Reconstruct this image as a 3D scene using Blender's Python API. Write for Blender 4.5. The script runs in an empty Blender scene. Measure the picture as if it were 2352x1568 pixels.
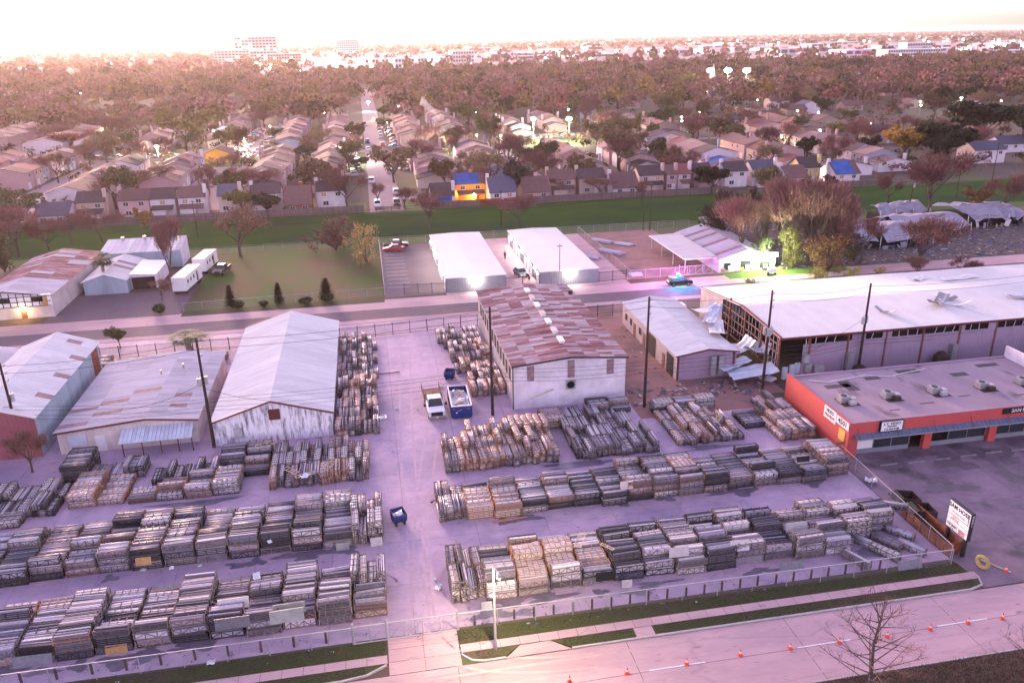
import bpy, math, random, mathutils
import numpy as np
from math import radians as RAD, sin, cos, pi
V = mathutils.Vector
SC = bpy.context.scene
COL = SC.collection
R = random.Random(11)

# ------------------------------------------------------------------ camera, sky, sun, exposure
CAM_H, PITCH, ROLL, YAW = 44.0, RAD(20.94), RAD(1.05), RAD(10.0)
cam = bpy.data.cameras.new('camera'); cam.lens = 28.0; cam.sensor_width = 36.0
cam.clip_start = 0.5; cam.clip_end = 90000
cam_o = bpy.data.objects.new('camera', cam); COL.objects.link(cam_o)
_f = V((sin(YAW) * cos(PITCH), cos(YAW) * cos(PITCH), -sin(PITCH)))
_r = V((cos(YAW), -sin(YAW), 0)); _u = _r.cross(_f)
_i = _r * cos(ROLL) - _u * sin(ROLL); _j = _r * sin(ROLL) + _u * cos(ROLL)
_m = mathutils.Matrix((_i, _j, -_f)).transposed().to_4x4(); _m.translation = (0, 0, CAM_H)
cam_o.matrix_world = _m
SC.camera = cam_o

SUN_EL, SUN_AZ = RAD(6.0), RAD(-16.0)          # azimuth from +y, clockwise
w = bpy.data.worlds.new('World'); SC.world = w; w.use_nodes = True
nt = w.node_tree; nt.nodes.clear()
sky = nt.nodes.new('ShaderNodeTexSky'); sky.sky_type = 'NISHITA'; sky.sun_disc = False
sky.sun_elevation = SUN_EL; sky.sun_rotation = SUN_AZ; sky.altitude = 0
sky.air_density = 1.0; sky.dust_density = 2.0; sky.ozone_density = 2.0
tint = nt.nodes.new('ShaderNodeMix'); tint.data_type = 'RGBA'; tint.blend_type = 'MULTIPLY'
tint.inputs['Factor'].default_value = 1.0
tint.inputs['B'].default_value = (1.13, 0.86, 1.08, 1)
bg = nt.nodes.new('ShaderNodeBackground'); bg.inputs['Strength'].default_value = 0.15
wo = nt.nodes.new('ShaderNodeOutputWorld')
hs = nt.nodes.new('ShaderNodeHueSaturation'); hs.inputs['Saturation'].default_value = 0.55
nt.links.new(sky.outputs[0], hs.inputs['Color']); nt.links.new(hs.outputs[0], tint.inputs['A']); nt.links.new(tint.outputs['Result'], bg.inputs['Color'])
nt.links.new(bg.outputs[0], wo.inputs['Surface'])
sun = bpy.data.lights.new('sun', 'SUN'); sun.energy = 1.5; sun.angle = RAD(14); sun.color = (1.0, 0.62, 0.42)
sun_o = bpy.data.objects.new('sun', sun); COL.objects.link(sun_o)
_sd = V((sin(SUN_AZ) * cos(SUN_EL), cos(SUN_AZ) * cos(SUN_EL), sin(SUN_EL)))
sun_o.rotation_euler = _sd.to_track_quat('Z', 'Y').to_euler(); sun_o.location = (0, 0, 200)
vs = SC.view_settings
vs.view_transform = 'Standard'; vs.look = 'None'; vs.gamma = 1.0; vs.use_curve_mapping = False
vs.exposure = 2.62
cy = SC.cycles
cy.max_bounces = 5; cy.diffuse_bounces = 3; cy.glossy_bounces = 2; cy.transmission_bounces = 3
cy.transparent_max_bounces = 6; cy.volume_bounces = 0; cy.sample_clamp_indirect = 4.0; cy.sample_clamp_direct = 0.0
cy.caustics_reflective = False; cy.caustics_refractive = False
try: cy.volume_step_rate = 4.0
except Exception: pass

# ------------------------------------------------------------------ pixel survey: photograph -> ground point
def at(x, y, z=0.0):
    """point of the place at height z seen at (x, y) of the 2352 x 1568 photograph"""
    u = (x - 1176) / 1829.0; v = (784 - y) / 1829.0
    d = _i * u + _j * v + _f
    t = (z - CAM_H) / d.z
    return d.x * t, d.y * t
def high(x, y, yy):
    """height above ground of the point seen at (x, y) standing at distance yy"""
    a = at(x, y); return CAM_H * (1 - yy / a[1])

# ------------------------------------------------------------------ materials
MATS = {}
def _n(nt, t): return nt.nodes.new('ShaderNode' + t)
def mat(name, col, rough=0.85, var=0.18, scale=1.5, col2=None, island=0.0, orand=0.0, objcol=False, metal=0.0,
        bump=0.0, bscale=8.0, cracks=0.0, patch=None, coord='World', emit=None, spec=0.3, thresh=(0.45, 0.6), stretch=None):
    """procedural material: two-scale noise colour; island / orand: per-piece and per-object value change"""
    m = bpy.data.materials.new(name); m.use_nodes = True
    nt = m.node_tree; b = nt.nodes['Principled BSDF']
    L = nt.links.new
    b.inputs['Roughness'].default_value = rough; b.inputs['Metallic'].default_value = metal
    b.inputs['Specular IOR Level'].default_value = spec
    if emit:
        b.inputs['Base Color'].default_value = (*col, 1)
        b.inputs['Emission Color'].default_value = (*emit[0], 1); b.inputs['Emission Strength'].default_value = emit[1]
        MATS[name] = m; return m
    vec = _n(nt, 'NewGeometry').outputs['Position'] if coord == 'World' else _n(nt, 'TexCoord').outputs[coord]
    if stretch:
        mp = _n(nt, 'Mapping'); mp.inputs['Scale'].default_value = stretch; L(vec, mp.inputs['Vector']); vec = mp.outputs['Vector']
    no = _n(nt, 'TexNoise'); no.inputs['Scale'].default_value = scale; no.inputs['Detail'].default_value = 5.0
    no.inputs['Roughness'].default_value = 0.65
    L(vec, no.inputs['Vector'])
    base = _n(nt, 'Mix'); base.data_type = 'RGBA'
    c2 = col2 or tuple(c * (1 - 2 * var) for c in col)
    if objcol:
        oi = _n(nt, 'ObjectInfo')
        mul = _n(nt, 'Mix'); mul.data_type = 'RGBA'; mul.blend_type = 'MULTIPLY'; mul.inputs['Factor'].default_value = 1.0
        L(oi.outputs['Color'], mul.inputs['A']); mul.inputs['B'].default_value = (*col, 1)
        L(mul.outputs['Result'], base.inputs['A'])
        mul2 = _n(nt, 'Mix'); mul2.data_type = 'RGBA'; mul2.blend_type = 'MULTIPLY'; mul2.inputs['Factor'].default_value = 1.0
        L(oi.outputs['Color'], mul2.inputs['A']); mul2.inputs['B'].default_value = (*c2, 1)
        L(mul2.outputs['Result'], base.inputs['B'])
    else:
        base.inputs['A'].default_value = (*col, 1); base.inputs['B'].default_value = (*c2, 1)
    rp = _n(nt, 'MapRange'); rp.inputs['From Min'].default_value = thresh[0] - 0.12; rp.inputs['From Max'].default_value = thresh[1] + 0.08
    L(no.outputs['Fac'], rp.inputs['Value']); L(rp.outputs['Result'], base.inputs['Factor'])
    out = base.outputs['Result']
    if patch:                                   # second large-scale colour: (colour, scale, lo, hi)
        n2 = _n(nt, 'TexNoise'); n2.inputs['Scale'].default_value = patch[1]; n2.inputs['Detail'].default_value = 4.0
        L(vec, n2.inputs['Vector'])
        r2 = _n(nt, 'MapRange'); r2.inputs['From Min'].default_value = patch[2]; r2.inputs['From Max'].default_value = patch[3]
        L(n2.outputs['Fac'], r2.inputs['Value'])
        mx = _n(nt, 'Mix'); mx.data_type = 'RGBA'; L(r2.outputs['Result'], mx.inputs['Factor'])
        L(out, mx.inputs['A']); mx.inputs['B'].default_value = (*patch[0], 1); out = mx.outputs['Result']
    if cracks:                                  # thin dark crack lines and small oil spots
        wn = _n(nt, 'TexNoise'); wn.inputs['Scale'].default_value = .5; L(vec, wn.inputs['Vector'])
        ad = _n(nt, 'Mix'); ad.data_type = 'RGBA'; ad.blend_type = 'ADD'; ad.inputs['Factor'].default_value = 1.0; L(vec, ad.inputs['A']); L(wn.outputs['Color'], ad.inputs['B'])
        vo = _n(nt, 'TexVoronoi'); vo.feature = 'DISTANCE_TO_EDGE'; vo.inputs['Scale'].default_value = cracks; L(ad.outputs['Result'], vo.inputs['Vector'])
        r3 = _n(nt, 'MapRange'); r3.inputs['From Min'].default_value = 0.0; r3.inputs['From Max'].default_value = .012; r3.inputs['To Min'].default_value = .22; r3.inputs['To Max'].default_value = 0.0; L(vo.outputs['Distance'], r3.inputs['Value'])
        n4 = _n(nt, 'TexNoise'); n4.inputs['Scale'].default_value = 1.6; n4.inputs['Detail'].default_value = 2; L(vec, n4.inputs['Vector'])
        r4 = _n(nt, 'MapRange'); r4.inputs['From Min'].default_value = .66; r4.inputs['From Max'].default_value = .74; r4.inputs['To Max'].default_value = .5; L(n4.outputs['Fac'], r4.inputs['Value'])
        mxx = _n(nt, 'Math'); mxx.operation = 'MAXIMUM'; L(r3.outputs['Result'], mxx.inputs[0]); L(r4.outputs['Result'], mxx.inputs[1])
        cm = _n(nt, 'Mix'); cm.data_type = 'RGBA'; L(mxx.outputs[0], cm.inputs['Factor']); L(out, cm.inputs['A']); cm.inputs['B'].default_value = (col[0] * .25, col[1] * .25, col[2] * .3, 1); out = cm.outputs['Result']
    def value(sock, amount):
        nonlocal out
        mr = _n(nt, 'MapRange'); mr.inputs['To Min'].default_value = 1 - amount; mr.inputs['To Max'].default_value = 1 + amount
        L(sock, mr.inputs['Value'])
        h = _n(nt, 'HueSaturation'); L(mr.outputs['Result'], h.inputs['Value']); L(out, h.inputs['Color']); out = h.outputs['Color']
    if island: value(_n(nt, 'NewGeometry').outputs['Random Per Island'], island)
    if orand: value(_n(nt, 'ObjectInfo').outputs['Random'], orand)
    L(out, b.inputs['Base Color'])
    if bump:
        nb = _n(nt, 'TexNoise'); nb.inputs['Scale'].default_value = bscale; nb.inputs['Detail'].default_value = 3
        L(vec, nb.inputs['Vector'])
        bu = _n(nt, 'Bump'); bu.inputs['Strength'].default_value = bump; bu.inputs['Distance'].default_value = 0.05
        L(nb.outputs['Fac'], bu.inputs['Height']); L(bu.outputs['Normal'], b.inputs['Normal'])
    MATS[name] = m
    return m
def ramp_mat(name, cols, rough=0.7, src='island', noise=0.15, nscale=6.0, spec=0.3):
    """colour picked per loose piece (or per object) from a list, with fine noise"""
    m = bpy.data.materials.new(name); m.use_nodes = True
    nt = m.node_tree; b = nt.nodes['Principled BSDF']; L = nt.links.new
    b.inputs['Roughness'].default_value = rough; b.inputs['Specular IOR Level'].default_value = spec
    s = _n(nt, 'NewGeometry').outputs['Random Per Island'] if src == 'island' else _n(nt, 'ObjectInfo').outputs['Random']
    if src == 'both':
        g = _n(nt, 'NewGeometry').outputs['Random Per Island']; o = _n(nt, 'ObjectInfo').outputs['Random']
        a = _n(nt, 'Math'); a.operation = 'MULTIPLY_ADD'; L(g, a.inputs[0]); a.inputs[1].default_value = 0.55; L(o, a.inputs[2])
        fr = _n(nt, 'Math'); fr.operation = 'FRACT'; L(a.outputs[0], fr.inputs[0]); s = fr.outputs[0]
    cr = _n(nt, 'ValToRGB'); cr.color_ramp.interpolation = 'CONSTANT'
    e = cr.color_ramp.elements; n = len(cols)
    e[0].position = 0; e[0].color = (*cols[0], 1); e[1].position = 1.0 / n; e[1].color = (*cols[1 % n], 1)
    for k in range(2, n):
        q = e.new(k / n); q.color = (*cols[k], 1)
    L(s, cr.inputs[0])
    tc = _n(nt, 'TexCoord'); no = _n(nt, 'TexNoise'); no.inputs['Scale'].default_value = nscale; L(tc.outputs['Object'], no.inputs['Vector'])
    mr = _n(nt, 'MapRange'); mr.inputs['From Min'].default_value = 0.3; mr.inputs['From Max'].default_value = 0.7
    mr.inputs['To Min'].default_value = 1 - noise; mr.inputs['To Max'].default_value = 1 + noise
    L(no.outputs['Fac'], mr.inputs['Value'])
    h = _n(nt, 'HueSaturation'); L(mr.outputs['Result'], h.inputs['Value']); L(cr.outputs[0], h.inputs['Color'])
    L(h.outputs['Color'], b.inputs['Base Color'])
    MATS[name] = m; return m

# ------------------------------------------------------------------ mesh helper
class MB:
    def __init__(s): s.v = []; s.f = []; s.m = []
    def face(s, pts, m=0):
        k = len(s.v); s.v += [tuple(p) for p in pts]; s.f.append(tuple(range(k, k + len(pts)))); s.m.append(m)
    def box(s, x0, x1, y0, y1, z0, z1, m=0):
        k = len(s.v)
        s.v += [(x0, y0, z0), (x1, y0, z0), (x1, y1, z0), (x0, y1, z0), (x0, y0, z1), (x1, y0, z1), (x1, y1, z1), (x0, y1, z1)]
        for q in ((0, 3, 2, 1), (4, 5, 6, 7), (0, 1, 5, 4), (1, 2, 6, 5), (2, 3, 7, 6), (3, 0, 4, 7)):
            s.f.append(tuple(k + i for i in q)); s.m.append(m)
        return s
    def cbox(s, c, d, m=0, rz=0.0, tilt=None):
        k = len(s.v); ca, sa = cos(rz), sin(rz)
        for dz in (-1, 1):
            for dx, dy in ((-1, -1), (1, -1), (1, 1), (-1, 1)):
                x, y, z = dx * d[0] / 2, dy * d[1] / 2, dz * d[2] / 2
                if tilt: q = tilt @ V((x, y, z)); x, y, z = q
                s.v.append((c[0] + x * ca - y * sa, c[1] + x * sa + y * ca, c[2] + z))
        for q in ((0, 3, 2, 1), (4, 5, 6, 7), (0, 1, 5, 4), (1, 2, 6, 5), (2, 3, 7, 6), (3, 0, 4, 7)):
            s.f.append(tuple(k + i for i in q)); s.m.append(m)
        return s
    def beam(s, p, q, w, h, m=0):
        p, q = V(p), V(q); d = (q - p)
        if d.length < 1e-6: return s
        d.normalize(); up = V((0, 0, 1)) if abs(d.z) < 0.95 else V((0, 1, 0))
        a = d.cross(up).normalized() * w / 2; b = a.cross(d).normalized() * h / 2
        k = len(s.v)
        for e in (p, q):
            for t in (-a - b, a - b, a + b, -a + b): s.v.append(tuple(e + t))
        for f in ((0, 1, 2, 3), (7, 6, 5, 4), (0, 4, 5, 1), (1, 5, 6, 2), (2, 6, 7, 3), (3, 7, 4, 0)):
            s.f.append(tuple(k + i for i in f)); s.m.append(m)
        return s
    def tube(s, pts, rad, n=6, m=0, caps=True):
        """tube through points; rad number or list"""
        pts = [V(p) for p in pts]; k0 = len(s.v)
        rs = rad if isinstance(rad, (list, tuple)) else [rad] * len(pts)
        for i, p in enumerate(pts):
            d = (pts[min(i + 1, len(pts) - 1)] - pts[max(i - 1, 0)]).normalized()
            up = V((0, 0, 1)) if abs(d.z) < 0.9 else V((1, 0, 0))
            a = d.cross(up).normalized(); b = a.cross(d)
            for j in range(n):
                t = 2 * pi * j / n; s.v.append(tuple(p + (a * cos(t) + b * sin(t)) * rs[i]))
        for i in range(len(pts) - 1):
            for j in range(n):
                j2 = (j + 1) % n
                s.f.append((k0 + (i + 1) * n + j, k0 + (i + 1) * n + j2, k0 + i * n + j2, k0 + i * n + j)); s.m.append(m)
        if caps:
            s.f.append(tuple(k0 + j for j in range(n))); s.m.append(m)
            e = k0 + (len(pts) - 1) * n; s.f.append(tuple(e + j for j in range(n))[::-1]); s.m.append(m)
        return s
    def prism(s, prof, a, b, axis='y', m=0):
        """profile polygon extruded from a to b; axis y: prof = (x, z), axis x: prof = (y, z), axis z: prof = (x, y)"""
        def P(p, t): return (p[0], t, p[1]) if axis == 'y' else (t, p[0], p[1]) if axis == 'x' else (p[0], p[1], t)
        k = len(s.v); n = len(prof)
        s.v += [P(p, a) for p in prof] + [P(p, b) for p in prof]
        s.f.append(tuple(range(k, k + n))); s.m.append(m)
        s.f.append(tuple(range(k + 2 * n - 1, k + n - 1, -1))); s.m.append(m)
        for i in range(n):
            j = (i + 1) % n; s.f.append((k + i, k + n + i, k + n + j, k + j)); s.m.append(m)
        return s
    def sphere(s, c, r, n=8, k=5, m=0, sc=(1, 1, 1)):
        b = len(s.v)
        for i in range(k + 1):
            t = pi * i / k
            for j in range(n):
                p = 2 * pi * j / n
                s.v.append((c[0] + r * sc[0] * sin(t) * cos(p), c[1] + r * sc[1] * sin(t) * sin(p), c[2] + r * sc[2] * cos(t)))
        for i in range(k):
            for j in range(n):
                s.f.append((b + i * n + j, b + (i + 1) * n + j, b + (i + 1) * n + (j + 1) % n, b + i * n + (j + 1) % n)); s.m.append(m)
        return s
    def mesh(s, name, mats):
        me = bpy.data.meshes.new(name); me.from_pydata(s.v, [], s.f)
        for q in (mats if isinstance(mats, (list, tuple)) else [mats]): me.materials.append(MATS[q] if isinstance(q, str) else q)
        if any(s.m): me.polygons.foreach_set('material_index', s.m)
        me.update()
        return me
    def obj(s, name, mats, parent=None, loc=(0, 0, 0), rz=0.0):
        return place(name, s.mesh(name, mats), parent, loc, rz)
def place(name, me, parent=None, loc=(0, 0, 0), rz=0.0, scale=None, color=None):
    o = bpy.data.objects.new(name, me); COL.objects.link(o)
    o.location = loc
    if isinstance(rz, (tuple, list)): o.rotation_euler = rz
    elif rz: o.rotation_euler = (0, 0, rz)
    if scale: o.scale = scale if isinstance(scale, (tuple, list)) else (scale,) * 3
    if parent: o.parent = parent
    if color: o.color = (*color, 1)
    return o
def tag(o, label, cat=None, group=None, kind=None):
    if label:
        while len(label.split()) > 16 and ' the ' in label: label = label.replace(' the ', ' ', 1)
        o['label'] = label
    if cat: o['category'] = cat
    if group: o['group'] = group
    if kind: o['kind'] = kind
    return o
def thing(name, label, cat, loc=(0, 0, 0), rz=0.0, group=None):
    return tag(place(name, None, None, loc, rz), label, cat, group)
def struct(o, label=None): o['kind'] = 'structure'; (label and o.__setitem__('label', label)); return o
def clone(o, parent=None, color=None):
    c = o.copy(); COL.objects.link(c); c.parent = parent
    if color and o.type == 'MESH': c.color = (*color, 1)
    for ch in o.children: clone(ch, c, color)
    return c
ORD = ['first', 'second', 'third', 'fourth', 'fifth', 'sixth', 'seventh', 'eighth', 'ninth', 'tenth', 'eleventh', 'twelfth', 'thirteenth',
       'fourteenth', 'fifteenth', 'sixteenth', 'seventeenth', 'eighteenth', 'nineteenth', 'twentieth'] + ['%dth' % k for k in range(21, 60)]
def text(s, size, mats, parent, loc, rot, name='lettering', align='CENTER', bold=0.0, sx=1.0):
    cu = bpy.data.curves.new('txt', 'FONT'); cu.body = s; cu.size = size; cu.align_x = align; cu.align_y = 'CENTER'
    cu.extrude = 0.004; cu.offset = bold; cu.resolution_u = 2
    t = bpy.data.objects.new('txt', cu); COL.objects.link(t)
    dg = bpy.context.evaluated_depsgraph_get(); me = bpy.data.meshes.new_from_object(t.evaluated_get(dg))
    bpy.data.objects.remove(t); me.materials.clear(); me.materials.append(MATS[mats])
    return place(name, me, parent, loc, rot, scale=(sx, 1, 1))
def lamp(parent, loc, power, color, radius=0.25, name='lamp_light', spot=None):
    if spot:
        l = bpy.data.lights.new(name, 'SPOT'); l.spot_size = RAD(spot); l.spot_blend = 0.6
    else: l = bpy.data.lights.new(name, 'POINT')
    l.energy = power; l.color = color; l.shadow_soft_size = radius
    o = bpy.data.objects.new(name, l); COL.objects.link(o); o.location = loc; o.parent = parent
    return o
# ------------------------------------------------------------------ material library
mat('soil', (0.10, 0.068, 0.058), 0.95, col2=(0.09, 0.07, 0.05), scale=0.12, patch=((0.075, 0.085, 0.035), 0.03, 0.54, 0.66), bump=0.3)
mat('turf', (0.048, 0.062, 0.02), 0.95, col2=(0.06, 0.052, 0.03), scale=0.9, patch=((0.085, 0.058, 0.045), 0.12, 0.5, 0.68), bump=0.6, bscale=14)
mat('bank_turf', (0.022, 0.072, 0.002), 0.95, col2=(0.042, 0.086, 0.004), scale=0.35, patch=((0.02, 0.05, 0.012), 0.07, 0.45, 0.65), bump=0.7, bscale=5, stretch=(0.5, 1.5, 1))
mat('field_turf', (0.06, 0.072, 0.012), 0.95, col2=(0.09, 0.056, 0.034), scale=0.22, patch=((0.042, 0.085, 0.008), 0.07, 0.44, 0.60), bump=0.6, bscale=7)
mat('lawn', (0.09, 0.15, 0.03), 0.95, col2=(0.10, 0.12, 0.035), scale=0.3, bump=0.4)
mat('joint', (0.05, 0.045, 0.05), 0.95)
mat('concrete', (0.48, 0.31, 0.335), cracks=0.13, rough=0.85, col2=(0.38, 0.25, 0.285), scale=0.45, patch=((0.27, 0.18, 0.215), 0.13, 0.52, 0.74), orand=0.05, bump=0.15, bscale=20, stretch=(.35, 1.3, 1), thresh=(0.48, 0.62))
mat('yard_concrete', (0.44, 0.315, 0.425), cracks=0.13, rough=0.75, col2=(0.32, 0.24, 0.34), scale=0.55, patch=((0.24, 0.19, 0.30), 0.10, 0.48, 0.75), orand=0.05, bump=0.2, bscale=20, thresh=(0.5, 0.62))
mat('lot_concrete', (0.24, 0.165, 0.215), cracks=0.13, rough=0.7, col2=(0.13, 0.09, 0.125), scale=0.22, patch=((0.06, 0.05, 0.06), 0.17, 0.54, 0.66), orand=0.08, bump=0.2, bscale=16)
mat('wet', (0.10, 0.08, 0.125), 0.35, col2=(0.18, 0.145, 0.21), scale=0.9, spec=0.5)
mat('tyre', (0.31, 0.22, 0.30), 0.7, col2=(0.42, 0.30, 0.40), scale=1.4, thresh=(0.42, 0.58))
mat('tyre_road', (0.36, 0.235, 0.26), 0.7, col2=(0.47, 0.305, 0.33), scale=1.1, thresh=(0.42, 0.58))
mat('stop', (0.27, 0.215, 0.25), 0.85)
mat('oil', (0.08, 0.058, 0.075), 0.5, col2=(0.14, 0.10, 0.13), scale=0.9, spec=0.4)
mat('asphalt', (0.135, 0.095, 0.122), cracks=0.13, rough=0.9, col2=(0.105, 0.075, 0.10), scale=0.4, patch=((0.165, 0.115, 0.14), 0.1, 0.5, 0.7), bump=0.25, bscale=25)
mat('street_asphalt', (0.33, 0.225, 0.225), cracks=.05, rough=0.9, col2=(0.28, 0.205, 0.235), scale=0.15, bump=0.2)
mat('dirt', (0.31, 0.155, 0.145), 0.95, col2=(0.19, 0.115, 0.115), scale=0.3, patch=((0.11, 0.085, 0.085), 0.1, 0.52, 0.7), bump=0.4)
mat('debris_soil', (0.085, 0.06, 0.055), 0.95, col2=(0.13, 0.10, 0.10), scale=0.5, bump=0.5)
mat('brush_soil', (0.16, 0.10, 0.085), 0.95, col2=(0.09, 0.065, 0.045), scale=0.8, bump=0.6)
mat('white_paint', (0.75, 0.72, 0.74), 0.6, var=0.1, scale=3)
mat('kerb', (0.46, 0.40, 0.40), 0.85, scale=1.2, var=0.12)
# metal sheet
mat('roof_white', (0.66, 0.635, 0.645), 0.75, col2=(0.56, 0.53, 0.56), scale=0.5, stretch=(0.5, 2.5, 1), orand=0.07, patch=((0.50, 0.43, 0.46), 0.35, 0.6, 0.8))
mat('roof_galv', (0.52, 0.485, 0.54), 0.7, col2=(0.40, 0.36, 0.425), scale=0.6, stretch=(0.4, 3, 1), orand=0.13, patch=((0.33, 0.26, 0.31), 0.5, 0.62, 0.78))
mat('roof_bright', (0.58, 0.58, 0.61), 0.7, col2=(0.53, 0.52, 0.56), scale=0.3, orand=0.03)
mat('roof_membrane', (0.58, 0.58, 0.56), 0.6, col2=(0.53, 0.53, 0.51), scale=0.2)
mat('roof_rust', (0.23, 0.06, 0.055), 0.75, col2=(0.46, 0.33, 0.37), scale=0.8, stretch=(0.3, 3.2, 1), orand=0.3, thresh=(0.50, 0.60))
mat('roof_rust_pale', (0.52, 0.45, 0.48), 0.6, col2=(0.30, 0.15, 0.14), scale=0.8, stretch=(0.35, 3, 1), orand=0.12, thresh=(0.52, 0.62))
mat('skylight', (0.22, 0.12, 0.135), 0.6, col2=(0.34, 0.24, 0.27), scale=1.5)
mat('wall_white', (0.80, 0.72, 0.82), 0.6, col2=(0.56, 0.51, 0.56), scale=0.4, var=0.1)
mat('wall_cream', (0.66, 0.55, 0.55), 0.7, col2=(0.45, 0.38, 0.37), scale=0.5)
mat('wall_peel', (0.78, 0.73, 0.80), 0.7, col2=(0.10, 0.10, 0.13), scale=0.9, stretch=(3.2, 1, 0.6), thresh=(0.57, 0.62))
mat('wall_blue', (0.36, 0.42, 0.50), 0.6, col2=(0.22, 0.28, 0.34), scale=0.35, stretch=(1, 2, 0.3), patch=((0.30, 0.20, 0.16), 0.4, 0.66, 0.8))
mat('wall_red', (0.33, 0.11, 0.12), 0.8, col2=(0.26, 0.085, 0.10), scale=0.5)
mat('wall_store', (0.52, 0.085, 0.075), 0.75, col2=(0.46, 0.075, 0.085), scale=0.3, bump=0.1)
mat('wall_tan', (0.34, 0.25, 0.34), 0.75, col2=(0.29, 0.21, 0.29), scale=0.4)
mat('wall_greyblue', (0.23, 0.23, 0.27), 0.8, var=0.08)
mat('trim_red', (0.14, 0.035, 0.035), 0.6); mat('trim_dark', (0.03, 0.028, 0.035), 0.5); mat('trim_white', (0.72, 0.69, 0.71), 0.6, var=0.08)
mat('steel_rust', (0.21, 0.085, 0.06), 0.75, col2=(0.15, 0.06, 0.05), scale=2); mat('steel_grey', (0.38, 0.36, 0.39), 0.45, metal=0.4, var=0.1)
mat('galv_post', (0.42, 0.40, 0.43), 0.5, metal=0.3, var=0.08); mat('iron', (0.018, 0.016, 0.02), 0.5)
mat('void', (0.012, 0.010, 0.012), 0.9); mat('roof_tar', (0.34, 0.25, 0.305), 0.85, col2=(0.23, 0.17, 0.22), scale=0.18, patch=((0.105, 0.08, 0.095), 0.35, 0.56, 0.70), stretch=(1, 0.45, 1), bump=0.2)  # void: near-black colour painted for the shade inside openings
mat('tar_patch', (0.09, 0.075, 0.085), 0.85); mat('sheet_white', (0.70, 0.66, 0.69), 0.5, var=0.08, island=0.1); mat('sheet_blue', (0.50, 0.54, 0.66), 0.45, var=0.1, island=0.12)
mat('ply', (0.46, 0.27, 0.12), 0.8, var=0.15, scale=3, island=0.12); mat('glass', (0.03, 0.033, 0.045), 0.12, spec=0.6, var=0.05); mat('glass_warm', (0.10, 0.07, 0.05), 0.2, spec=0.5)
mat('awning_blue', (0.13, 0.155, 0.24), 0.5, col2=(0.09, 0.11, 0.18), scale=1.2)
mat('pole_wood', (0.055, 0.03, 0.028), 0.9, col2=(0.035, 0.02, 0.02), scale=3, stretch=(1, 1, 0.2)); mat('ceramic', (0.5, 0.48, 0.5), 0.4)
mat('transformer', (0.46, 0.44, 0.47), 0.5); mat('wire', (0.02, 0.018, 0.02), 0.7)
mat('post_wood', (0.075, 0.035, 0.032), 0.9, col2=(0.045, 0.025, 0.025), scale=5, orand=0.2)
mat('fence_wood', (0.19, 0.13, 0.125), 0.9, col2=(0.13, 0.09, 0.09), scale=1.5, island=0.2, orand=0.15); mat('fence_red', (0.23, 0.07, 0.05), 0.9, var=0.15, island=0.15)
mat('black', (0.012, 0.012, 0.014), 0.6); mat('rubber', (0.02, 0.02, 0.022), 0.9); mat('sign_white', (0.80, 0.77, 0.78), 0.5, var=0.04)
mat('ink', (0.025, 0.02, 0.05), 0.6); mat('ink_red', (0.45, 0.05, 0.07), 0.6); mat('ink_yellow', (0.75, 0.5, 0.12), 0.6); mat('ink_white', (0.8, 0.78, 0.8), 0.6)
mat('blue_steel', (0.02, 0.045, 0.20), 0.55, col2=(0.015, 0.03, 0.12), scale=1.5); mat('rust_steel', (0.30, 0.085, 0.04), 0.85, col2=(0.07, 0.03, 0.025), scale=0.9)
mat('dark_steel', (0.03, 0.025, 0.025), 0.8, col2=(0.06, 0.03, 0.025), scale=1.5); mat('plastic_sheet', (0.62, 0.62, 0.70), 0.35, var=0.12, scale=2); mat('plastic_blue', (0.03, 0.10, 0.42), 0.5, var=0.25, scale=0.7)
mat('stone_pale', (0.55, 0.51, 0.54), 0.45, col2=(0.42, 0.38, 0.42), scale=2.5, orand=0.2); mat('stone_grey', (0.23, 0.22, 0.26), 0.4, col2=(0.16, 0.15, 0.19), scale=3, orand=0.25)
mat('stone_green', (0.33, 0.34, 0.33), 0.4, col2=(0.22, 0.22, 0.24), scale=1.2, orand=0.1); mat('timber_pale', (0.52, 0.40, 0.30), 0.85, island=0.2, var=0.12)
mat('lamp_white', (1, 1, 1), emit=((1.0, 0.97, 0.82), 40.0)); mat('lamp_warm', (1, .8, .5), emit=((1.0, 0.62, 0.22), 28.0)); mat('lamp_cool', (1, 1, 1), emit=((0.86, 0.95, 1.0), 60.0))
mat('lamp_green', (1, 1, 1), emit=((0.88, 1.0, 0.72), 70.0)); mat('beacon_blue', (0, .4, 1), emit=((0.0, 0.10, 0.75), 1.2)); mat('beacon_pink', (1, 0, .5), emit=((0.75, 0.01, 0.28), 1.2)); mat('beacon_red', (1, 0, 0), emit=((0.7, 0.02, 0.01), 1.0))
# vehicles, people
mat('paint', (1, 1, 1), 0.3, var=0.02, objcol=True, spec=0.5); mat('rim', (0.4, 0.39, 0.41), 0.35, metal=0.5); mat('headlight', (0.7, 0.7, 0.72), 0.15, spec=0.6); mat('taillight', (0.35, 0.015, 0.015), 0.3)
mat('cone_orange', (0.75, 0.09, 0.03), 0.5, var=0.06); mat('skin', (0.32, 0.19, 0.14), 0.7); mat('cloth_dark', (0.02, 0.02, 0.025), 0.9); mat('yellow_foam', (0.55, 0.42, 0.16), 0.8, var=0.15)

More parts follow.
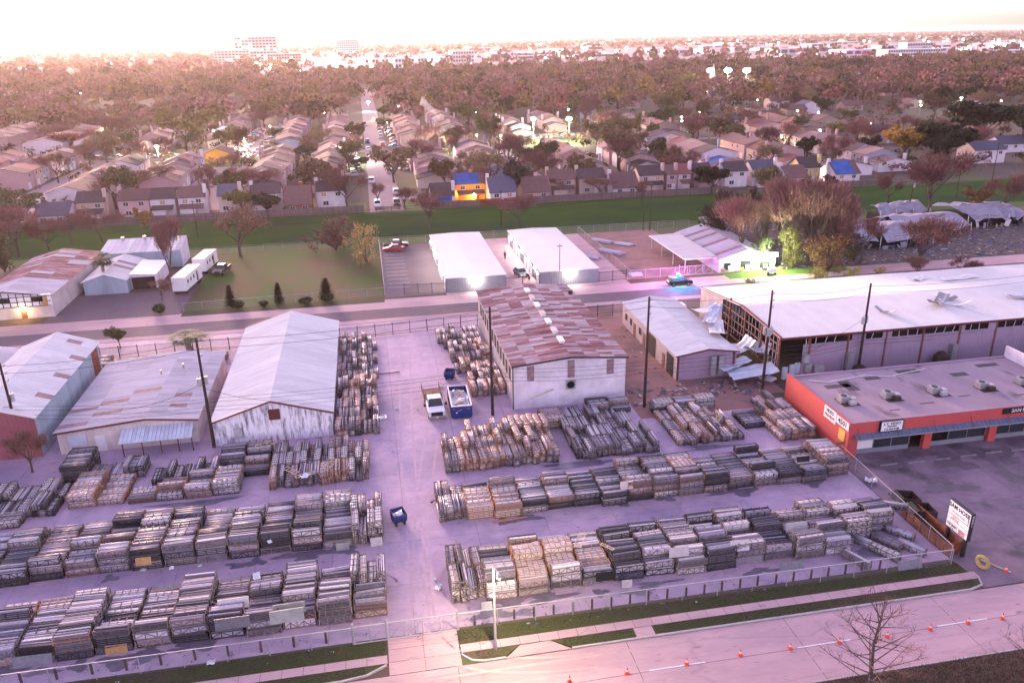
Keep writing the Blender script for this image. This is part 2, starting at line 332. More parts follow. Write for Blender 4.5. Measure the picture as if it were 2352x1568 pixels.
# ------------------------------------------------------------------ ground, roads, yard
def sheet(name, x0, x1, y0, y1, z, m, parent=None, label=None):
    b = MB(); b.face([(x0, y0, z), (x1, y0, z), (x1, y1, z), (x0, y1, z)]); o = b.obj(name, m, parent)
    if not parent: struct(o, label)
    return o
gb = MB(); prof = [(-3000, 0), (186.6, 0), (197, -4), (201, -4), (216.6, 0), (42000, 0)]
for (a, za), (b_, zb) in zip(prof, prof[1:]): gb.face([(-40000, a, za), (40000, a, za), (40000, b_, zb), (-40000, b_, zb)])
struct(gb.obj('ground', 'soil'), 'flat brownish ground reaching to the horizon')
gb = MB(); prof = [(180.4, .006), (186.6, 0.006), (197, -3.99), (201, -3.99), (216.6, 0.006), (218.6, 0.006)]
for (a, za), (b_, zb) in zip(prof, prof[1:]): gb.face([(-220, a, za), (420, a, za), (420, b_, zb), (-220, b_, zb)])
struct(gb.obj('bayou_bank', 'bank_turf'), 'green grassy banks of the drainage channel')
def slabs(name, m, x0, x1, y0, y1, nx, ny, z, piece='concrete_slab', gap=0.025, label=None, jit=0.0):
    """paving: dark bed with separate slabs as children"""
    bed = sheet(name, x0, x1, y0, y1, z - 0.014, 'joint', None, label)
    w_, h_ = (x1 - x0) / nx, (y1 - y0) / ny
    me = MB().box(gap / 2, w_ - gap / 2, gap / 2, h_ - gap / 2, -0.012, 0).mesh(piece, m)
    for i in range(nx):
        for j in range(ny): place(piece, me, bed, (x0 + i * w_, y0 + j * h_, z + R.uniform(-jit, jit)))
    return bed
slabs('yard_pavement', 'yard_concrete', -60.0, 48.2, 51.3, 126.8, 16, 12, 0.03, label='lilac grey concrete slabs of the slab yard')
slabs('parking_pavement', 'lot_concrete', 48.25, 130, 47.3, 70.5, 12, 4, 0.032, label='stained dark concrete parking area before the red shops')
slabs('road', 'concrete', -75, 135, 40.5, 47.18, 16, 2, 0.022, label='pale pinkish concrete street with cones along its lane line', gap=0.04)
slabs('driveway_pavement', 'concrete', -1.35, 4.1, 47.2, 51.25, 2, 3, 0.036, label='pale concrete driveway apron at the gate')
slabs('sidewalk', 'concrete', -70, -1.4, 48.4, 49.3, 44, 1, 0.125, label='pale sidewalk squares left of the driveway', gap=0.03)
slabs('sidewalk', 'concrete', 4.15, 48.9, 48.4, 49.3, 29, 1, 0.125, label='pale sidewalk squares right of the driveway', gap=0.03)
# verges and kerbs
def verge(pts, z=0.115, name='grass_verge', m='turf', lab=None):
    b = MB(); b.prism(pts, 0.0, z, 'z'); return struct(b.obj(name, m), lab)
verge([(-70, 49.32), (-1.45, 49.32), (-1.45, 51.1), (-70, 51.25)], lab='grass strip between the left sidewalk and the yard fence')
verge([(4.2, 49.32), (48.4, 49.32), (48.3, 50.7), (4.2, 51.1)], lab='grass strip between the right sidewalk and the yard fence')
verge([(-70, 47.35), (-5, 47.35), (-3.0, 47.6), (-1.6, 48.38), (-70, 48.38)], lab='grass strip between the left sidewalk and the kerb')
verge([(4.3, 48.38), (4.9, 47.6), (6, 47.35), (7.4, 47.35), (8.7, 48.38)], lab='short grass strip at the foot of the lamp post')
verge([(11.2, 48.38), (12.6, 47.35), (17.8, 47.35), (17.8, 48.38)], lab='grass strip between two small concrete ramps')
verge([(19.4, 48.38), (19.4, 47.35), (47, 47.35), (48.3, 47.7), (48.6, 48.38)], lab='long grass strip along the right kerb')
kb = MB()
for a, b_ in ((-70, -5), (5.9, 7.4), (12.6, 47.0)): kb.box(a, b_, 47.2, 47.35, 0, 0.135)
for pts in ([(-5, 47.27), (-3, 47.53), (-1.5, 48.3)], [(4.15, 48.3), (4.85, 47.53), (5.9, 47.27)], [(47, 47.27), (48.35, 47.62), (48.7, 48.4)]):
    for p, q in zip(pts, pts[1:]): kb.beam((*p, 0.065), (*q, 0.065), 0.15, 0.13)
struct(kb.obj('kerb', 'kerb'), 'pale concrete kerb along the street')
verge([(7.45, 47.2), (12.55, 47.2), (11.15, 48.38), (8.75, 48.38)], 0.09, 'ramp_pavement', 'concrete', 'flared concrete ramp through the grass strip')
verge([(17.84, 47.36), (19.36, 47.36), (19.36, 48.38), (17.84, 48.38)], 0.118, 'ramp_pavement', 'concrete', 'small concrete crossing through the grass strip')
# painted lane dashes
for x in np.arange(-30, 60, 11.9):
    struct(sheet('lane_marking', x, x + 4.4, 43.86, 43.98, 0.0285, 'white_paint', None, 'white lane dash on the street'))
sheet('median_brush_ground', -40, 140, 20, 40.45, 0.03, 'brush_soil', None, 'brown brush covered median')
mb_ = MB().box(-40, 140, 40.38, 40.5, 0, 0.12); struct(mb_.obj('kerb', 'kerb'), 'low kerb beside the brown brush')
# street behind the yard
sheet('back_street', -160, 200, 127.0, 139.2, 0.018, 'concrete', None, 'pinkish back street behind the yard')
sheet('back_street_asphalt', -160, 200, 128.7, 133.8, 0.026, 'asphalt', None, 'grey asphalt lane of the back street')
sheet('alley_ground', 30.6, 51.5, 87.0, 126.6, 0.036, 'dirt', None, 'reddish dirt alley between rusty roof and small white building')
sheet('alley_ground', 30.6, 48.2, 83.5, 86.98, 0.037, 'dirt', None, 'reddish dirt strip behind the crate yard')
sheet('field', -33.5, 1.3, 140.4, 180.3, 0.012, 'field_turf', None, 'patchy green and brown grass field')
sheet('grass_verge', -33.5, 1.3, 137.6, 140.3, 0.03, 'turf', None, 'dark grass strip before the field fence')
sheet('court_ground', -56, -34, 139.0, 154.5, 0.024, 'asphalt', None, 'cracked grey forecourt beside the half timbered shop')
sheet('storage_lot', 1.5, 12.6, 140.2, 178.6, 0.024, 'asphalt', None, 'striped parking lot beside the storage units')
sheet('storage_lane', 12.62, 48.0, 139.3, 180.2, 0.022, 'concrete', None, 'pale concrete lane between the storage buildings')
sheet('gravel_yard', 48.02, 66.5, 140.6, 180.0, 0.022, 'dirt', None, 'reddish gravel yard behind the wire fence')
sheet('debris_field', 78.5, 200, 139.4, 180.3, 0.016, 'debris_soil', None, 'dark ground littered with wreckage')
sheet('grass_verge', 47.3, 56.5, 138.2, 140.9, 0.034, 'turf', None, 'dark oval grass patch by the street')
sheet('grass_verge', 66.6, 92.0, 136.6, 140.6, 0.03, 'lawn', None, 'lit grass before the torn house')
for k in range(11):
    struct(sheet('parking_line', 2.2, 6.4, 146.2 + k * 2.75, 146.3 + k * 2.75, 0.032, 'white_paint', None, 'white parking line on the storage lot'))
# neighbourhood streets
sheet('long_street', 0.0, 9.2, 218.7, 790, 0.02, 'street_asphalt', None, 'long pale residential street running to the horizon')
for x0, x1, y0, y1, d in ((-57, -41, 345, 470, 'parking street between gabled rows on the left'), (-107, -91, 236, 345, 'narrow street between rows at the far left'),
                       (-57.5, -40, 233, 318, 'tree lined street between the left rows'), (50, 58, 236, 335, 'street between the right rows'), (100, 110, 236, 340, 'car lined street among the right houses'),
                       (155, 165, 246, 345, 'street among the far right houses'), (-190, -148, 270, 480, 'pale lane at the left edge')):
    sheet('side_street', x0, x1, y0, y1, 0.018, 'street_asphalt', None, d)
sheet('side_street', -190, -0.01, 344, 352, 0.017, 'street_asphalt', None, 'cross street behind the near left rows')
sheet('side_street', 9.3, 190, 340.5, 346, 0.017, 'street_asphalt', None, 'cross street behind the near right rows')
sheet('side_street', 9.3, 30, 234, 238.5, 0.017, 'street_asphalt', None, 'short path off the long street')
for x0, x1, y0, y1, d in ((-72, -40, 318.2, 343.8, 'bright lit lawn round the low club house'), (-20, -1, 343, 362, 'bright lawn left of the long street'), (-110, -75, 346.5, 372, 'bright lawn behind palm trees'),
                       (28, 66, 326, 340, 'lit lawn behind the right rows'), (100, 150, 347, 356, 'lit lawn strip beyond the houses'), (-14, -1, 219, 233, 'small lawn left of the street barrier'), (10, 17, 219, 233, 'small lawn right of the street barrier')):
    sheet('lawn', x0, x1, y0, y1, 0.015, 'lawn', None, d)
sheet('park_lawn', -200, -85, 560, 640, 0.02, 'lawn', None, 'far open park lawn'); sheet('tennis_court', 69, 98, 339, 361, 0.026, 'lawn', None, 'floodlit tennis court')

# ------------------------------------------------------------------ building kit
def rib_wall(b, p, q, h, z0=0.0, m=0, pitch=0.45, dep=0.035):
    """corrugated wall standing from p to q (outside on the right of p->q); h = height function of 0..1"""
    p, q = V((*p, 0)), V((*q, 0)); d = q - p; n = max(2, int(d.length / pitch)); out = V((d.y, -d.x, 0)).normalized()
    pts = []
    for i in range(n):
        for s_, o_ in ((0.0, 0), (0.68, 0), (0.76, dep), (0.92, dep)): pts.append(((i + s_) / n, o_))
    pts.append((1.0, 0))
    k = len(b.v)
    for t, o_ in pts:
        c = p + d * t + out * o_; b.v.append((c.x, c.y, z0)); b.v.append((c.x, c.y, h(t)))
    for i in range(len(pts) - 1):
        b.f.append((k + 2 * i, k + 2 * i + 2, k + 2 * i + 3, k + 2 * i + 1)); b.m.append(m)
def roof_panels(root, W, xr, eL, eR, rz_, y0, y1, pw, m, over=0.25, splits=1, ribs=3, alt=None, altp=0.0, sky=(), bent=None, name='roof_panel', altf=None):
    """two slopes of ribbed sheets over x 0..W, ridge at xr; every sheet a piece under the roof"""
    rb = MB()
    for xa, za, xb, zb in ((-over, eL - over * (rz_ - eL) / xr, xr, rz_), (xr, rz_, W + over, eR - over * (rz_ - eR) / (W - xr))):
        rb.face([(xa, y0, za - 0.05), (xb, y0, zb - 0.05), (xb, y1, zb - 0.05), (xa, y1, za - 0.05)])
    roof = rb.obj('roof', m, root)
    n = max(1, round((y1 - y0) / pw)); pw = (y1 - y0) / n
    for side in (0, 1):
        xa, za, xb, zb = (xr, rz_, -over, eL - over * (rz_ - eL) / xr) if side == 0 else (xr, rz_, W + over, eR - over * (rz_ - eR) / (W - xr))
        Ls = math.hypot(xb - xa, zb - za) / splits; ang = math.atan2(zb - za, abs(xb - xa))
        p = MB(); prof = []
        for i in range(ribs):
            for s_, o_ in ((0.02, 0), (0.66, 0), (0.74, .05), (0.90, .05)): prof.append(((i + s_) / ribs * pw, o_))
        prof.append((pw, 0))
        for (a, oa), (c, oc) in zip(prof, prof[1:]): p.face([(0, a, oa), (Ls + .06, a, oa), (Ls + .06, c, oc), (0, c, oc)])
        me = p.mesh(name, m); mes = {m: me}
        for mm in ([alt] if alt else []) + (['skylight'] if sky else []):
            q = me.copy(); q.materials.clear(); q.materials.append(MATS[mm]); mes[mm] = q
        sg = -1 if side == 0 else 1
        for j in range(n):
            for k in range(splits):
                t = k / splits; mm = m
                if alt and (altf(side, j / n, k, R) if altf else R.random() < altp): mm = alt
                if (side, j, k) in sky: mm = 'skylight'
                z = za + (zb - za) * t + 0.012 * (splits - k)
                if side == 0: o = place(name, mes[mm], roof, (xa + (xb - xa) * t, y0 + (j + 1) * pw, z), (0, -ang, pi))
                else: o = place(name, mes[mm], roof, (xa + (xb - xa) * t, y0 + j * pw, z), (0, -ang, 0))
    return roof
def shed(name, label, x0, y0, W, Ln, eL, eR, rz_, xr, walls, roofm, pw=1.0, splits=1, cat='warehouse', rot=0.0, trim='trim_red', skip=(), **kw):
    """metal building: root at its front left corner; walls = materials front, right, back, left"""
    t = thing(name, label, cat, (x0, y0, 0.02), rot)
    hg = lambda x: eL + (rz_ - eL) * x / xr if x < xr else eR + (rz_ - eR) * (W - x) / (W - xr)
    for i, (p, q, h) in enumerate((((0, 0), (W, 0), lambda s_: hg(s_ * W)), ((W, 0), (W, Ln), lambda s_: eR), ((W, Ln), (0, Ln), lambda s_: hg(W - s_ * W)), ((0, Ln), (0, 0), lambda s_: eL))):
        if i in skip: continue
        b = MB(); rib_wall(b, p, q, h); b.obj('wall', walls[i], t)
    roof_panels(t, W, xr, eL, eR, rz_, -0.25, Ln + 0.2, pw, roofm, splits=splits, **kw)
    if trim:
        for y in (-0.3, Ln + 0.25):
            for p, q in (((-0.3, y, eL - .1), (xr, y, rz_ - 0.05)), ((xr, y, rz_ - 0.05), (W + 0.3, y, eR - .1))): MB().beam(p, q, 0.08, 0.2).obj('fascia', trim, t)
    return t
def patchbox(t, name, x0, x1, y0, y1, z0, z1, m): return MB().box(x0, x1, y0, y1, z0, z1).obj(name, m, t)
# ------------------------------------------------------------------ warehouses of the yard
B3 = shed('warehouse', 'white gabled warehouse with peeling paint on its front beside the driveway', -19.8, 87.3, 13.4, 32.7, 3.15, 3.15, 5.25, 6.65,
          ('wall_peel', 'wall_white', 'wall_white', 'wall_white'), 'roof_white', pw=1.64, splits=1, ribs=4)
patchbox(B3, 'louvre', 6.3, 7.6, -.09, -.03, 2.75, 4.1, 'trim_red')
for k in range(7): MB().box(0, .1, 0, .35, 0, .3).obj('vent', 'steel_grey', B3, (13.45, 3 + 4.2 * k, 2.4))
MB().box(2.2, 3.1, -.25, -.05, .9, 2.1).obj('meter_box', 'transformer', B3); MB().box(1.7, 2.05, -.2, -.05, .4, 1.0).obj('meter_box', 'transformer', B3)
B2 = shed('warehouse', 'low wide warehouse with ribbed pale roof and a blue lean-to on its front', -37.1, 89.0, 15.2, 21.3, 2.85, 3.05, 3.65, 9.7,
          ('wall_cream', 'wall_cream', 'wall_cream', 'wall_white'), 'roof_galv', pw=1.06, splits=3, ribs=4, sky={(0, 1, 2), (0, 3, 1), (0, 6, 1), (0, 5, 2), (1, 3, 1), (1, 6, 1), (0, 8, 0)})
lt = MB()
for i in range(18):
    a, c = 7.0 + i * .44, 7.0 + i * .44 + .4
    lt.face([(a, -.05, 2.62), (c, -.05, 2.62), (c, -2.3, 1.75), (a, -2.3, 1.75)]); lt.box(a + .36, a + .44, -2.3, -.1, 1.7, 1.74)
lt.obj('lean_to_roof', 'sheet_blue', B2)
for x in (7.3, 9.4, 11.4, 13.3, 14.8): MB().box(x, x + .1, -2.2, -2.1, 0, 1.75).obj('post', 'trim_red', B2)
patchbox(B2, 'door', 3.9, 5.0, -.1, -.03, .05, 2.05, 'sheet_white'); patchbox(B2, 'shutter', 1.0, 3.0, -.1, -.03, 1.0, 2.2, 'sheet_blue')
for x, y in ((8.6, 13.5), (11, 15.2)): MB().tube([(x, y, 3.3), (x, y, 4.15)], .12, 8).obj('flue', 'steel_grey', B2)
B1 = shed('warehouse', 'tall left warehouse with pale blue side wall and brick red front', -48.6, 89.0, 9.6, 23.8, 5.1, 5.1, 6.85, 4.7,
          ('wall_red', 'wall_blue', 'wall_blue', 'wall_blue'), 'roof_white', pw=1.2, splits=3, ribs=3, trim='trim_white', sky={(1, 4, 2), (1, 9, 2), (1, 14, 2), (1, 18, 1)})
patchbox(B1, 'rust_streak', 9.63, 9.66, 20.5, 23.0, .5, 4.6, 'rust_steel')
B0 = shed('warehouse', 'pale roofed warehouse cut by the left picture edge', -62, 91.0, 12.6, 22.5, 4.6, 4.6, 6.0, 6.3,
          ('wall_red', 'wall_white', 'wall_white', 'wall_white'), 'roof_galv', pw=1.5, splits=2, ribs=3, trim='trim_white')
# rusty roofed hall
def _alt(side, fj, k, R): return R.random() < (0.35 if fj < 0.35 else 0.5 if fj < .7 else 0.5)
RU = shed('warehouse', 'tall pale hall with a rusty patchwork roof and an exhaust fan on its front', 15.9, 89.5, 14.5, 31.5, 6.0, 6.0, 6.6, 7.3,
          ('wall_white', 'wall_cream', 'wall_white', 'wall_cream'), 'roof_rust', pw=.79, splits=4, ribs=3, trim='trim_dark', alt='roof_rust_pale', altf=_alt)
for x in (1.7, 6.9, 12.0): MB().box(x, x + .9, -.08, -.03, 3.75, 5.75 + (.35 if x == 6.9 else 0)).obj('panel_patch', 'skylight', RU)
fr = MB().box(6.7, 7.9, -.16, -.03, 2.2, 3.35).obj('fan_housing', 'steel_grey', RU)
fb = MB()
for k in range(6):
    a = k * pi / 3; fb.cbox((7.3 + .24 * cos(a), -.19, 2.78 + .24 * sin(a)), (.42, .03, .16), tilt=mathutils.Matrix.Rotation(-a, 3, 'Y'))
fb.obj('fan_blade', 'iron', fr)
rb = MB(); rb.tube([(7.3, -.165, 2.78), (7.3, -.18, 2.78)], .5, 16); rb.obj('fan_opening', 'void', fr)
for k in range(7):
    y = 4.5 + 3.7 * k; v_ = MB().box(7.0, 7.6, y, y + 1.9, 6.58, 6.92).obj('ridge_vent', 'trim_white', RU); MB().box(6.92, 7.68, y - .05, y + 1.95, 6.92, 6.97).obj('vent_cap', 'roof_rust_pale' if k % 2 else 'sheet_white', v_)
for k in range(12): patchbox(RU, 'window', -.1, -.04, 2.0 + 2.3 * k, 3.0 + 2.3 * k, 3.2, 4.9, 'void')
MB().tube([(14.0, 26.5, 6.0), (14.0, 26.5, 6.7)], .35, 10).obj('roof_vent', 'trim_dark', RU)
patchbox(RU, 'downpipe', -.16, -.06, -.1, -.0, 0, 5.8, 'trim_dark')
# small white building in the alley
SM = shed('warehouse', 'small low white roofed building with tan walls in the dirt alley', 39.0, 93.6, 8.5, 23.6, 3.65, 3.65, 4.3, 4.4,
          ('wall_tan', 'wall_tan', 'wall_tan', 'wall_cream'), 'roof_white', pw=1.18, splits=2, ribs=3)
for y0_, y1_, z1_ in ((1.2, 3.6, 2.9), (8.2, 11.5, 3.0)): patchbox(SM, 'doorway', -.1, -.03, y0_, y1_, .02, z1_, 'void')  # doorways are black panels on the wall, painted for the dark inside
for y0_ in (4.4, 12.6, 17.0): patchbox(SM, 'door', -.09, -.03, y0_, y0_ + 1.0, .02, 2.1, 'steel_rust')
for y0_ in (14.5, 18.8, 21.2): patchbox(SM, 'window', -.09, -.03, y0_, y0_ + .9, 1.3, 2.3, 'glass')
for x in (4.6, 5.7): MB().box(x, x + .75, -.75, -.05, .6, 3.3).obj('duct', 'steel_grey', SM)
for x in (0.1, 8.1): patchbox(SM, 'corner_trim', x - .1, x + .15, -.12, -.04, 0, 3.6, 'trim_red')
# ------------------------------------------------------------------ big torn warehouse
BW_X, BW_Y, BW_L, BW_D = 51.8, 90.2, 66.0, 26.0
BG = thing('warehouse', 'huge white roofed warehouse with its left end torn open to the steel frame', 'warehouse', (BW_X, BW_Y, .02))
tmp = thing('roof_frame', None, None, (0, 0, 0), 0)
# ridge along x: build the slopes in a turned frame
tmp.name = 'roof'; tmp.parent = BG; tmp.rotation_euler = (0, 0, -pi / 2); tmp.location = (0, BW_D, 0)
def bigpanels(root, W, xr, eL, rz_, eR, y0, y1, pw, m):
    n = round((y1 - y0) / pw); pw = (y1 - y0) / n
    for side in (0, 1):
        xa, za, xb, zb = (xr, rz_, -.3, eL) if side == 0 else (xr, rz_, W + .35, eR)
        Ls = math.hypot(xb - xa, zb - za); ang = math.atan2(zb - za, abs(xb - xa)); p = MB(); prof = []
        for i in range(3):
            for s_, o_ in ((0.02, 0), (0.66, 0), (0.74, .055), (0.90, .055)): prof.append(((i + s_) / 3 * pw, o_))
        prof.append((pw, 0))
        for (a, oa), (c, oc) in zip(prof, prof[1:]): p.face([(0, a, oa), (Ls, a, oa), (Ls, c, oc), (0, c, oc)])
        me = p.mesh('roof_panel', m)
        for j in range(n):
            wob = .10 * sin(j * .35) * (1 if side == 0 else .15) + R.uniform(-.012, .012) + (.25 * max(0, sin(j * .21 - 6)) if side == 0 and j > 45 else 0)
            if side == 0: place('roof_panel', me, root, (xa, y0 + (j + 1) * pw, za), (0, -ang + wob * .02, pi))
            else: place('roof_panel', me, root, (xa, y0 + j * pw, za), (0, -ang + wob * .03, 0))
bigpanels(tmp, BW_D, 14.2, 5.4, 7.0, 6.35, -.2, BW_L, 1.0, 'roof_bright')
b = MB(); rib_wall(b, (3.4, 0), (BW_L, 0), lambda s: 5.15); b.obj('wall', 'wall_tan', BG)
b = MB(); rib_wall(b, (0, BW_D), (0, BW_D - 8.2), lambda s: 5.4 + 1.0 * s); b.obj('wall', 'wall_cream', BG)
b = MB(); rib_wall(b, (BW_L, BW_D), (0, BW_D), lambda s: 5.3); b.obj('wall', 'wall_white', BG)
patchbox(BG, 'interior_wall', 12.0, 12.1, .3, BW_D - 3, 0, 5.3, 'void'); patchbox(BG, 'dark_inner_strip', 12.2, BW_L, .35, .4, 5.0, 6.2, 'void')  # black sheets, the shade of the open interior put into their colour
for k in range(12):
    x = 4.2 + 5.6 * k; patchbox(BG, 'column', x, x + .22, -.12, .25, 0, 6.2, 'steel_rust')
for k in range(46):
    if R.random() < .8: x = 3.8 + 1.36 * k; MB().beam((x, .02, 5.1), (x + R.uniform(-.15, .4), .03, 6.2), .06, .06).obj('stud', 'trim_white', BG)
for x0_, x1_ in ((10.4, 12.4), (14.9, 16.3), (26.5, 27.4), (31, 32.2), (40, 41.2), (49, 51)): patchbox(BG, 'wall_patch', x0_, x1_, -.06, -.02, 5.1, 6.2, 'wall_tan')
MB().box(-.2, BW_L, -.34, -.22, 6.1, 6.4).obj('fascia', 'trim_red', BG)
for y in (0.15, 5.2, 10.2, 15.2): patchbox(BG, 'column', -.05, .22, y, y + .25, 0, 6.1 + .06 * y, 'steel_rust')
for z in (1.4, 2.7, 4.0, 5.2): MB().beam((.1, .3, z), (.1, 17.6, z + .1), .12, .18).obj('girt', 'steel_rust', BG)
MB().beam((.05, -.2, 6.3), (.05, 11.8, 7.0), .25, .35).obj('rafter', 'rust_steel', BG); MB().beam((.05, 11.8, 7.0), (.05, BW_D, 5.4), .25, .3).obj('rafter', 'steel_rust', BG)
for k in range(16):
    y = 1 + k * 1.05; z = R.uniform(1, 2.4); MB().tube([(.15, y, 6.3), (.2, y + R.uniform(-.2, .2), z + 2), (.1, y + R.uniform(-.3, .3), z)], .045, 4).obj('hanging_wire', 'trim_white', BG)
for x in (9.8, 25.5): MB().box(x, x + .9, -.75, -.06, 1.2, 3.4).obj('duct', 'steel_grey', BG); 
MB().sphere((23.6, -1.1, 1.5), 1.15, 10, 6, sc=(1, .7, 1.2)).obj('duct_elbow', 'dark_steel', BG); MB().sphere((11.5, -.9, 1.0), .9, 10, 6, sc=(1.2, .7, 1)).obj('duct_elbow', 'dark_steel', BG)
for x, z in ((3.6, 2.6), (4.0, 1.2), (5.2, 1.0), (5.9, .9)): MB().box(x, x + .7, -.5, -.08, z, z + 1.1).obj('electric_cabinet', 'transformer', BG)
for x in (0.8, 1.9, 2.7): MB().box(x, x + .7, -.25, .05, .1 + .3 * x, 1.9 + .2 * x).obj('torn_cladding', 'sheet_blue', BG, (0, 0, 0), .1)
# crumpled sheet metal lying on roofs and ground
def crumple(name, label, c, lx, ly, nx, ny, amp, m, rz=0.0, bend=0.0, group=None, tilt=0.0):
    rr = random.Random(int(c[0] * 100 + c[1] * 7)); b = MB()
    ph = [(rr.uniform(0, 6), rr.uniform(.5, 2.2)) for _ in range(4)]; k = len(b.v)
    for i in range(nx + 1):
        for j in range(ny + 1):
            s, t = i / nx - .5, j / ny - .5
            z = amp * (sin(s * 9 * ph[0][1] + ph[0][0]) * .5 + sin(t * 8 * ph[1][1] + s * 5 + ph[1][0]) * .5) + bend * s * s * 4 + tilt * s + rr.uniform(-.15, .15) * amp + .03 * (j % 2)
            b.v.append((s * lx + .12 * amp * sin(t * 11), t * ly + bend * .3 * s + .1 * amp * sin(s * 13), z + amp + abs(tilt) * .5 + .02))
    for i in range(nx):
        for j in range(ny):
            q = k + i * (ny + 1) + j; b.f.append((q, q + ny + 1, q + ny + 2, q + 1)); b.m.append(0)
    o = b.obj(name, m, None, c, rz); tag(o, label, 'sheet metal', group)
    sm = o.modifiers.new('thick', 'SOLIDIFY'); sm.thickness = 0.03
    return o
for i, (x, y, z, lx, ly, am, m, rz, be, ti, lab) in enumerate((
    (47.6, 100.5, 3.9, 5.5, 2.2, .3, 'sheet_white', 1.2, .8, 0, 'long white torn sheet bridging small roof and open warehouse end'), (48.6, 104.5, 4.2, 6, 1.8, .25, 'sheet_blue', .9, .6, .8, 'bluish bent sheet slid off the warehouse end'),
    (49.2, 108.0, 4.4, 4.6, 2.0, .2, 'sheet_white', .3, .5, .3, 'white curled sheet resting on the small roof edge'), (49.5, 97.0, 1.6, 3.4, 3, .7, 'sheet_white', 0, 1.0, 1.2, 'heap of crumpled white insulation by the steel frame'),
    (51.2, 95.0, 1.9, 2.4, 3.2, .9, 'plastic_sheet', .6, 1.2, .6, 'crushed pale sheet hanging at the torn corner'), (48.6, 91.0, .9, 6.2, 3.4, .35, 'sheet_blue', -.1, .2, .9, 'broad bluish roof sheet fallen behind the fence'),
    (47.0, 93.2, 1.3, 5.0, 1.8, .3, 'sheet_blue', .3, .3, .6, 'narrow bluish sheet leaning above the fallen roof sheet'), (50.4, 90.0, .5, 2.0, 1.5, .35, 'plastic_sheet', .2, .2, 0, 'crumpled foil at the end of the fallen roof sheet'),
    (70.2, 95.2, 6.75, 2.8, .9, .2, 'steel_grey', -1.0, .8, 0, 'bent gutter piece lying on the big white roof'), (79.5, 96.6, 6.85, 4.4, 1.6, .3, 'steel_grey', .5, 1.2, 0, 'tangled grey sheet strips on the big white roof'),
    (81.5, 95.8, 6.75, 4.0, .8, .15, 'sheet_blue', -.5, 1.0, 0, 'thin curved strip beside the tangled sheets'), (82.0, 98.2, 6.8, 3.2, .9, .25, 'steel_grey', -.2, .5, 0, 'folded ridge piece behind the tangled strips'),
    (93.0, 96.5, 6.8, 4, 1.2, .25, 'steel_grey', -.3, .6, 0, 'grey bent strip near the right end of the big roof'), (92, 108.5, 6.3, 7, 1.6, .35, 'sheet_white', .1, .3, 0, 'peeled ridge sheets at the back of the big roof'),
    (86.0, 110.0, 6.1, 4, 1.3, .4, 'sheet_white', .3, .5, 0, 'white shredded sheet near the roof back edge'))):
    crumple('torn_sheet', lab, (x, y, z), lx, ly, 6, 5, am * .5, m, rz, be * .8, 'torn metal sheets', ti)
# ------------------------------------------------------------------ red shop row
SX, SY = 49.4, 69.75
ST = thing('shop_row', 'red flat roofed shop row with blue awning and video signs', 'shop', (SX, SY, .034))
SL, SD = 62.0, 13.8
rf = MB().box(.25, SL, .25, SD - .2, 3.62, 3.76).obj('roof', 'roof_tar', ST)
for x, y, a, c in ((3, 9.5, 3.2, 1.0), (5.2, 8.4, 1.5, 2.8), (9, 10.8, 2.0, .9), (14, 11.6, 3, 1.2), (20, 9.5, 2.2, 1), (25, 11.4, 3, .9), (2.2, 6.2, 2.4, .7), (11, 3.4, 1.8, .25), (16.5, 4.2, 1.6, .22), (6.6, 2.6, 1.3, .2), (23, 3.1, 1.9, .25)):
    MB().box(x, x + a, y, y + c, 3.761, 3.768).obj('tar_patch', 'tar_patch', rf)
for p, q in (((4, 11.2), (9.5, 12.1)), ((9.5, 12.1), (13, 11.0)), ((13, 11.4), (18, 12.3)), ((2, 12.2), (4, 11.2))): MB().tube([(*p, 3.83), (*q, 3.83)], .05, 5).obj('roof_pipe', 'trim_white', rf)
w1 = MB(); w1.prism([(0, 0), (SD, 0), (SD, 4.3), (0, 4.15)], 0, .25, 'x'); w1.obj('side_wall', 'wall_store', ST)
patchbox(ST, 'parapet', .255, SL, 0, .25, 2.72, 4.12, 'wall_store'); patchbox(ST, 'back_wall', .255, SL, SD - .2, SD, 0, 3.95, 'wall_tan')
patchbox(ST, 'coping', .26, SL, -.04, .29, 4.12, 4.17, 'roof_tar')
pw_ = MB().box(30.6, 30.85, 6.0, SD, 3.77, 5.3).obj('party_wall', 'wall_white', ST)
for x in (0.27, 9.4, 17.6, 26.6, 35.6, 44): patchbox(ST, 'pillar', x, x + .95, -.02, .5, 0, 2.72, 'wall_store')
for x0_, x1_ in ((1.25, 7.9), (10.45, 17.5), (18.65, 26.5), (27.65, 35.5), (36.65, 43.9), (45.05, 61)):
    patchbox(ST, 'shop_floor', x0_ - .05, x1_ + .05, .85, .95, 0, 2.72, 'void')  # upright black sheet painted for the dark inside of the shop
    fr = patchbox(ST, 'shop_front', x0_, x1_, .42, .48, .0, .55, 'wall_greyblue'); n = max(2, int((x1_ - x0_) / 1.9)); st = (x1_ - x0_) / n
    for k in range(n):
        mm = 'glass'
        if x0_ < 2 and k == 0: mm = 'sign_white'
        if 18 < x0_ < 19 and k >= 2: mm = 'wall_cream'
        if 10 < x0_ < 11 and k == 0: continue
        p_ = MB().box(x0_ + k * st + .06, x0_ + (k + 1) * st - .06, .44, .46, .6, 2.6).obj('pane', mm, fr)
    for k in range(n + 1): MB().box(x0_ + k * st - .03, x0_ + k * st + .03, .4, .5, .55, 2.7).obj('mullion', 'steel_grey', fr)
aw = MB()
for i in range(118):
    a = .6 + i * .52; aw.face([(a, -.02, 2.78), (a + .5, -.02, 2.78), (a + .5, -.75, 2.42), (a, -.75, 2.42)][::-1]); aw.beam((a + .46, -.03, 2.795), (a + .46, -.75, 2.435), .06, .05)
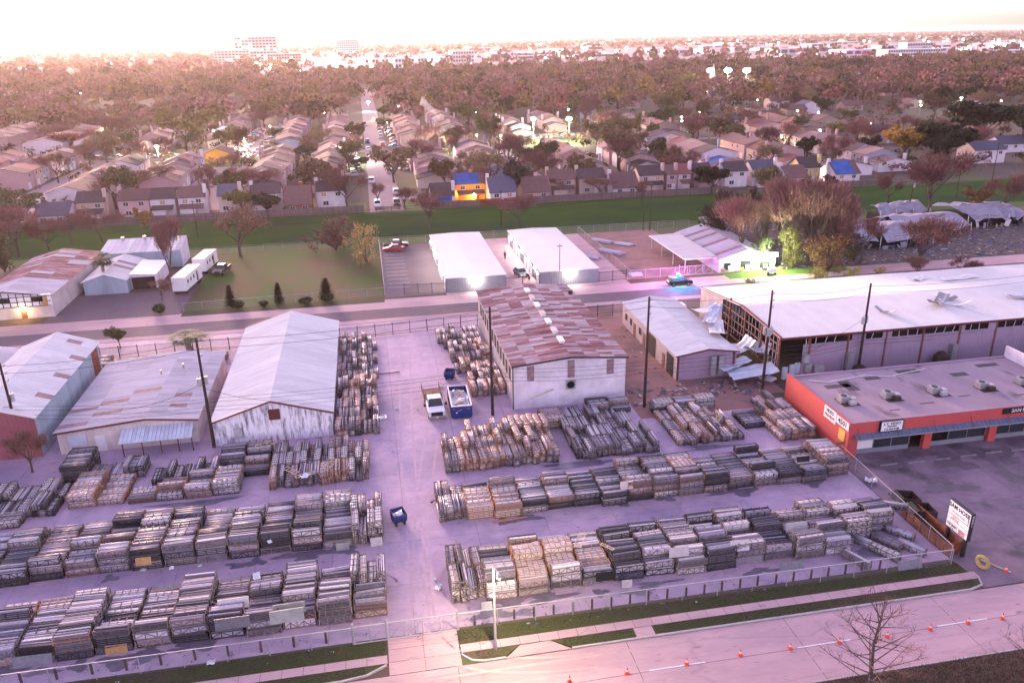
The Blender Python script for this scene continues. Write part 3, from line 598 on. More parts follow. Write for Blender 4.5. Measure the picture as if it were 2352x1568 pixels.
awo = aw.obj('awning', 'awning_blue', ST); awo['kind'] = 'stuff'; MB().box(.6, 62, -.8, -.75, 2.34, 2.46).obj('awning_edge', 'steel_grey', awo)
for k in range(14): MB().beam((1 + 4.6 * k, -.02, 3.5), (1 + 4.6 * k, -.72, 2.48), .05, .05).obj('tie_rod', 'steel_rust', awo)
# signs on the shops
sg = patchbox(ST, 'sign_board', 3.5, 6.3, -.28, -.03, 2.85, 4.15, 'black'); patchbox(sg, 'sign_face', 3.62, 6.18, -.3, -.282, 2.93, 4.05, 'sign_white')
for s_, z_, k_ in (('L.V. VIDEO', 3.78, .44), ('PREVIEW', 3.44, .28), ('713-466-8188', 3.12, .32)): text(s_, k_, 'ink', sg, (4.9, -.305, z_), (pi / 2, 0, 0), bold=.012, sx=1.0)
sg = patchbox(ST, 'sign_board', 18.8, 25.6, -.14, -.03, 3.35, 4.0, 'iron'); text('SAN MIGUELITO', .56, 'ink_white', sg, (22.2, -.15, 3.67), (pi / 2, 0, 0), bold=.014, sx=1.15)
sg = patchbox(ST, 'sign_board', -.06, -.01, 2.6, 5.0, 2.75, 4.15, 'sign_white'); text('VIDEO', .54, 'ink', sg, (-.07, 3.8, 3.75), (pi / 2, 0, -pi / 2), bold=.014); text('PREVIEW', .48, 'ink_red', sg, (-.07, 3.8, 3.18), (pi / 2, 0, -pi / 2), bold=.014)
sg = patchbox(ST, 'sign_board', -.06, -.01, .12, 2.45, 3.15, 4.05, 'sign_white'); text('4501', .86, 'ink', sg, (-.07, 1.28, 3.6), (pi / 2, 0, -pi / 2), bold=.02)
patchbox(ST, 'notice', -.05, -.01, .6, 1.8, 1.5, 2.85, 'ink_yellow')
# side iron gate, roof machines, wheel stops
ig = thing('iron_gate', 'rusty iron gate at the corner of the red wall', 'gate', (48.7, 69.9, .03)); b = MB()
for k in range(9): b.box(-.6 + .13 * k, -.56 + .13 * k, -.02, .02, 0, 1.8)
b.box(-.62, .52, -.03, .03, 1.75, 1.9); b.box(-.62, .52, -.03, .03, .1, .16); b.obj('bars', 'steel_rust', ig)
for i, x in enumerate((3.1, 8.7, 14.8, 21.1, 26.6, 33)):
    u = thing('roof_machine', 'grey air conditioner on the shop roof, ' + ORD[i] + ' from the red side wall', 'air conditioner', (SX + x, SY + 5.8, 3.84), 0, 'shop roof air conditioners')
    MB().box(-.85, .25, -.4, .6, 0, .75).obj('housing', 'steel_grey', u); MB().tube([(-.3, .1, .75), (-.3, .1, .8)], .36, 12).obj('fan_cover', 'iron', u)
    MB().box(.3, .95, -.6, .1, .05, .55).obj('duct', 'transformer', u); MB().box(-.1, .7, -1.1, -.62, 0, .45).obj('condenser', 'dark_steel' if i % 2 else 'transformer', u); MB().box(-.9, 1.1, -1.2, .7, -.045, -.005).obj('mount', 'dark_steel', u)
for i in range(16):
    x = 53 + 3.2 * i; tag(MB().box(-1.0, 1.0, -.09, .09, 0, .12).obj('wheel_stop', 'stop', None, (x, 67.2 + R.uniform(-.1, .1), .033), R.uniform(-.03, .03)), 'low concrete wheel stop, ' + ORD[i] + ' from the left before the shops', 'wheel stop', 'wheel stops before the shops')
# ------------------------------------------------------------------ storage buildings
for nm, x0_, x1_, lab in (('a', 12.7, 23.8, 'white roofed storage building beside the striped lot, lamps on its side'), ('b', 30.4, 41.6, 'white roofed storage building on the right of the lane')):
    t = thing('storage_building', lab, 'storage', (x0_, 140.4, .02)); W = x1_ - x0_; Ln = 35.2
    b = MB(); rib_wall(b, (0, 0), (W, 0), lambda s: 2.75); b.obj('wall', 'wall_greyblue', t)
    b = MB(); rib_wall(b, (W, 0), (W, Ln), lambda s: 2.75); b.obj('wall', 'wall_greyblue', t)
    b = MB(); rib_wall(b, (W, Ln), (0, Ln), lambda s: 2.75); b.obj('wall', 'wall_greyblue', t)
    b = MB(); rib_wall(b, (0, Ln), (0, 0), lambda s: 2.75); b.obj('wall', 'wall_greyblue', t)
    r_ = MB(); r_.prism([(-.15, 2.75), (W + .15, 2.75), (W + .15, 2.85), (W / 2, 3.05), (-.15, 2.85)], -.15, Ln + .15); r_.obj('roof', 'roof_membrane', t)
    for k in range(11):
        patchbox(t, 'roller_door', -.07, -.04, 1.2 + 3.1 * k, 3.5 + 3.1 * k, .05, 2.2, 'awning_blue' if k % 4 == 1 else 'trim_white')
        patchbox(t, 'roller_door', W + .04, W + .07, 1.2 + 3.1 * k, 3.5 + 3.1 * k, .05, 2.2, 'awning_blue' if k % 3 == 1 else 'trim_white')
    for k in range(5):
        y = 4.4 + 6.4 * k; l = MB().box(-.28, -.08, y, y + .35, 2.3, 2.5).obj('wall_lamp', 'lamp_white', t); lamp(l, (-.6, y + .17, 2.2), 60, (1, .95, .78), .15)
    l = MB().box(W * .5 - .2, W * .5 + .2, -.28, -.08, 2.3, 2.55).obj('wall_lamp', 'lamp_white', t); lamp(l, (W * .5, -.7, 2.25), 130, (1, .95, .75), .15)
# ------------------------------------------------------------------ torn house with canopy
TH = shed('house', 'torn low building with pale roof and floodlit broken front', 66.2, 141.0, 11.8, 23.0, 2.75, 2.75, 4.4, 5.9, ('wall_white', 'wall_cream', 'wall_cream', 'wall_white'), 'roof_galv', pw=1.28, splits=1, ribs=4, cat='house', trim='trim_white', sky={(0, 2, 0), (0, 7, 0), (0, 11, 0), (0, 14, 0)})
for x0_, x1_, z1_ in ((1, 2.4, 1.9), (4.5, 6.5, 2.1), (8.6, 10.8, 1.7)): patchbox(TH, 'broken_opening', x0_, x1_, -.1, -.04, .5, z1_, 'glass')
for k in range(9): MB().cbox((.8 + 1.25 * k, -.3 - R.random() * .5, .5 + R.random()), (.9, .06, .7), tilt=mathutils.Matrix.Rotation(R.uniform(-.8, .8), 3, 'X')).obj('torn_siding', 'sheet_white' if k % 3 else 'ply', TH, rz=R.uniform(-.05, .05))
CN = thing('canopy', 'flat pale metal canopy on posts beside the torn house', 'canopy', (59.4, 142.0, .03)); b = MB()
for k in range(22): b.face([(0, k * .92, 3.0), (6.7, k * .92, 3.15), (6.7, k * .92 + .9, 3.15), (0, k * .92 + .9, 3.0)]); b.box(0, 6.7, k * .92 + .84, k * .92 + .92, 2.9, 2.98)
b.obj('canopy_roof', 'roof_galv', CN); patchbox(CN, 'gutter', -.15, 0, 0, 20.2, 2.85, 3.02, 'trim_white'); patchbox(CN, 'beam', 0, 6.7, -.1, 0, 2.8, 2.98, 'trim_white')
for x, y in ((.3, .4), (.3, 6.8), (.3, 13.2), (.3, 19.4), (4, .4)): patchbox(CN, 'post', x, x + .14, y, y + .14, 0, 2.9, 'galv_post')
# ------------------------------------------------------------------ left group of workshops
TU = shed('workshop', 'half timbered shop front with rusty red roof and lit doorway at the left edge', -68.0, 143.0, 12.8, 30.0, 3.6, 3.9, 5.0, 5.6, ('trim_white', 'wall_cream', 'wall_cream', 'wall_cream'), 'roof_rust', pw=1.5, splits=2, ribs=5, cat='workshop', trim='trim_dark', alt='roof_galv', altf=lambda s, f, k, R: f < .26 or R.random() < .22)
for x in np.arange(.6, 12.9, 1.15): patchbox(TU, 'timber', x - .07, x + .07, -.42, -.36, 2.1, 4.1 + .6 * (1 - abs(x - 5.6) / 6), 'trim_dark')
for z in (2.15, 3.0, 3.9): patchbox(TU, 'timber', .2, 12.8, -.43, -.37, z - .06, z + .06, 'trim_dark')
patchbox(TU, 'jetty', .1, 12.9, -.36, -.05, 2.0, 4.15, 'sign_white'); patchbox(TU, 'shop_front_wall', .1, 12.9, -.12, -.05, 0, 2.0, 'wall_cream')
for x in (4.6, 9.8): patchbox(TU, 'window', x, x + 1.8, -.445, -.38, 2.95, 3.8, 'void')
patchbox(TU, 'door', 7.6, 8.5, -.16, -.1, .05, 1.9, 'steel_rust'); patchbox(TU, 'panel', 11.2, 12.3, -.445, -.38, 2.2, 3.85, 'ply')
l = MB().box(8.2, 8.5, -.3, -.16, 1.75, 1.9).obj('door_lamp', 'lamp_warm', TU); lamp(l, (8.1, -.6, 1.7), 90, (1, .62, .18)); lamp(l, (1.2, -.8, 1.7), 120, (1, .9, .45))
BW1 = shed('workshop', 'pale blue workshop with white gable roof behind the fan palm', -53.7, 154.6, 7.6, 14.6, 2.7, 2.7, 4.0, 3.9, ('wall_blue', 'wall_blue', 'wall_blue', 'wall_blue'), 'roof_white', pw=1.46, ribs=4, cat='workshop', trim='trim_white', sky={(1, 6, 0), (1, 4, 0)})
LB = thing('lean_to', 'pale lean-to with a dark open bay beside the blue workshop', 'shed', (-46.0, 157.0, .02)); b = MB()
b.prism([(0, 0), (4.6, 0), (4.6, 2.6), (0, 2.9)], 0.0, 10.5); b.obj('wall', 'wall_white', LB); patchbox(LB, 'bay', .2, 4.4, -.06, -.02, 0, 2.3, 'void'); r_ = MB(); r_.prism([(-.1, 2.95), (4.8, 2.62), (4.8, 2.72), (-.1, 3.05)], -.3, 10.6); r_.obj('roof', 'roof_galv', LB)  # bay is a black panel painted for the shaded inside
BH = thing('workshop', 'long pale metal shed with roof vents near the channel', 'workshop', (-55.6, 172.0, .02)); b = MB(); rib_wall(b, (0, 0), (16, 0), lambda s: 3.6); b.obj('wall', 'wall_blue', BH); b = MB(); rib_wall(b, (16, 0), (16, 7.8), lambda s: 3.6 + 1.2 * s); b.obj('wall', 'wall_white', BH)
b = MB(); rib_wall(b, (0, 7.8), (0, 0), lambda s: 4.8 - 1.2 * s); b.obj('wall', 'wall_blue', BH); b = MB(); rib_wall(b, (16, 7.8), (0, 7.8), lambda s: 4.8); b.obj('wall', 'wall_blue', BH)
for k in range(14): MB().prism([(-.2, 3.58), (7.9, 4.83), (7.9, 4.89), (-.2, 3.64)], k * 1.15, k * 1.15 + 1.1, 'x').obj('roof_panel', 'roof_galv' if k % 4 else 'roof_white', BH)
for x, h_ in ((3.2, .5), (7.6, .5), (13.6, 1.7)): MB().tube([(x, 7.0, 4.6), (x, 7.0, 4.7 + h_), (x, 7.0, 4.95 + h_)], [.3, .3, .38], 10).obj('vent', 'steel_grey', BH)
for x0_, y0_, L_, lab in ((-37.3, 151.0, 9.6, 'white site trailer with red door on blocks by the field'), (-36.0, 164.3, 8.2, 'white box trailer behind the site trailer')):
    t = thing('trailer', lab, 'trailer', (x0_, y0_, 0), -.13); MB().box(0, 2.5, 0, L_, .75, 3.3).obj('box_body', 'sign_white', t); MB().box(-.03, 2.53, -.03, L_ + .03, 3.3, 3.36).obj('roof', 'wall_cream', t)
    for y in (1.0, L_ - 2.0, L_ - 1.0):
        for x in (.1, 2.1): MB().tube([(x, y, .42), (x + .28, y, .42)], .42, 12).obj('wheel', 'rubber', t)
    for k in range(3): patchbox(t, 'window', 2.5, 2.53, 1.2 + 1.7 * k, 1.8 + 1.7 * k, 1.9, 2.6, 'glass')
    patchbox(t, 'door', 2.5, 2.54, L_ - 3.2, L_ - 2.4, .9, 2.8, 'fence_red'); patchbox(t, 'skirt', .2, 2.3, .05, .2, .3, .75, 'dark_steel')
# ------------------------------------------------------------------ slab crates
mat('wood_grey', (0.25, 0.195, 0.19), 0.9, col2=(0.13, 0.105, 0.11), scale=3, island=0.45, orand=0.2)
mat('wood_dark', (0.085, 0.07, 0.07), 0.9, col2=(0.045, 0.038, 0.04), scale=3, island=0.5, orand=0.25)
mat('wood_brown', (0.26, 0.16, 0.12), 0.9, col2=(0.17, 0.10, 0.08), scale=3, island=0.35, orand=0.2)
mat('wood_orange', (0.42, 0.215, 0.125), 0.85, col2=(0.30, 0.15, 0.10), scale=3, island=0.3, orand=0.15)
ramp_mat('slab_mix', [(.50, .44, .54), (.13, .115, .15), (.38, .33, .42), (.60, .54, .60), (.08, .07, .095), (.36, .27, .29), (.45, .40, .49), (.20, .185, .25)], 0.5, 'both', .2)
ramp_mat('slab_dark', [(.07, .06, .085), (.15, .135, .18), (.04, .035, .05), (.24, .22, .29), (.42, .38, .46), (.10, .09, .12)], 0.45, 'both', .2)
ramp_mat('slab_pale', [(.66, .60, .65), (.52, .46, .50), (.72, .67, .72), (.38, .32, .36), (.58, .50, .52), (.24, .21, .26)], 0.5, 'both', .15)
mat('wrap', (0.66, 0.63, 0.68), 0.3, col2=(0.50, 0.47, 0.53), scale=2.5, orand=0.15, spec=0.5)
CL, CW, CH = 2.62, 0.68, 0.72
def crate_meshes(seed, frame_m, slab_m, wrapped=False, battens=None, sidepat=None):
    r = random.Random(seed); f = MB(); w_ = CW / 2; l_ = CL / 2
    for x in (-l_ + .03, l_ - .03):
        for y in (-w_ + .03, w_ - .03): f.box(x - .035, x + .035, y - .035, y + .035, 0, CH - r.uniform(0, .12))
        f.box(x - .025, x + .025, -w_, w_, .04, .11); f.box(x - .02, x + .02, -w_, w_, CH - .16, CH - .08)
        f.beam((x, -w_ + .05, .1), (x, w_ - .05, CH - .12), .03, .06)
    for y in (-w_ + .02, w_ - .02):
        f.box(-l_, l_, y - .025, y + .025, .02, .10)
        if r.random() < .85: f.box(-l_, l_, y - .02, y + .02, CH - .17, CH - .09)
        n = r.choice((3, 4, 5)); pat = sidepat if sidepat is not None else r.random()
        for k in range(1, n): x = -l_ + CL * k / n; f.box(x - .03, x + .03, y - .03, y + .03, .03, CH - .1)
        if pat < .7:
            for k in range(n):
                a, c = -l_ + CL * k / n, -l_ + CL * (k + 1) / n; up = k % 2
                f.beam((a, y, .06 if up else CH - .14), (c, y, CH - .14 if up else .06), .025, .055)
        else:
            for z in (.25, .42): f.box(-l_, l_, y - .018, y + .018, z - .035, z + .035)
    nb = battens if battens is not None else r.choice((0, 0, 0, 0, 4, 5))
    for k in range(nb): x = -l_ + .1 + (CL - .2) * k / max(1, nb - 1); f.box(x - .035, x + .035, -w_, w_, CH - .02, CH + .015)
    if wrapped:
        for y in (-.2, .0, .2): f.box(-l_, l_, y - .03, y + .03, CH - .018, CH + .004)
    for y in (-.2, .2): f.box(-l_ + .1, l_ - .1, y - .05, y + .05, -.02, .04)
    fm = f.mesh('frame', frame_m)
    s = MB()
    if wrapped:
        s.box(-l_ + .09, l_ - .09, -w_ + .06, w_ - .06, .06, CH - .03)
        for k in range(5): x = -l_ + .3 + .5 * k; s.cbox((x, r.uniform(-.1, .1), CH - .04), (.42, .5, .05 + .02 * r.random()), rz=r.uniform(-.2, .2))
    else:
        y = -w_ + .07; lean = r.uniform(-.03, .03)
        while y < w_ - .08:
            t = r.choice((.04, .06, .08, .11)); ln = CL - .16 - r.uniform(0, .16); h = .66 - r.uniform(0, .12); xo = r.uniform(-.05, .05)
            s.cbox((xo, y + t / 2, .06 + h / 2), (ln, t, h)); y += t + r.choice((.015, .02, .05, .09))
            if r.random() < .12: y += .10
    return fm, s.mesh('slab_pack', slab_m)
KINDS = {}
def kind(k, fm, sm, n, **kw): KINDS[k] = [crate_meshes(1000 * len(KINDS) + i, fm, sm, **kw) for i in range(n)]
kind('grey', 'wood_grey', 'slab_mix', 9); kind('dark', 'wood_dark', 'slab_dark', 7); kind('brown', 'wood_brown', 'slab_mix', 6); kind('pale', 'wood_grey', 'slab_pale', 6)
kind('orange', 'wood_orange', 'slab_pale', 4, battens=5); kind('wrapped', 'wood_orange', 'wrap', 4, wrapped=True, battens=6); kind('greywrap', 'wood_grey', 'wrap', 4, wrapped=True, battens=6)
LOOK = {'grey': 'weathered grey slab crate', 'dark': 'charcoal dark slab crate', 'brown': 'brown timber slab crate', 'pale': 'grey crate of pale slabs', 'orange': 'orange timber slab crate', 'wrapped': 'orange crate with white wrapped top', 'greywrap': 'grey crate with plastic wrapped top'}
CRATES = []        # (priority distance, kind, x, y, z, rz, label)
def cell(k, x, y, z, rz, lab): CRATES.append((math.dist((x, y, z), (0, 0, CAM_H)) , k, x, y, z, rz, lab))
def block(x_edge, sgn, ncol, y0, nrow, mix, where, along='x', hi=(1, 2, 2, 2, 3), special=None, pitch=None, rowp=.735, skipf=None, slope=None):
    """columns counted from the driveway side; rows counted from the front"""
    px = pitch or (CL + .17 if along == 'x' else CW + .06); py = rowp if along == 'x' else CL + .1
    prev = {}
    for c in range(ncol):
        cj = R.uniform(-.25, .25); ht = R.choice(hi)
        for r_ in range(nrow):
            if skipf and skipf(c, r_): continue
            if R.random() < .35: ht = R.choice(hi)
            sp_ = special(c, r_) if special else None; n = sp_[1] if sp_ else ht; kk = sp_[0] if sp_ else None
            for l in range(n):
                k = kk or R.choice(mix)
                x = x_edge + sgn * (px * (c + .5)) + R.uniform(-.06, .06); y = y0 + py * (r_ + .5) + cj + R.uniform(-.03, .03)
                lay = '' if n == 1 or l == n - 1 else (' bottom' if l == 0 else ' middle')
                lab = None
                if l == n - 1 or r_ == 0 or c == 0:
                    lab = '%s,%s %s row, %s column, %s' % (LOOK[k], lay + ',' if lay else '', ORD[r_], ORD[c], where)
                cell(k, x, y, .05 + l * (CH + .03), (0 if along == 'x' else pi / 2) + R.uniform(-.03, .03), lab)
GD = ['grey'] * 4 + ['dark'] * 3 + ['brown'] * 2 + ['pale'] * 2
DD = ['dark'] * 4 + ['grey'] * 3 + ['brown']; PP = ['pale'] * 3 + ['grey'] * 3 + ['brown', 'greywrap']; OO = ['wrapped'] * 3 + ['orange'] * 3 + ['brown', 'pale']
def sp_fl(c, r):
    if c in (8, 9) and r in (6, 7): return ('orange', 2)
    if c in (1,) and r < 2: return ('brown', 2)
    if c == 1 and r == 0: return ('orange', 2)
    if c >= 9 and r < 5: return (R.choice(('pale', 'grey')), R.choice((2, 2, 3)))
HI = (2, 2, 3, 3, 3)
# front left
block(-3.95, -1, 10, 53.7, 8, GD, 'front left block', special=sp_fl, hi=HI)
block(-1.15, -1, 4, 57.0, 1, PP, 'upright pack left of driveway', along='y', hi=(2, 3)); block(-1.15, -1, 1, 53.75, 4, ['brown', 'orange', 'grey'], 'front left corner stack', hi=(2, 2, 3), pitch=2.8)
# second left
block(-3.95, -1, 12, 64.4, 9, GD + DD, 'second left block', hi=HI, special=lambda c, r: ('dark', 2) if c > 9 and r < 5 else (('greywrap', 3) if c == 0 and 5 < r < 8 else (('orange', 1) if (c, r) == (1, 1) else None)))
block(-1.15, -1, 4, 64.3, 2, PP, 'second left end pack', along='y', hi=(2, 2, 3))
# front right
def sp_fr(c, r):
    if c in (1, 2) and 1 <= r <= 5: return ('wrapped', 2 if r < 4 else 3)
    if c == 3 and 1 <= r <= 3: return ('orange', 2)
    if c == 4 or c == 5 and r > 4: return ('dark', R.choice((2, 3)))
    if c in (6, 8, 10, 11, 12): return (R.choice(('pale', 'grey', 'pale')), R.choice(HI))
    if c == 7 or c == 9: return (R.choice(('dark', 'dark', 'grey')), R.choice(HI))
block(6.9, 1, 14, 54.1, 8, GD, 'front right block', hi=HI, special=sp_fr, skipf=lambda c, r: c > 11 and r < (c - 10))
block(4.1, 1, 4, 54.3, 2, PP, 'upright pack right of driveway', along='y', hi=(2, 2, 3))
# second right
block(6.9, 1, 15, 66.0, 7, GD, 'second right block', pitch=2.71, hi=(2, 2, 3, 2, 3), skipf=lambda c, r: r == 6 and c < 5, special=lambda c, r: ('orange', 2) if c in (0, 1) and r < 5 else (('wrapped', 3) if (c, r) in ((8, 4), (8, 5), (8, 3)) else (('dark', 2) if c in (4, 5) and R.random() < .7 else None)))
block(4.2, 1, 4, 66.4, 1, PP, 'second right end pack', along='y', hi=(2, 2))
block(4.2, 1, 4, 69.1, 1, PP, 'second right back pack', along='y', hi=(1, 2))
# third row, end on
block(5.8, 1, 17, 75.4, 3, PP + OO, 'near pack beside the blue container', along='y', hi=(2, 2, 3), special=lambda c, r: ('orange', 2) if r == 0 and 2 < c < 9 else (('wrapped', 3) if r == 2 and 10 < c else None), skipf=lambda c, r: r == 2 and c < 4)
block(20.3, 1, 13, 75.2, 4, PP + ['dark'] * 2 + ['grey'] * 3, 'pack before the tall hall', along='y', hi=(1, 1, 2, 2), skipf=lambda c, r: r == 3 and c > 9 or c > 10 and r > 1)
block(32.4, 1, 11, 75.9, 3, PP + OO + ['brown'] * 3, 'orange pack by the dirt alley', along='y', hi=(1, 1, 2), skipf=lambda c, r: c > 8 and r == 2)
block(41.6, 1, 3, 77.0, 7, ['dark', 'dark', 'grey'], 'dark stack near the back fence', hi=(1, 1, 2), skipf=lambda c, r: c > 0 or r < 2)
block(44.2, 1, 6, 74.6, 4, PP + OO, 'pack along the red wall', along='y', hi=(1, 1, 2), skipf=lambda c, r: c < r - 1)
block(18.1, 1, 1, 83.2, 4, ['orange', 'wrapped', 'dark', 'brown'], 'orange stack under the fan', hi=(2, 2))
block(24.5, 1, 2, 85.6, 3, ['grey', 'dark'], 'grey stack at the hall corner', hi=(1, 2)); block(32.4, 1, 3, 84.6, 2, ['grey', 'greywrap', 'dark'], 'stack along the alley fence', hi=(1, 2))
# third row left
block(-2.3, -1, 14, 75.9, 3, PP + ['brown'] * 2 + ['orange'] * 2, 'pack before the peeling warehouse', along='y', hi=(1, 2, 2), special=lambda c, r: ('orange', 2) if r == 0 and 2 < c < 7 else (('greywrap', 2) if r == 1 and c % 2 else None))
block(-13.0, -1, 2, 79.0, 8, ['dark', 'grey', 'brown'], 'dark stack before the peeling front', hi=(1, 2), skipf=lambda c, r: c == 1 and r < 4)
block(-15.6, -1, 4, 75.9, 5, ['grey', 'brown', 'greywrap', 'orange'], 'middle left pack', hi=(1, 2), skipf=lambda c, r: c == 3 and r > 2)
block(-18.5, -1, 9, 79.6, 1, ['grey', 'pale', 'dark'], 'upright left pack', along='y', hi=(1, 2))
block(-27.0, -1, 2, 76.3, 7, OO, 'orange pack on the left', hi=(1, 2, 2)); block(-26.3, -1, 10, 81.6, 1, ['dark', 'grey'], 'dark pack before the low warehouse', along='y', hi=(1, 2)); block(-31.9, -1, 1, 81.8, 6, ['dark'], 'black stack before the low warehouse', hi=(2, 3))
block(-33.4, -1, 12, 75.6, 2, ['grey', 'pale', 'greywrap', 'dark'], 'far left pack', along='y', hi=(1, 1, 2)); block(-36.0, -1, 1, 74.0, 3, ['pale'], 'left edge stack', hi=(1, 1))
# strips along the warehouses
block(-0.9, -1, 7, 86.4, 4, PP + OO[:3] + ['dark'], 'strip along the white warehouse', along='y', hi=(1, 2, 2), skipf=lambda c, r: r == 3 and c > 5)
block(-0.9, -1, 7, 97.4, 1, ['orange', 'wrapped', 'brown', 'pale'], 'orange part of the left strip', along='y', hi=(2, 3))
block(-0.6, -1, 8, 100.3, 7, PP + ['orange', 'greywrap', 'brown'], 'back part of the left strip', along='y', hi=(1, 1, 2), skipf=lambda c, r: R.random() < .12 or (c < 1 and r % 2 == 0))
block(11.2, 1, 6, 94.2, 3, PP + OO, 'right strip beside the tall hall', along='y', hi=(1, 2), skipf=lambda c, r: R.random() < .1)
block(10.0, 1, 7, 102.3, 1, OO, 'orange right strip', along='y', hi=(1, 2)); block(9.8, 1, 8, 106.5, 2, OO + PP, 'middle right strip', along='y', hi=(1, 2)); block(8.6, 1, 9, 112.0, 3, PP + ['dark'], 'back right strip', along='y', hi=(1, 1, 2), skipf=lambda c, r: R.random() < .12)
block(-33, -1, 3, 113.0, 6, ['wrapped', 'brown', 'pale'], 'stack behind the low warehouse', hi=(1, 2)); block(-22.5, -1, 3, 113.5, 5, ['brown', 'pale', 'grey'], 'stack by the palm', hi=(1, 1))
# far right loose crates, askew
for i, (x, y, a) in enumerate(((39.8, 52.6, 2.0), (42.0, 54.6, 2.1), (44.0, 54.3, 2.15), (46.0, 55.4, 2.2), (42.9, 53.0, 2.1), (45.6, 53.2, 2.1))):
    cell(('pale', 'grey', 'brown', 'grey', 'greywrap', 'grey')[i], x, y, .05, a, 'crooked grey crate by the front corner, ' + ORD[i] + ' from the left')
cell('grey', 46.6, 57.6, 1.5, -.45, 'empty lattice crate tipped askew on top of the right end stacks')
CRATES.sort(key=lambda q: q[0])
n_ind = 0; rest = []
for d, k, x, y, z, rz, lab in CRATES:
    if lab and n_ind < 300:
        t = thing('slab_crate', lab, 'crate', (x, y, z), (R.uniform(-.012, .012), R.uniform(-.018, .018), rz + R.uniform(-.025, .025)), 'stacked slab crates'); fm, sm = R.choice(KINDS[k]); fl = R.choice((0, pi))
        place('frame', fm, t, (0, 0, 0), fl); place('slab_pack', sm, t, (0, 0, 0), fl); n_ind += 1
    else: rest.append((k, x, y, z, rz))
def merge(name, items, label):
    """items = (mesh, x, y, z, rz, scale): one mesh"""
    vs, ls, sz, mi, mats_, idx = [], [], [], [], [], {}; off = 0; cache = {}
    for me, x, y, z, rz, sc in items:
        if me.name not in cache:
            n = len(me.vertices); co = np.empty(n * 3, 'f'); me.vertices.foreach_get('co', co); li = np.empty(len(me.loops), 'i'); me.loops.foreach_get('vertex_index', li)
            tt = np.empty(len(me.polygons), 'i'); me.polygons.foreach_get('loop_total', tt); m_ = np.zeros(len(me.polygons), 'i'); me.polygons.foreach_get('material_index', m_)
            for q in me.materials:
                if q.name not in idx: idx[q.name] = len(mats_); mats_.append(q)
            lut = np.array([idx[q.name] for q in me.materials]); cache[me.name] = (co.reshape(-1, 3), li, tt, lut[m_])
        co, li, tt, m_ = cache[me.name]; c, s = cos(rz), sin(rz); p = co * sc
        vs.append(np.stack([p[:, 0] * c - p[:, 1] * s + x, p[:, 0] * s + p[:, 1] * c + y, p[:, 2] + z], 1)); ls.append(li + off); sz.append(tt); mi.append(m_); off += len(co)
    V_, L_, S_, M_ = np.concatenate(vs).astype('f'), np.concatenate(ls), np.concatenate(sz), np.concatenate(mi)
    me = raw_mesh(name, V_, L_, S_, M_, mats_)
    return tag(place(name, me), label, None, None, 'stuff')
def raw_mesh(name, V_, L_, S_, M_, mats_):
    me = bpy.data.meshes.new(name); me.vertices.add(len(V_)); me.vertices.foreach_set('co', np.ascontiguousarray(V_, 'f').ravel()); me.loops.add(len(L_)); me.loops.foreach_set('vertex_index', L_.astype('i'))
    me.polygons.add(len(S_)); st = np.zeros(len(S_), 'i'); st[1:] = np.cumsum(S_)[:-1]; me.polygons.foreach_set('loop_start', st); me.polygons.foreach_set('loop_total', S_.astype('i'))
    for q in mats_: me.materials.append(q)
    if M_ is not None: me.polygons.foreach_set('material_index', M_.astype('i'))
    me.update(calc_edges=True); me.validate(); return me
items = []
for k, x, y, z, rz in rest:
    fm, sm = R.choice(KINDS[k]); items += [(fm, x, y, z, rz, 1.0), (sm, x, y, z, rz, 1.0)]
merge('crate_stacks', items, 'the many further slab crates stacked behind and beneath the nearer ones')
# wet stains creeping out from under the stacks
def stain(x, y, rx, ry, seed):
    r = random.Random(seed); b = MB(); pts = []
    for k in range(22):
        a = 2 * pi * k / 22; q = 1 + .35 * sin(3 * a + seed) + r.uniform(-.22, .22); pts.append((x + rx * q * cos(a), y + ry * q * sin(a), .0345 + (seed % 9) * .0004))
    b.face(pts); return b
wb = []
for i in range(30):
    side = i % 4; yb = (53.3, 63.7, 53.6, 65.7)[side]; x = R.uniform(-31, -3) if side < 2 else R.uniform(6, 44)
    o = stain(x, yb + R.uniform(-.5, .3), R.uniform(.5, 2.2), R.uniform(.25, .8), i).obj('wet_stain', 'wet'); o['kind'] = 'structure'; o['label'] = 'dark wet stain on the yard concrete'
for i, (x, y, rx, ry) in enumerate(((7.2, 52.4, 1.6, .7), (9.5, 52.0, 1.2, .4), (20, 52.6, 1.5, .5), (-20, 75.0, 4, .6), (22, 74.4, 6, .6), (36, 75.0, 3, .5), (56, 62, 2.5, 1.2), (60, 66.5, 2, 1.8), (66, 66.5, 2.2, 1.6), (72, 66, 2.5, 1.9), (53, 67, 1.6, 1.2), (80, 65, 3, 1.5), (58, 68.6, 2.6, .6), (64, 63, .9, 2.6), (69, 62, .8, 2.8), (75, 63, .9, 2.5), (62, 57, 2.6, .7))):
    o = stain(x, y, rx, ry, 60 + i).obj('wet_stain', 'oil' if x > 49 else 'wet'); o['kind'] = 'structure'; o['label'] = 'dark wet stain on the concrete'
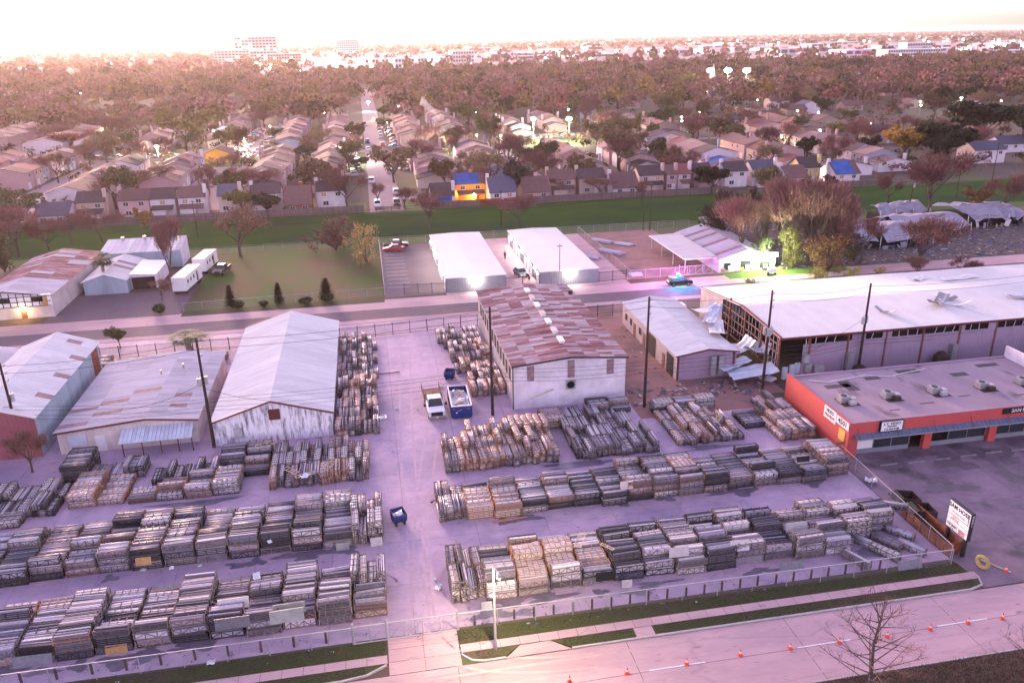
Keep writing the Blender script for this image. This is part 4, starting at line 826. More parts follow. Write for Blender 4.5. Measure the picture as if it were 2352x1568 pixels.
def tyre(pts, m, z, lab):
    b = MB(); n = 24; P = []
    for k in range(n + 1):
        t = k / n; q = [(1 - t) ** 2, 2 * t * (1 - t), t * t]; P.append((sum(q[i] * pts[i][0] for i in range(3)), sum(q[i] * pts[i][1] for i in range(3))))
    for (ax, ay), (cx, cy_) in zip(P, P[1:]):
        d = V((cx - ax, cy_ - ay, 0)).normalized(); o = V((-d.y, d.x, 0))
        for s in (-.85, .62): b.face([(ax + o.x * s, ay + o.y * s, z), (cx + o.x * s, cy_ + o.y * s, z), (cx + o.x * (s + .23), cy_ + o.y * (s + .23), z), (ax + o.x * (s + .23), ay + o.y * (s + .23), z)])
    o = b.obj('tyre_mark', m); o['kind'] = 'structure'; o['label'] = lab
for i, (p, m, z) in enumerate((([(1.8, 51.6), (1.2, 75), (3.5, 112)], 'tyre', .0322), ([(1.0, 48), (2.4, 70), (5.5, 87)], 'tyre', .0326), ([(2.6, 56), (2.2, 62), (12, 63.2)], 'tyre', .033), ([(.5, 58), (0, 62), (-14, 62.3)], 'tyre', .0334), ([(3, 70), (3.2, 73.4), (22, 73.6)], 'tyre', .0338), ([(-60, 45.6), (0, 45.5), (60, 45.4)], 'tyre_road', .0245), ([(-60, 42.1), (0, 42.2), (70, 42.0)], 'tyre_road', .0249), ([(2.2, 50.5), (3, 46.2), (14, 45.7)], 'tyre_road', .0385), ([(-3, 60), (-1, 73), (-16, 73.6)], 'tyre', .0342))): tyre(p, m, z, 'faint tyre tracks on the concrete')
# slabs leaning on the stacks, loose frames, plastic
for i, (px, py, w_, h_, m, lab) in enumerate(((660, 1425, 2.6, 1.05, 'stone_green', 'greenish slab leaning on the front left stacks, under another slab'), (665, 1405, 2.5, .9, 'stone_green', 'marbled slab leaning above a darker slab'), (535, 1440, 2.6, .95, 'stone_grey', 'blue grey slab leaning at the front left stacks'), (537, 1395, 2.4, .9, 'stone_pale', 'pale slab leaning between front left crates'),
        (160, 1500, 2.7, .9, 'stone_green', 'dull slab on the front left edge'), (75, 1520, 2.8, .9, 'stone_grey', 'long dark slab lying at the left corner'), (268, 1490, 1.6, .8, 'ply', 'brown board leaning at the front left stacks'), (865, 1245, 1.1, .8, 'stone_pale', 'square pale slab leaning by the driveway, second left block'), (787, 1255, 1.2, .7, 'stone_green', 'round edged speckled slab by the second left block'),
        (1118, 1392, .9, .8, 'stone_pale', 'chipped pale slab against the right upright pack'), (1392, 1330, 1.7, .8, 'black', 'black slab leaning on the white wrapped crates'), (1440, 1340, .9, .7, 'stone_pale', 'white broken slab beside the black slab'), (1560, 1275, 1.8, .9, 'stone_pale', 'pale slab leaning mid front right block'), (1700, 1262, 1.7, 1.0, 'stone_pale', 'pale slab on the front right block'), (1610, 1220, 2.2, .8, 'stone_pale', 'white slab leaning on tall front right stacks'),
        (1830, 1215, 2.1, .8, 'stone_pale', 'pale grey slab between dark right stacks'), (1820, 1300, 2.2, .75, 'stone_grey', 'dark grey slab at the front right end'), (2090, 1300, 2.3, .9, 'stone_grey', 'long slab leaning at the right corner fence'), (1440, 1120, 1.3, .8, 'wall_cream', 'cream sheet on the second right block'), (1845, 1058, 1.4, .6, 'black', 'black sheet lying on the far right stacks'), (330, 1295, 1.3, .7, 'ply', 'brown sheet standing in the second left block'))):
    x, y = at(px, py, .35); o = MB().box(-w_ / 2, w_ / 2, -.02, .02, 0, h_).obj('stone_slab', m, None, (x, y - .1, .04 if y < 54.2 or y > 63 and y < 64.6 else 1.3), (R.uniform(-.35, -.12), 0, R.uniform(-.04, .04)))
    if o.location.z > 1: o.location = (*at(px, py, 1.7), 1.58)
    tag(o, lab, 'slab')
def ladder(px, py, z, L_, W_, rot, lab, tilt=0.0):
    x, y = at(px, py, z); b = MB()
    for s in (-1, 1): b.box(-L_ / 2, L_ / 2, s * W_ / 2 - .03, s * W_ / 2 + .03, 0, .06)
    for k in range(int(L_ / .5) + 1): a = -L_ / 2 + .06 + k * (L_ - .12) / int(L_ / .5); b.box(a - .03, a + .03, -W_ / 2, W_ / 2, .005, .055)
    tag(b.obj('timber_frame', 'timber_pale', None, (x, y, z), (0, tilt, rot)), lab, 'timber frame')
for a in ((492, 1392, 1.65, 2.2, .6, -.7, 'pale ladder like frame slanting over front left crates'), (1332, 1240, 2.35, 2.2, .6, 1.1, 'open pale frame lying on the front right stacks'), (760, 1065, 1.65, 2.3, .7, 1.0, 'timber lattice on the pack before the peeling warehouse'), (668, 1080, 1.65, 2.0, .6, -.8, 'slanted timber lattice left of another lattice'),
          (612, 1020, 1.6, 2.4, .9, .5, 'pale lattice in front of the peeling warehouse'), (1650, 960, 1.6, 2.6, .5, .9, 'crossed timbers on the orange pack'), (700, 1090, 1.68, 2.0, .5, .3, 'flat lattice on brown crates'), (1395, 1255, 2.35, 1.4, .25, -.9, 'thin broken frame beside the open frame')): ladder(*a)
for i, (px, py, z, L_, a, lab) in enumerate(((1180, 1192, .1, 2.8, .1, 'orange plank lying before the second right block'), (1150, 1195, .12, 1.6, .15, 'short orange plank by the driveway'), (890, 857, .1, 3.4, .05, 'dark pipe lying on the driveway'), (1245, 905, 2.4, 4.0, .55, 'long pale board slanting beside the blue container'), (1145, 800, 1.5, 4.5, .5, 'bundle of pale boards slanting on the back right strip'), (820, 880, .6, 2, .2, 'pale board against the left strip'))):
    x, y = at(px, py, z); tag(MB().box(-L_ / 2, L_ / 2, -.09, .09, 0, .07).obj('plank', 'wood_orange' if 'orange' in lab else 'dark_steel' if 'pipe' in lab else 'timber_pale', None, (x, y, z), a), lab, 'plank')
for i, (px, py, z, s, lab) in enumerate(((1007, 1350, .05, .8, 'sheet of white paper on the driveway'), (1000, 1330, .05, .3, 'small white scrap on the driveway'), (910, 938, .05, .5, 'white scrap by the left strip'), (1010, 888, .06, .9, 'pale broken boards on the driveway'), (958, 938, .08, .35, 'white bag on the driveway'), (330, 1310, .05, .5, 'white sheet between left blocks'), (485, 1522, .15, .6, 'white scrap by the left bollards'),
        (700, 1095, 2.2, .9, 'crumpled plastic on pale wrapped crates'), (880, 960, 2.0, .9, 'plastic sheet on the left strip'), (395, 1305, 1.7, .5, 'white plastic tuft on the left stacks'), (1130, 1370, 1.8, .5, 'white rag on the right upright pack'), (590, 1325, 2.4, .8, 'plastic sheet on front left stacks'), (1600, 935, 2.0, .7, 'blue plastic on the third row'), (1310, 1005, .1, .5, 'white bag behind the second right block'),
        (1960, 950, .05, .9, 'pale plastic on the ground by the orange pack'), (620, 1245, 1.9, .5, 'torn plastic on second left stacks'), (2000, 1105, .1, 1.2, 'plastic heap by the far right stacks'), (460, 1300, .05, .4, 'white scrap between left blocks'))):
    x, y = at(px, py, z); o = crumple('plastic_scrap', lab, (x, y, z), s, s * .7, 6, 5, s * .14, 'plastic_sheet', R.uniform(0, 3)); o['category'] = 'scrap'; o['group'] = 'loose scraps in the yard'
# ------------------------------------------------------------------ vehicles (nose towards -y, base at origin)
def wheels(t, xs, ys, r, w_=.24):
    for y in ys:
        for s in (-1, 1):
            x = s * xs; ty = MB().tube([(x - w_ / 2, y, r), (x + w_ / 2, y, r)], r, 14).obj('tyre', 'rubber', t); ty.name = 'wheel'
            MB().tube([(x + s * (w_ / 2), y, r), (x + s * (w_ / 2 + .02), y, r)], r * .58, 10).obj('rim', 'rim', ty)
def body(t, prof, W, top, name='body'):
    """lower shell with rounded shoulder: side profile (y, z) skinned over several x sections"""
    b = MB(); n = len(prof); zc = sum(p[1] for p in prof) / n; xs = [(-W / 2, .93), (-W / 2 + .06, 1.0), (W / 2 - .06, 1.0), (W / 2, .93)]; k = 0
    for x, s in xs:
        for y, z in prof: b.v.append((x, y * (.985 if s < 1 else 1), zc + (z - zc) * s))
    for i in range(3):
        for j in range(n): j2 = (j + 1) % n; b.f.append((i * n + j, (i + 1) * n + j, (i + 1) * n + j2, i * n + j2)); b.m.append(0)
    b.f.append(tuple(range(n))[::-1][::-1]); b.m.append(0); b.f.append(tuple(range(3 * n + n - 1, 3 * n - 1, -1))); b.m.append(0)
    return b.obj(name, 'paint', t)
def cabin(t, yb, yt, zb, zt, W, Wt):
    """glasshouse: yb = (front, rear) at the belt, yt at the roof"""
    A = [(-W / 2, yb[0], zb), (W / 2, yb[0], zb), (W / 2, yb[1], zb), (-W / 2, yb[1], zb)]; B = [(-Wt / 2, yt[0], zt), (Wt / 2, yt[0], zt), (Wt / 2, yt[1], zt), (-Wt / 2, yt[1], zt)]
    g = MB(); g.v += A + B
    for q in ((0, 1, 5, 4), (1, 2, 6, 5), (2, 3, 7, 6), (3, 0, 4, 7)): g.f.append(q); g.m.append(0)
    g.obj('window', 'glass', t)
    r = MB(); r.v += [(x, y, zt) for x, y, z in B] + [(x * .92, y * .97, zt + .06) for x, y, z in B]
    for q in ((4, 5, 6, 7), (0, 1, 5, 4), (1, 2, 6, 5), (2, 3, 7, 6), (3, 0, 4, 7)): r.f.append(q); r.m.append(0)
    for a, c in zip(A, B): r.beam(V(a) * 1.005, V(c) * 1.005, .07, .07)
    ym = (yb[0] + yb[1]) / 2 + .1
    for s in (-1, 1): r.beam((s * W / 2 * 1.01, ym, zb), (s * Wt / 2 * 1.01, ym, zt), .03, .1)
    r.obj('roof', 'paint', t)
def lights(t, W, yf, yr, zf, zr):
    for s in (-1, 1): MB().box(s * W * .38 - .16, s * W * .38 + .16, yf - .02, yf + .1, zf - .08, zf + .08).obj('headlight', 'headlight', t); MB().box(s * W * .4 - .13, s * W * .4 + .13, yr - .1, yr + .02, zr - .1, zr + .1).obj('taillight', 'taillight', t)
def car_proto(kind):
    t = place(kind, None)
    if kind == 'sedan':
        body(t, [(-2.25, .28), (-2.3, .55), (-2.15, .78), (-1.1, .92), (-.9, .95), (1.35, .95), (2.2, .92), (2.3, .65), (2.25, .3)], 1.78, .95); cabin(t, (-1.05, 1.75), (-.25, 1.1), .94, 1.42, 1.66, 1.32); lights(t, 1.78, -2.28, 2.3, .66, .78); wheels(t, .78, (-1.4, 1.4), .33)
    elif kind == 'suv':
        body(t, [(-2.3, .35), (-2.35, .7), (-2.2, 1.0), (-1.2, 1.1), (2.2, 1.1), (2.35, .9), (2.3, .35)], 1.9, 1.1); cabin(t, (-1.25, 2.25), (-.55, 2.0), 1.09, 1.72, 1.8, 1.5); lights(t, 1.9, -2.33, 2.34, .85, 1.0); wheels(t, .83, (-1.45, 1.45), .38)
    else:
        body(t, [(-2.75, .42), (-2.8, .8), (-2.65, 1.1), (-1.4, 1.2), (.75, 1.2), (.8, 1.12), (2.75, 1.12), (2.8, .45)], 1.95, 1.15); cabin(t, (-1.45, .75), (-.8, .62), 1.19, 1.82, 1.84, 1.55); lights(t, 1.95, -2.78, 2.8, .9, .95); wheels(t, .85, (-1.75, 1.7), .4)
        MB().box(-.82, .82, .95, 2.68, 1.0, 1.14).obj('cargo_bed', 'dark_steel', t)
    return t
PROTO = {k: car_proto(k) for k in ('sedan', 'suv', 'pickup')}
WHT, SIL, BLK, RED_, BLU, GRY = (.72, .70, .72), (.42, .40, .43), (.02, .02, .024), (.34, .02, .03), (.04, .06, .16), (.12, .115, .13)
used = set()
def car(kind, x, y, rz, colr, label, cat='car', name='parked_car', z=.03):
    t = clone(PROTO[kind], None, colr) if kind in used else PROTO[kind]
    if kind not in used:
        used.add(kind)
        for ch in t.children: ch.color = (*colr, 1)
    t.name = name; t.location = (x, y, z); t.rotation_euler = (0, 0, rz); tag(t, label, cat, 'parked cars'); return t
car('pickup', 5.1, 177.0, pi / 2, BLK, 'black pickup with white cab roof parked at the corner of the storage lot'); car('sedan', 4.4, 174.4, -pi / 2, RED_, 'red coupe parked beside a black pickup on the storage lot')
car('sedan', 28.2, 148.6, .15, GRY, 'dark car parked beside the right storage building'); car('pickup', -30.6, 165.0, -.2, BLK, 'black pickup beside the box trailer on the field')
car('suv', 2.2, 226.0, 0, WHT, 'white car facing the barrier at the end of the long street'); car('suv', 7.6, 226.6, 0, BLK, 'dark police style car beside the white car at the barrier'); car('suv', 8.2, 244, pi, WHT, 'white car on the right side of the long street near its end')
cols = [WHT, SIL, BLK, GRY, WHT, SIL, RED_, BLU]
k_ = 0
for i in range(13):
    y = 268 + i * 15.5 + R.uniform(-3, 3); s = R.choice((1.3, 7.8)); car(R.choice(('sedan', 'suv', 'sedan', 'pickup')), s, y, 0 if s < 4 else pi, cols[i % 8], '%s car on the long street, %s from the near end on its %s side' % (('white', 'silver', 'black', 'grey', 'white', 'silver', 'red', 'blue')[i % 8], ORD[i], 'left' if s < 4 else 'right'))
for nm, x0_, x1_, y0_, y1_, n, where in (('l', -55, -51.5, 352, 450, 13, 'left side of the parking street'), ('r', -45, -42.5, 352, 450, 11, 'right side of the parking street'), ('d', -6.2, -3.2, 272, 440, 12, 'driveways left of the long street'), ('e', 11.2, 13.6, 285, 440, 12, 'driveways right of the long street'),
                                 ('p', -108, -76, 352, 356, 7, 'edge of the lit lawn'), ('q', 100.5, 110, 250, 330, 10, 'car lined street among the right houses'), ('t', 70, 98, 363.5, 366, 6, 'hedge behind the tennis court'), ('u', 152, 166, 250, 335, 8, 'far right street'), ('v', 52, 60, 250, 320, 5, 'street between the right rows'), ('w', -150, -124, 345, 350, 5, 'cross street at the far left')):
    for i in range(n):
        wide = x1_ - x0_ > 12; x = x0_ + (x1_ - x0_) * (i + .5) / n + R.uniform(-1, 1) if wide else R.uniform(x0_, x1_); y = R.uniform(y0_, y1_) if wide else y0_ + (y1_ - y0_) * (i + .5) / n + R.uniform(-2, 2)
        q = R.randrange(8); car(R.choice(('sedan', 'sedan', 'suv', 'pickup')), x, y, R.choice((0, pi)) if nm in 'vw' else R.choice((pi / 2, -pi / 2)) + R.uniform(-.1, .1), cols[q], '%s car parked along the %s, %s in line' % (('white', 'silver', 'black', 'grey', 'white', 'silver', 'red', 'blue')[q], where, ORD[i]))
car('sedan', -88, 222, pi / 2, WHT, 'white car at the left picture edge near the channel'); car('pickup', 48.6, 121.5, pi / 2, WHT, 'white truck half hidden behind the torn warehouse end'); car('sedan', 176, 226, pi / 2, WHT, 'pale car by the far right poles')
# police car with flashing beacons on the back street
pc = car('suv', 55.8, 135.2, pi / 2, BLK, 'police car with flashing blue and pink lights on the back street', 'police car', 'police_car')
l = MB().sphere((-.42, .5, 2.05), .42, 10, 6, sc=(1, 1, .8)).obj('beacon', 'beacon_blue', pc); lamp(l, (-.9, .4, 2.9), 900, (.05, .5, 1), .3); l = MB().sphere((.44, .5, 2.05), .42, 10, 6, sc=(1, 1, .8)).obj('beacon', 'beacon_pink', pc); lamp(l, (.9, .4, 2.9), 1300, (1, .08, .6), .3)
# white flatbed truck in the yard
TR = thing('flatbed_truck', 'white flatbed truck with dark grille standing on the driveway', 'truck', (6.1, 88.4, .03), .03); W_ = (.74, .72, .76)
q = body(TR, [(0, .45), (-.05, .75), (.0, 1.22), (.15, 1.3), (1.35, 1.42), (3.5, 1.42), (3.5, .5)], 2.0, 1.4); q.color = (*W_, 1); cabin(TR, (1.2, 3.45), (1.95, 3.3), 1.41, 2.12, 1.9, 1.62)
for ch in TR.children: ch.color = (*W_, 1)
g = MB().box(-.72, .72, -.09, -.02, .72, 1.18).obj('grille', 'black', TR); 
for z in (.85, 1.0): MB().box(-.68, .68, -.11, -.09, z, z + .03).obj('bar', 'iron', g)
MB().box(-1.02, 1.02, -.22, .02, .48, .68).obj('bumper', 'rim', TR); MB().box(-.16, .16, -.24, -.22, .5, .64).obj('number_plate', 'sign_white', TR)
for s in (-1, 1): MB().box(s * .87 - .12, s * .87 + .12, -.07, .1, .85, 1.2).obj('headlight', 'headlight', TR); mi = MB().box(s * 1.32 - .13, s * 1.32 + .13, 1.35, 1.5, 1.4, 1.78).obj('mirror', 'black', TR); MB().beam((s * .95, 1.45, 1.5), (s * 1.22, 1.45, 1.55), .05, .05).obj('mirror_arm', 'black', mi)
fb = MB().box(-1.15, 1.15, 3.6, 7.4, 1.0, 1.12).obj('flatbed', 'wood_orange', TR)
for k in range(9): MB().box(-1.12 + .25 * k, -.89 + .25 * k, 3.62, 7.38, 1.121, 1.15).obj('plank', 'wood_brown', fb)
b = MB(); b.box(-1.15, 1.15, 3.55, 3.62, 1.95, 2.05)
for x in (-1.13, -.1, .1, 1.07): b.box(x, x + .07, 3.55, 3.62, 1.0, 2.45 if abs(x) < .2 else 2.05)
b.obj('headboard', 'steel_rust', TR); b = MB()
for s in (-1, 1):
    for z in (1.45, 1.8): b.box(s * 1.13 - .03, s * 1.13 + .03, 3.6, 7.4, z, z + .12)
    for k in range(5): b.box(s * 1.13 - .03, s * 1.13 + .03, 3.62 + .93 * k, 3.7 + .93 * k, 1.0, 2.0)
b.obj('stake_side', 'steel_rust', TR); wheels(TR, .88, (.95, 5.9), .42, .3)
# blue roll-off container full of rubbish
RO = thing('rolloff_container', 'blue roll-off container heaped with rubbish beside the white truck', 'container', (9.2, 91.2, .03), -.02); b = MB()
for s in (-1, 1): b.box(s * 1.2 - .04, s * 1.2 + .04, -3, 3.2, .2, 1.75)
b.box(-1.16, 1.16, -3, -2.92, .2, 1.75); b.box(-1.16, 1.16, 3.12, 3.2, .2, 1.75); b.box(-1.16, 1.16, -2.9, 3.1, .2, .3)
for k in range(8):
    for s in (-1, 1): b.box(s * 1.27 - .04, s * 1.27 + .04, -2.8 + .8 * k, -2.7 + .8 * k, .25, 1.7)
b.obj('bin', 'blue_steel', RO); b = MB(); b.box(-1.28, 1.28, -3.06, -2.9, 1.75, 1.84); b.box(-1.28, 1.28, 3.1, 3.26, 1.75, 1.84)
for s in (-1, 1): b.box(s * 1.2 - .08, s * 1.2 + .08, -2.9, 3.1, 1.75, 1.84)
b.obj('rim', 'trim_white', RO); b = MB()
for s in (-1, 1):
    for y in (-2.6, 2.7): b.tube([(s * .8 - .1, y, .12), (s * .8 + .1, y, .12)], .12, 8)
b.obj('roller', 'dark_steel', RO)
tag(MB().box(8.4, 8.6, 88.12, 88.135, .9, 1.05).obj('sticker', 'sign_white', None, (0, 0, 0)), 'small white sticker on the blue container', 'sticker')
ch_ = crumple('rubbish_heap', 'crumpled plastic and boards heaped in the blue container', (9.2, 91.0, 1.15), 2.2, 5.6, 14, 26, .22, 'plastic_sheet', 0.0); ch_['category'] = 'rubbish'
for i in range(10): tag(MB().cbox((0, 0, 0), (R.uniform(.5, 1.3), .25, .05)).obj('board', R.choice(('timber_pale', 'sheet_white', 'wood_brown')), None, (9.2 + R.uniform(-.8, .8), 91 + R.uniform(-2.5, 2.6), 1.75 + R.uniform(0, .15)), (R.uniform(-.3, .3), R.uniform(-.3, .3), R.uniform(0, 3))), 'broken board on the heap in the blue container', 'board', 'boards in the blue container')
# tipping hoppers
def hopper(x, y, rz, label):
    t = thing('tipping_hopper', label, 'bin', (x, y, .03), rz); b = MB(); pr = [(-.75, .75), (-.55, .3), (.45, .22), (.75, .9), (.75, 1.15), (-.75, 1.15)]; n = len(pr)
    A = [(-.62, a, c) for a, c in pr]; B = [(.62, a, c) for a, c in pr]; b.face(A); b.face(B[::-1])
    for i in range(n):
        if i == n - 2: continue
        j = (i + 1) % n; b.face([A[i], B[i], B[j], A[j]])
    o = b.obj('bin', 'blue_steel', t); s = o.modifiers.new('thick', 'SOLIDIFY'); s.thickness = .04
    b = MB(); b.box(-.5, -.3, -.7, .7, 0, .22); b.box(.3, .5, -.7, .7, 0, .22); b.obj('skid', 'dark_steel', t); MB().box(-.55, .55, -.68, .68, .62, .7).obj('load', 'plastic_sheet' if y < 80 else 'dark_steel', t)
    return t
hopper(0.35, 67.3, .25, 'blue tipping hopper full of pale scrap on the driveway'); hopper(9.0, 101.2, -.3, 'empty blue tipping hopper by the right strip')
for i, (dx, dz, dy) in enumerate(((-.2, .3, 0), (.15, .32, .2), (.1, .4, -.3), (-.3, .36, -.2))): tag(MB().cbox((0, 0, 0), (.6, .4, .06)).obj('scrap_piece', 'stone_pale' if i % 2 else 'plastic_sheet', None, (.35 + dx, 67.3 + dy, .92 + dz * .4), (R.uniform(-.4, .4), R.uniform(-.4, .4), R.uniform(0, 3))), 'pale scrap piece lying in the near blue hopper', 'scrap', 'scrap in the near hopper')
# rusty skips by the corner
SK = thing('skip', 'long rusty skip with low sides by the corner fence', 'skip', (48.9, 51.9, .03)); b = MB()
b.box(-.75, -.69, 0, 6.2, .1, 1.15); b.box(.69, .75, 0, 6.2, .1, 1.3); b.box(-.69, .69, 0, .06, .1, 1.2); b.box(-.69, .69, 6.14, 6.2, .1, 1.2); b.obj('bin', 'rust_steel', SK); MB().box(-.69, .69, .06, 6.14, .1, .2).obj('floor', 'dark_steel', SK)
for k in range(6): MB().box(-.8, -.75, .4 + k * 1.05, .5 + k * 1.05, .1, 1.1).obj('rib', 'steel_rust', SK)
for x, y, lab in ((50.0, 57.6, 'black steel dumpster with open lid by the parking area'), (49.9, 59.8, 'black steel dumpster behind the open one')):
    t = thing('dumpster', lab, 'dumpster', (x, y, .03), -.12); b = MB(); b.prism([(-.9, .1), (.9, .1), (.9, 1.1), (-.9, 1.35)], -.85, -.79); b.prism([(-.9, .1), (.9, .1), (.9, 1.1), (-.9, 1.35)], .79, .85); b.box(-.9, -.84, -.8, .8, .1, 1.35); b.box(.84, .9, -.8, .8, .1, 1.1); b.box(-.9, .9, -.8, .8, .1, .16); b.obj('bin', 'dark_steel', t)
    ld = MB().box(-.9, -.05, -.85, .85, 0, .04).obj('lid', 'black', t, (-.85, 0, 1.35)); ld.rotation_euler = (0, -.5, 0)
# pole sign
PS = thing('pole_sign', 'tall white SAM HOSS sign board facing left on dark posts', 'sign', (49.5, 50.6, .03)); 
cb = MB().box(-.18, .18, .55, 3.3, 1.75, 4.55).obj('cabinet', 'trim_dark', PS); MB().box(-.2, -.185, .62, 3.23, 1.85, 4.45).obj('sign_face', 'sign_white', cb)
for y0_, y1_, z0_, z1_, m in ((.65, 3.2, 3.22, 3.26, 'trim_dark'), (.65, 3.2, 2.72, 2.75, 'trim_dark'), (.65, 3.2, 2.36, 2.39, 'trim_dark'), (1.88, 1.92, 1.86, 2.36, 'trim_dark'), (1.9, 1.93, 2.75, 3.22, 'trim_dark')): MB().box(-.206, -.201, y0_, y1_, z0_, z1_).obj('divider', m, cb)
rt = (pi / 2, 0, -pi / 2)
text('SAM HOSS', .56, 'ink', cb, (-.21, 2.0, 4.08), rt, bold=.014, sx=.95); text('713-466-0046', .30, 'steel_grey', cb, (-.21, 2.05, 3.55), rt); text('STATE', .2, 'ink_red', cb, (-.21, 2.35, 3.08), rt); text('INSPECTION', .17, 'ink_red', cb, (-.21, 2.35, 2.88), rt)
text('FOR LEASE', .27, 'ink', cb, (-.21, 2.56, 2.2), rt, bold=.01, sx=.85); text('713-466-0046', .15, 'ink', cb, (-.21, 2.56, 1.96), rt); text('VIDEO', .29, 'ink_red', cb, (-.21, 1.28, 2.2), rt, bold=.01); text('PREVIEW', .2, 'ink_red', cb, (-.21, 1.28, 1.97), rt, bold=.008)
for k, c_ in enumerate('4501'): text(c_, .3, 'ink', cb, (-.21, .78, 4.2 - .27 * k), rt, bold=.01); text(c_, .3, 'ink_white', cb, (0, .54, 4.25 - .3 * k), (pi / 2, 0, 0), bold=.01)
for y in (.75, 2.9): MB().box(-.14, .14, y, y + .26, 0, 1.75).obj('post', 'trim_dark', PS)
tr = MB(); n = 20
for i in range(n):
    a, c = 2 * pi * i / n, 2 * pi * (i + 1) / n
    tr.tube([(0, .5 * cos(a), .62 + .5 * sin(a)), (0, .5 * cos(c), .62 + .5 * sin(c))], .17, 8, caps=False)
tag(tr.obj('foam_ring', 'yellow_foam', None, (49.9, 49.6, .08), .3), 'yellow ring roll standing under the white sign', 'ring'); tag(MB().box(-.06, .06, -1.2, 1.2, 0, .1).obj('plank', 'timber_pale', None, (51.3, 49.6, .04), .55), 'pale plank lying right of the yellow ring', 'plank')
# ------------------------------------------------------------------ fences, gate, bollards, cones, lamp post
m = bpy.data.materials.new('chain_link'); m.use_nodes = True; nt = m.node_tree; bs = nt.nodes['Principled BSDF']; bs.inputs['Base Color'].default_value = (.34, .32, .35, 1); bs.inputs['Roughness'].default_value = .5
tc = _n(nt, 'TexCoord'); mp = _n(nt, 'Mapping'); mp.inputs['Rotation'].default_value = (0, RAD(45), 0); nt.links.new(tc.outputs['Object'], mp.inputs['Vector']); mp.inputs['Scale'].default_value = (9, 9, 9)
sp = _n(nt, 'SeparateXYZ'); nt.links.new(mp.outputs['Vector'], sp.inputs[0]); mm = []
for ax in ('X', 'Z'):
    fr = _n(nt, 'Math'); fr.operation = 'FRACT'; nt.links.new(sp.outputs[ax], fr.inputs[0]); lt = _n(nt, 'Math'); lt.operation = 'LESS_THAN'; lt.inputs[1].default_value = .05; nt.links.new(fr.outputs[0], lt.inputs[0]); mm.append(lt)
mx = _n(nt, 'Math'); mx.operation = 'MAXIMUM'; nt.links.new(mm[0].outputs[0], mx.inputs[0]); nt.links.new(mm[1].outputs[0], mx.inputs[1]); nt.links.new(mx.outputs[0], bs.inputs['Alpha']); MATS['chain_link'] = m
def chain_fence(label, p, q, h=1.8, step=3.05, z=0.0, name='chain_link_fence'):
    p, q = V((*p, 0)), V((*q, 0)); d = q - p; ln = d.length; t = thing(name, label, 'fence', (p.x, p.y, z), math.atan2(d.y, d.x)); n = max(1, round(ln / step))
    pm = MB().tube([(0, 0, 0), (0, 0, h)], .035, 6).mesh('post', 'galv_post')
    for k in range(n + 1): place('post', pm, t, (ln * k / n, 0, 0))
    MB().tube([(0, 0, h - .03), (ln, 0, h - .03)], .035, 5).obj('rail', 'galv_post', t); b = MB(); b.face([(0, 0, .05), (ln, 0, .05), (ln, 0, h - .05), (0, 0, h - .05)]); b.obj('wire_mesh', 'chain_link', t)
chain_fence('wire fence along the street left of the yard gate', (-60, 51.15), (-4.0, 50.95), 1.7, z=.03); chain_fence('wire fence along the street right of the yard gate', (4.3, 50.95), (47.6, 50.5), 1.7, z=.03); chain_fence('wire fence between yard and parking area', (47.9, 51.0), (48.6, 69.6), 1.7, z=.03)
chain_fence('wire fence before the grass field', (-33.5, 140.5), (1.4, 141.6), 1.6); chain_fence('wire fence along the channel', (-60, 180.6), (76, 180.2), 1.8, 4.0); chain_fence('wire fence beside the striped lot', (1.45, 142), (1.45, 180), 1.9); chain_fence('wire fence of the gravel yard', (48.1, 140.7), (66.0, 140.7), 1.9); chain_fence('wire fence between storage and gravel yard', (48.05, 141.0), (48.05, 180), 1.9); chain_fence('wire fence at the end of the tennis court', (68.5, 361.5), (99, 361.5), 2.6, 5)
def gate(label, x0_, x1_, y, h, nb, z=.036):
    t = thing('pipe_gate', label, 'gate', (x0_, y, z)); w_ = x1_ - x0_
    for k in range(nb + 1): MB().tube([(w_ * k / nb, 0, .08), (w_ * k / nb, 0, h + (.3 if k in (0, nb) else 0))], .07 if k in (0, nb) else .04, 6).obj('upright', 'galv_post', t)
    for z_ in (.12, h - .05): MB().tube([(0, 0, z_), (w_, 0, z_)], .045, 6).obj('rail', 'galv_post', t)
    for k in range(nb): MB().tube([(w_ * k / nb, 0, .15), (w_ * (k + 1) / nb, 0, h - .1)], .03, 5).obj('brace', 'galv_post', t)
    b = MB(); b.face([(0, .01, .1), (w_, .01, .1), (w_, .01, h - .1), (0, .01, h - .1)]); b.obj('wire_mesh', 'chain_link', t)
gate('long grey pipe gate closed across the driveway', -1.3, 4.2, 50.95, 1.75, 4); gate('short grey pipe gate left of the driveway gate', -3.9, -1.36, 50.95, 1.75, 2)
gate('pipe gate of the gravel yard', 58.0, 64.8, 140.9, 1.9, 4, .03)
def picket(label, p, q, h=2.0, z=0.03, gap=.14):
    p, q = V((*p, 0)), V((*q, 0)); d = q - p; ln = d.length; t = thing('iron_fence', label, 'fence', (p.x, p.y, z), math.atan2(d.y, d.x)); b = MB()
    for k in range(int(ln / gap)): x = gap * (k + .5); b.box(x - .013, x + .013, -.013, .013, .08, h - .02)
    b.obj('pickets', 'iron', t)['kind'] = 'stuff'
    for z_ in (.15, h - .15): MB().box(0, ln, -.02, .02, z_ - .025, z_ + .025).obj('rail', 'iron', t)
    n = max(1, round(ln / 2.6)); pm = MB().box(-.05, .05, -.05, .05, 0, h + .1).mesh('post', 'iron')
    for k in range(n + 1): place('post', pm, t, (ln * k / n, 0, 0))
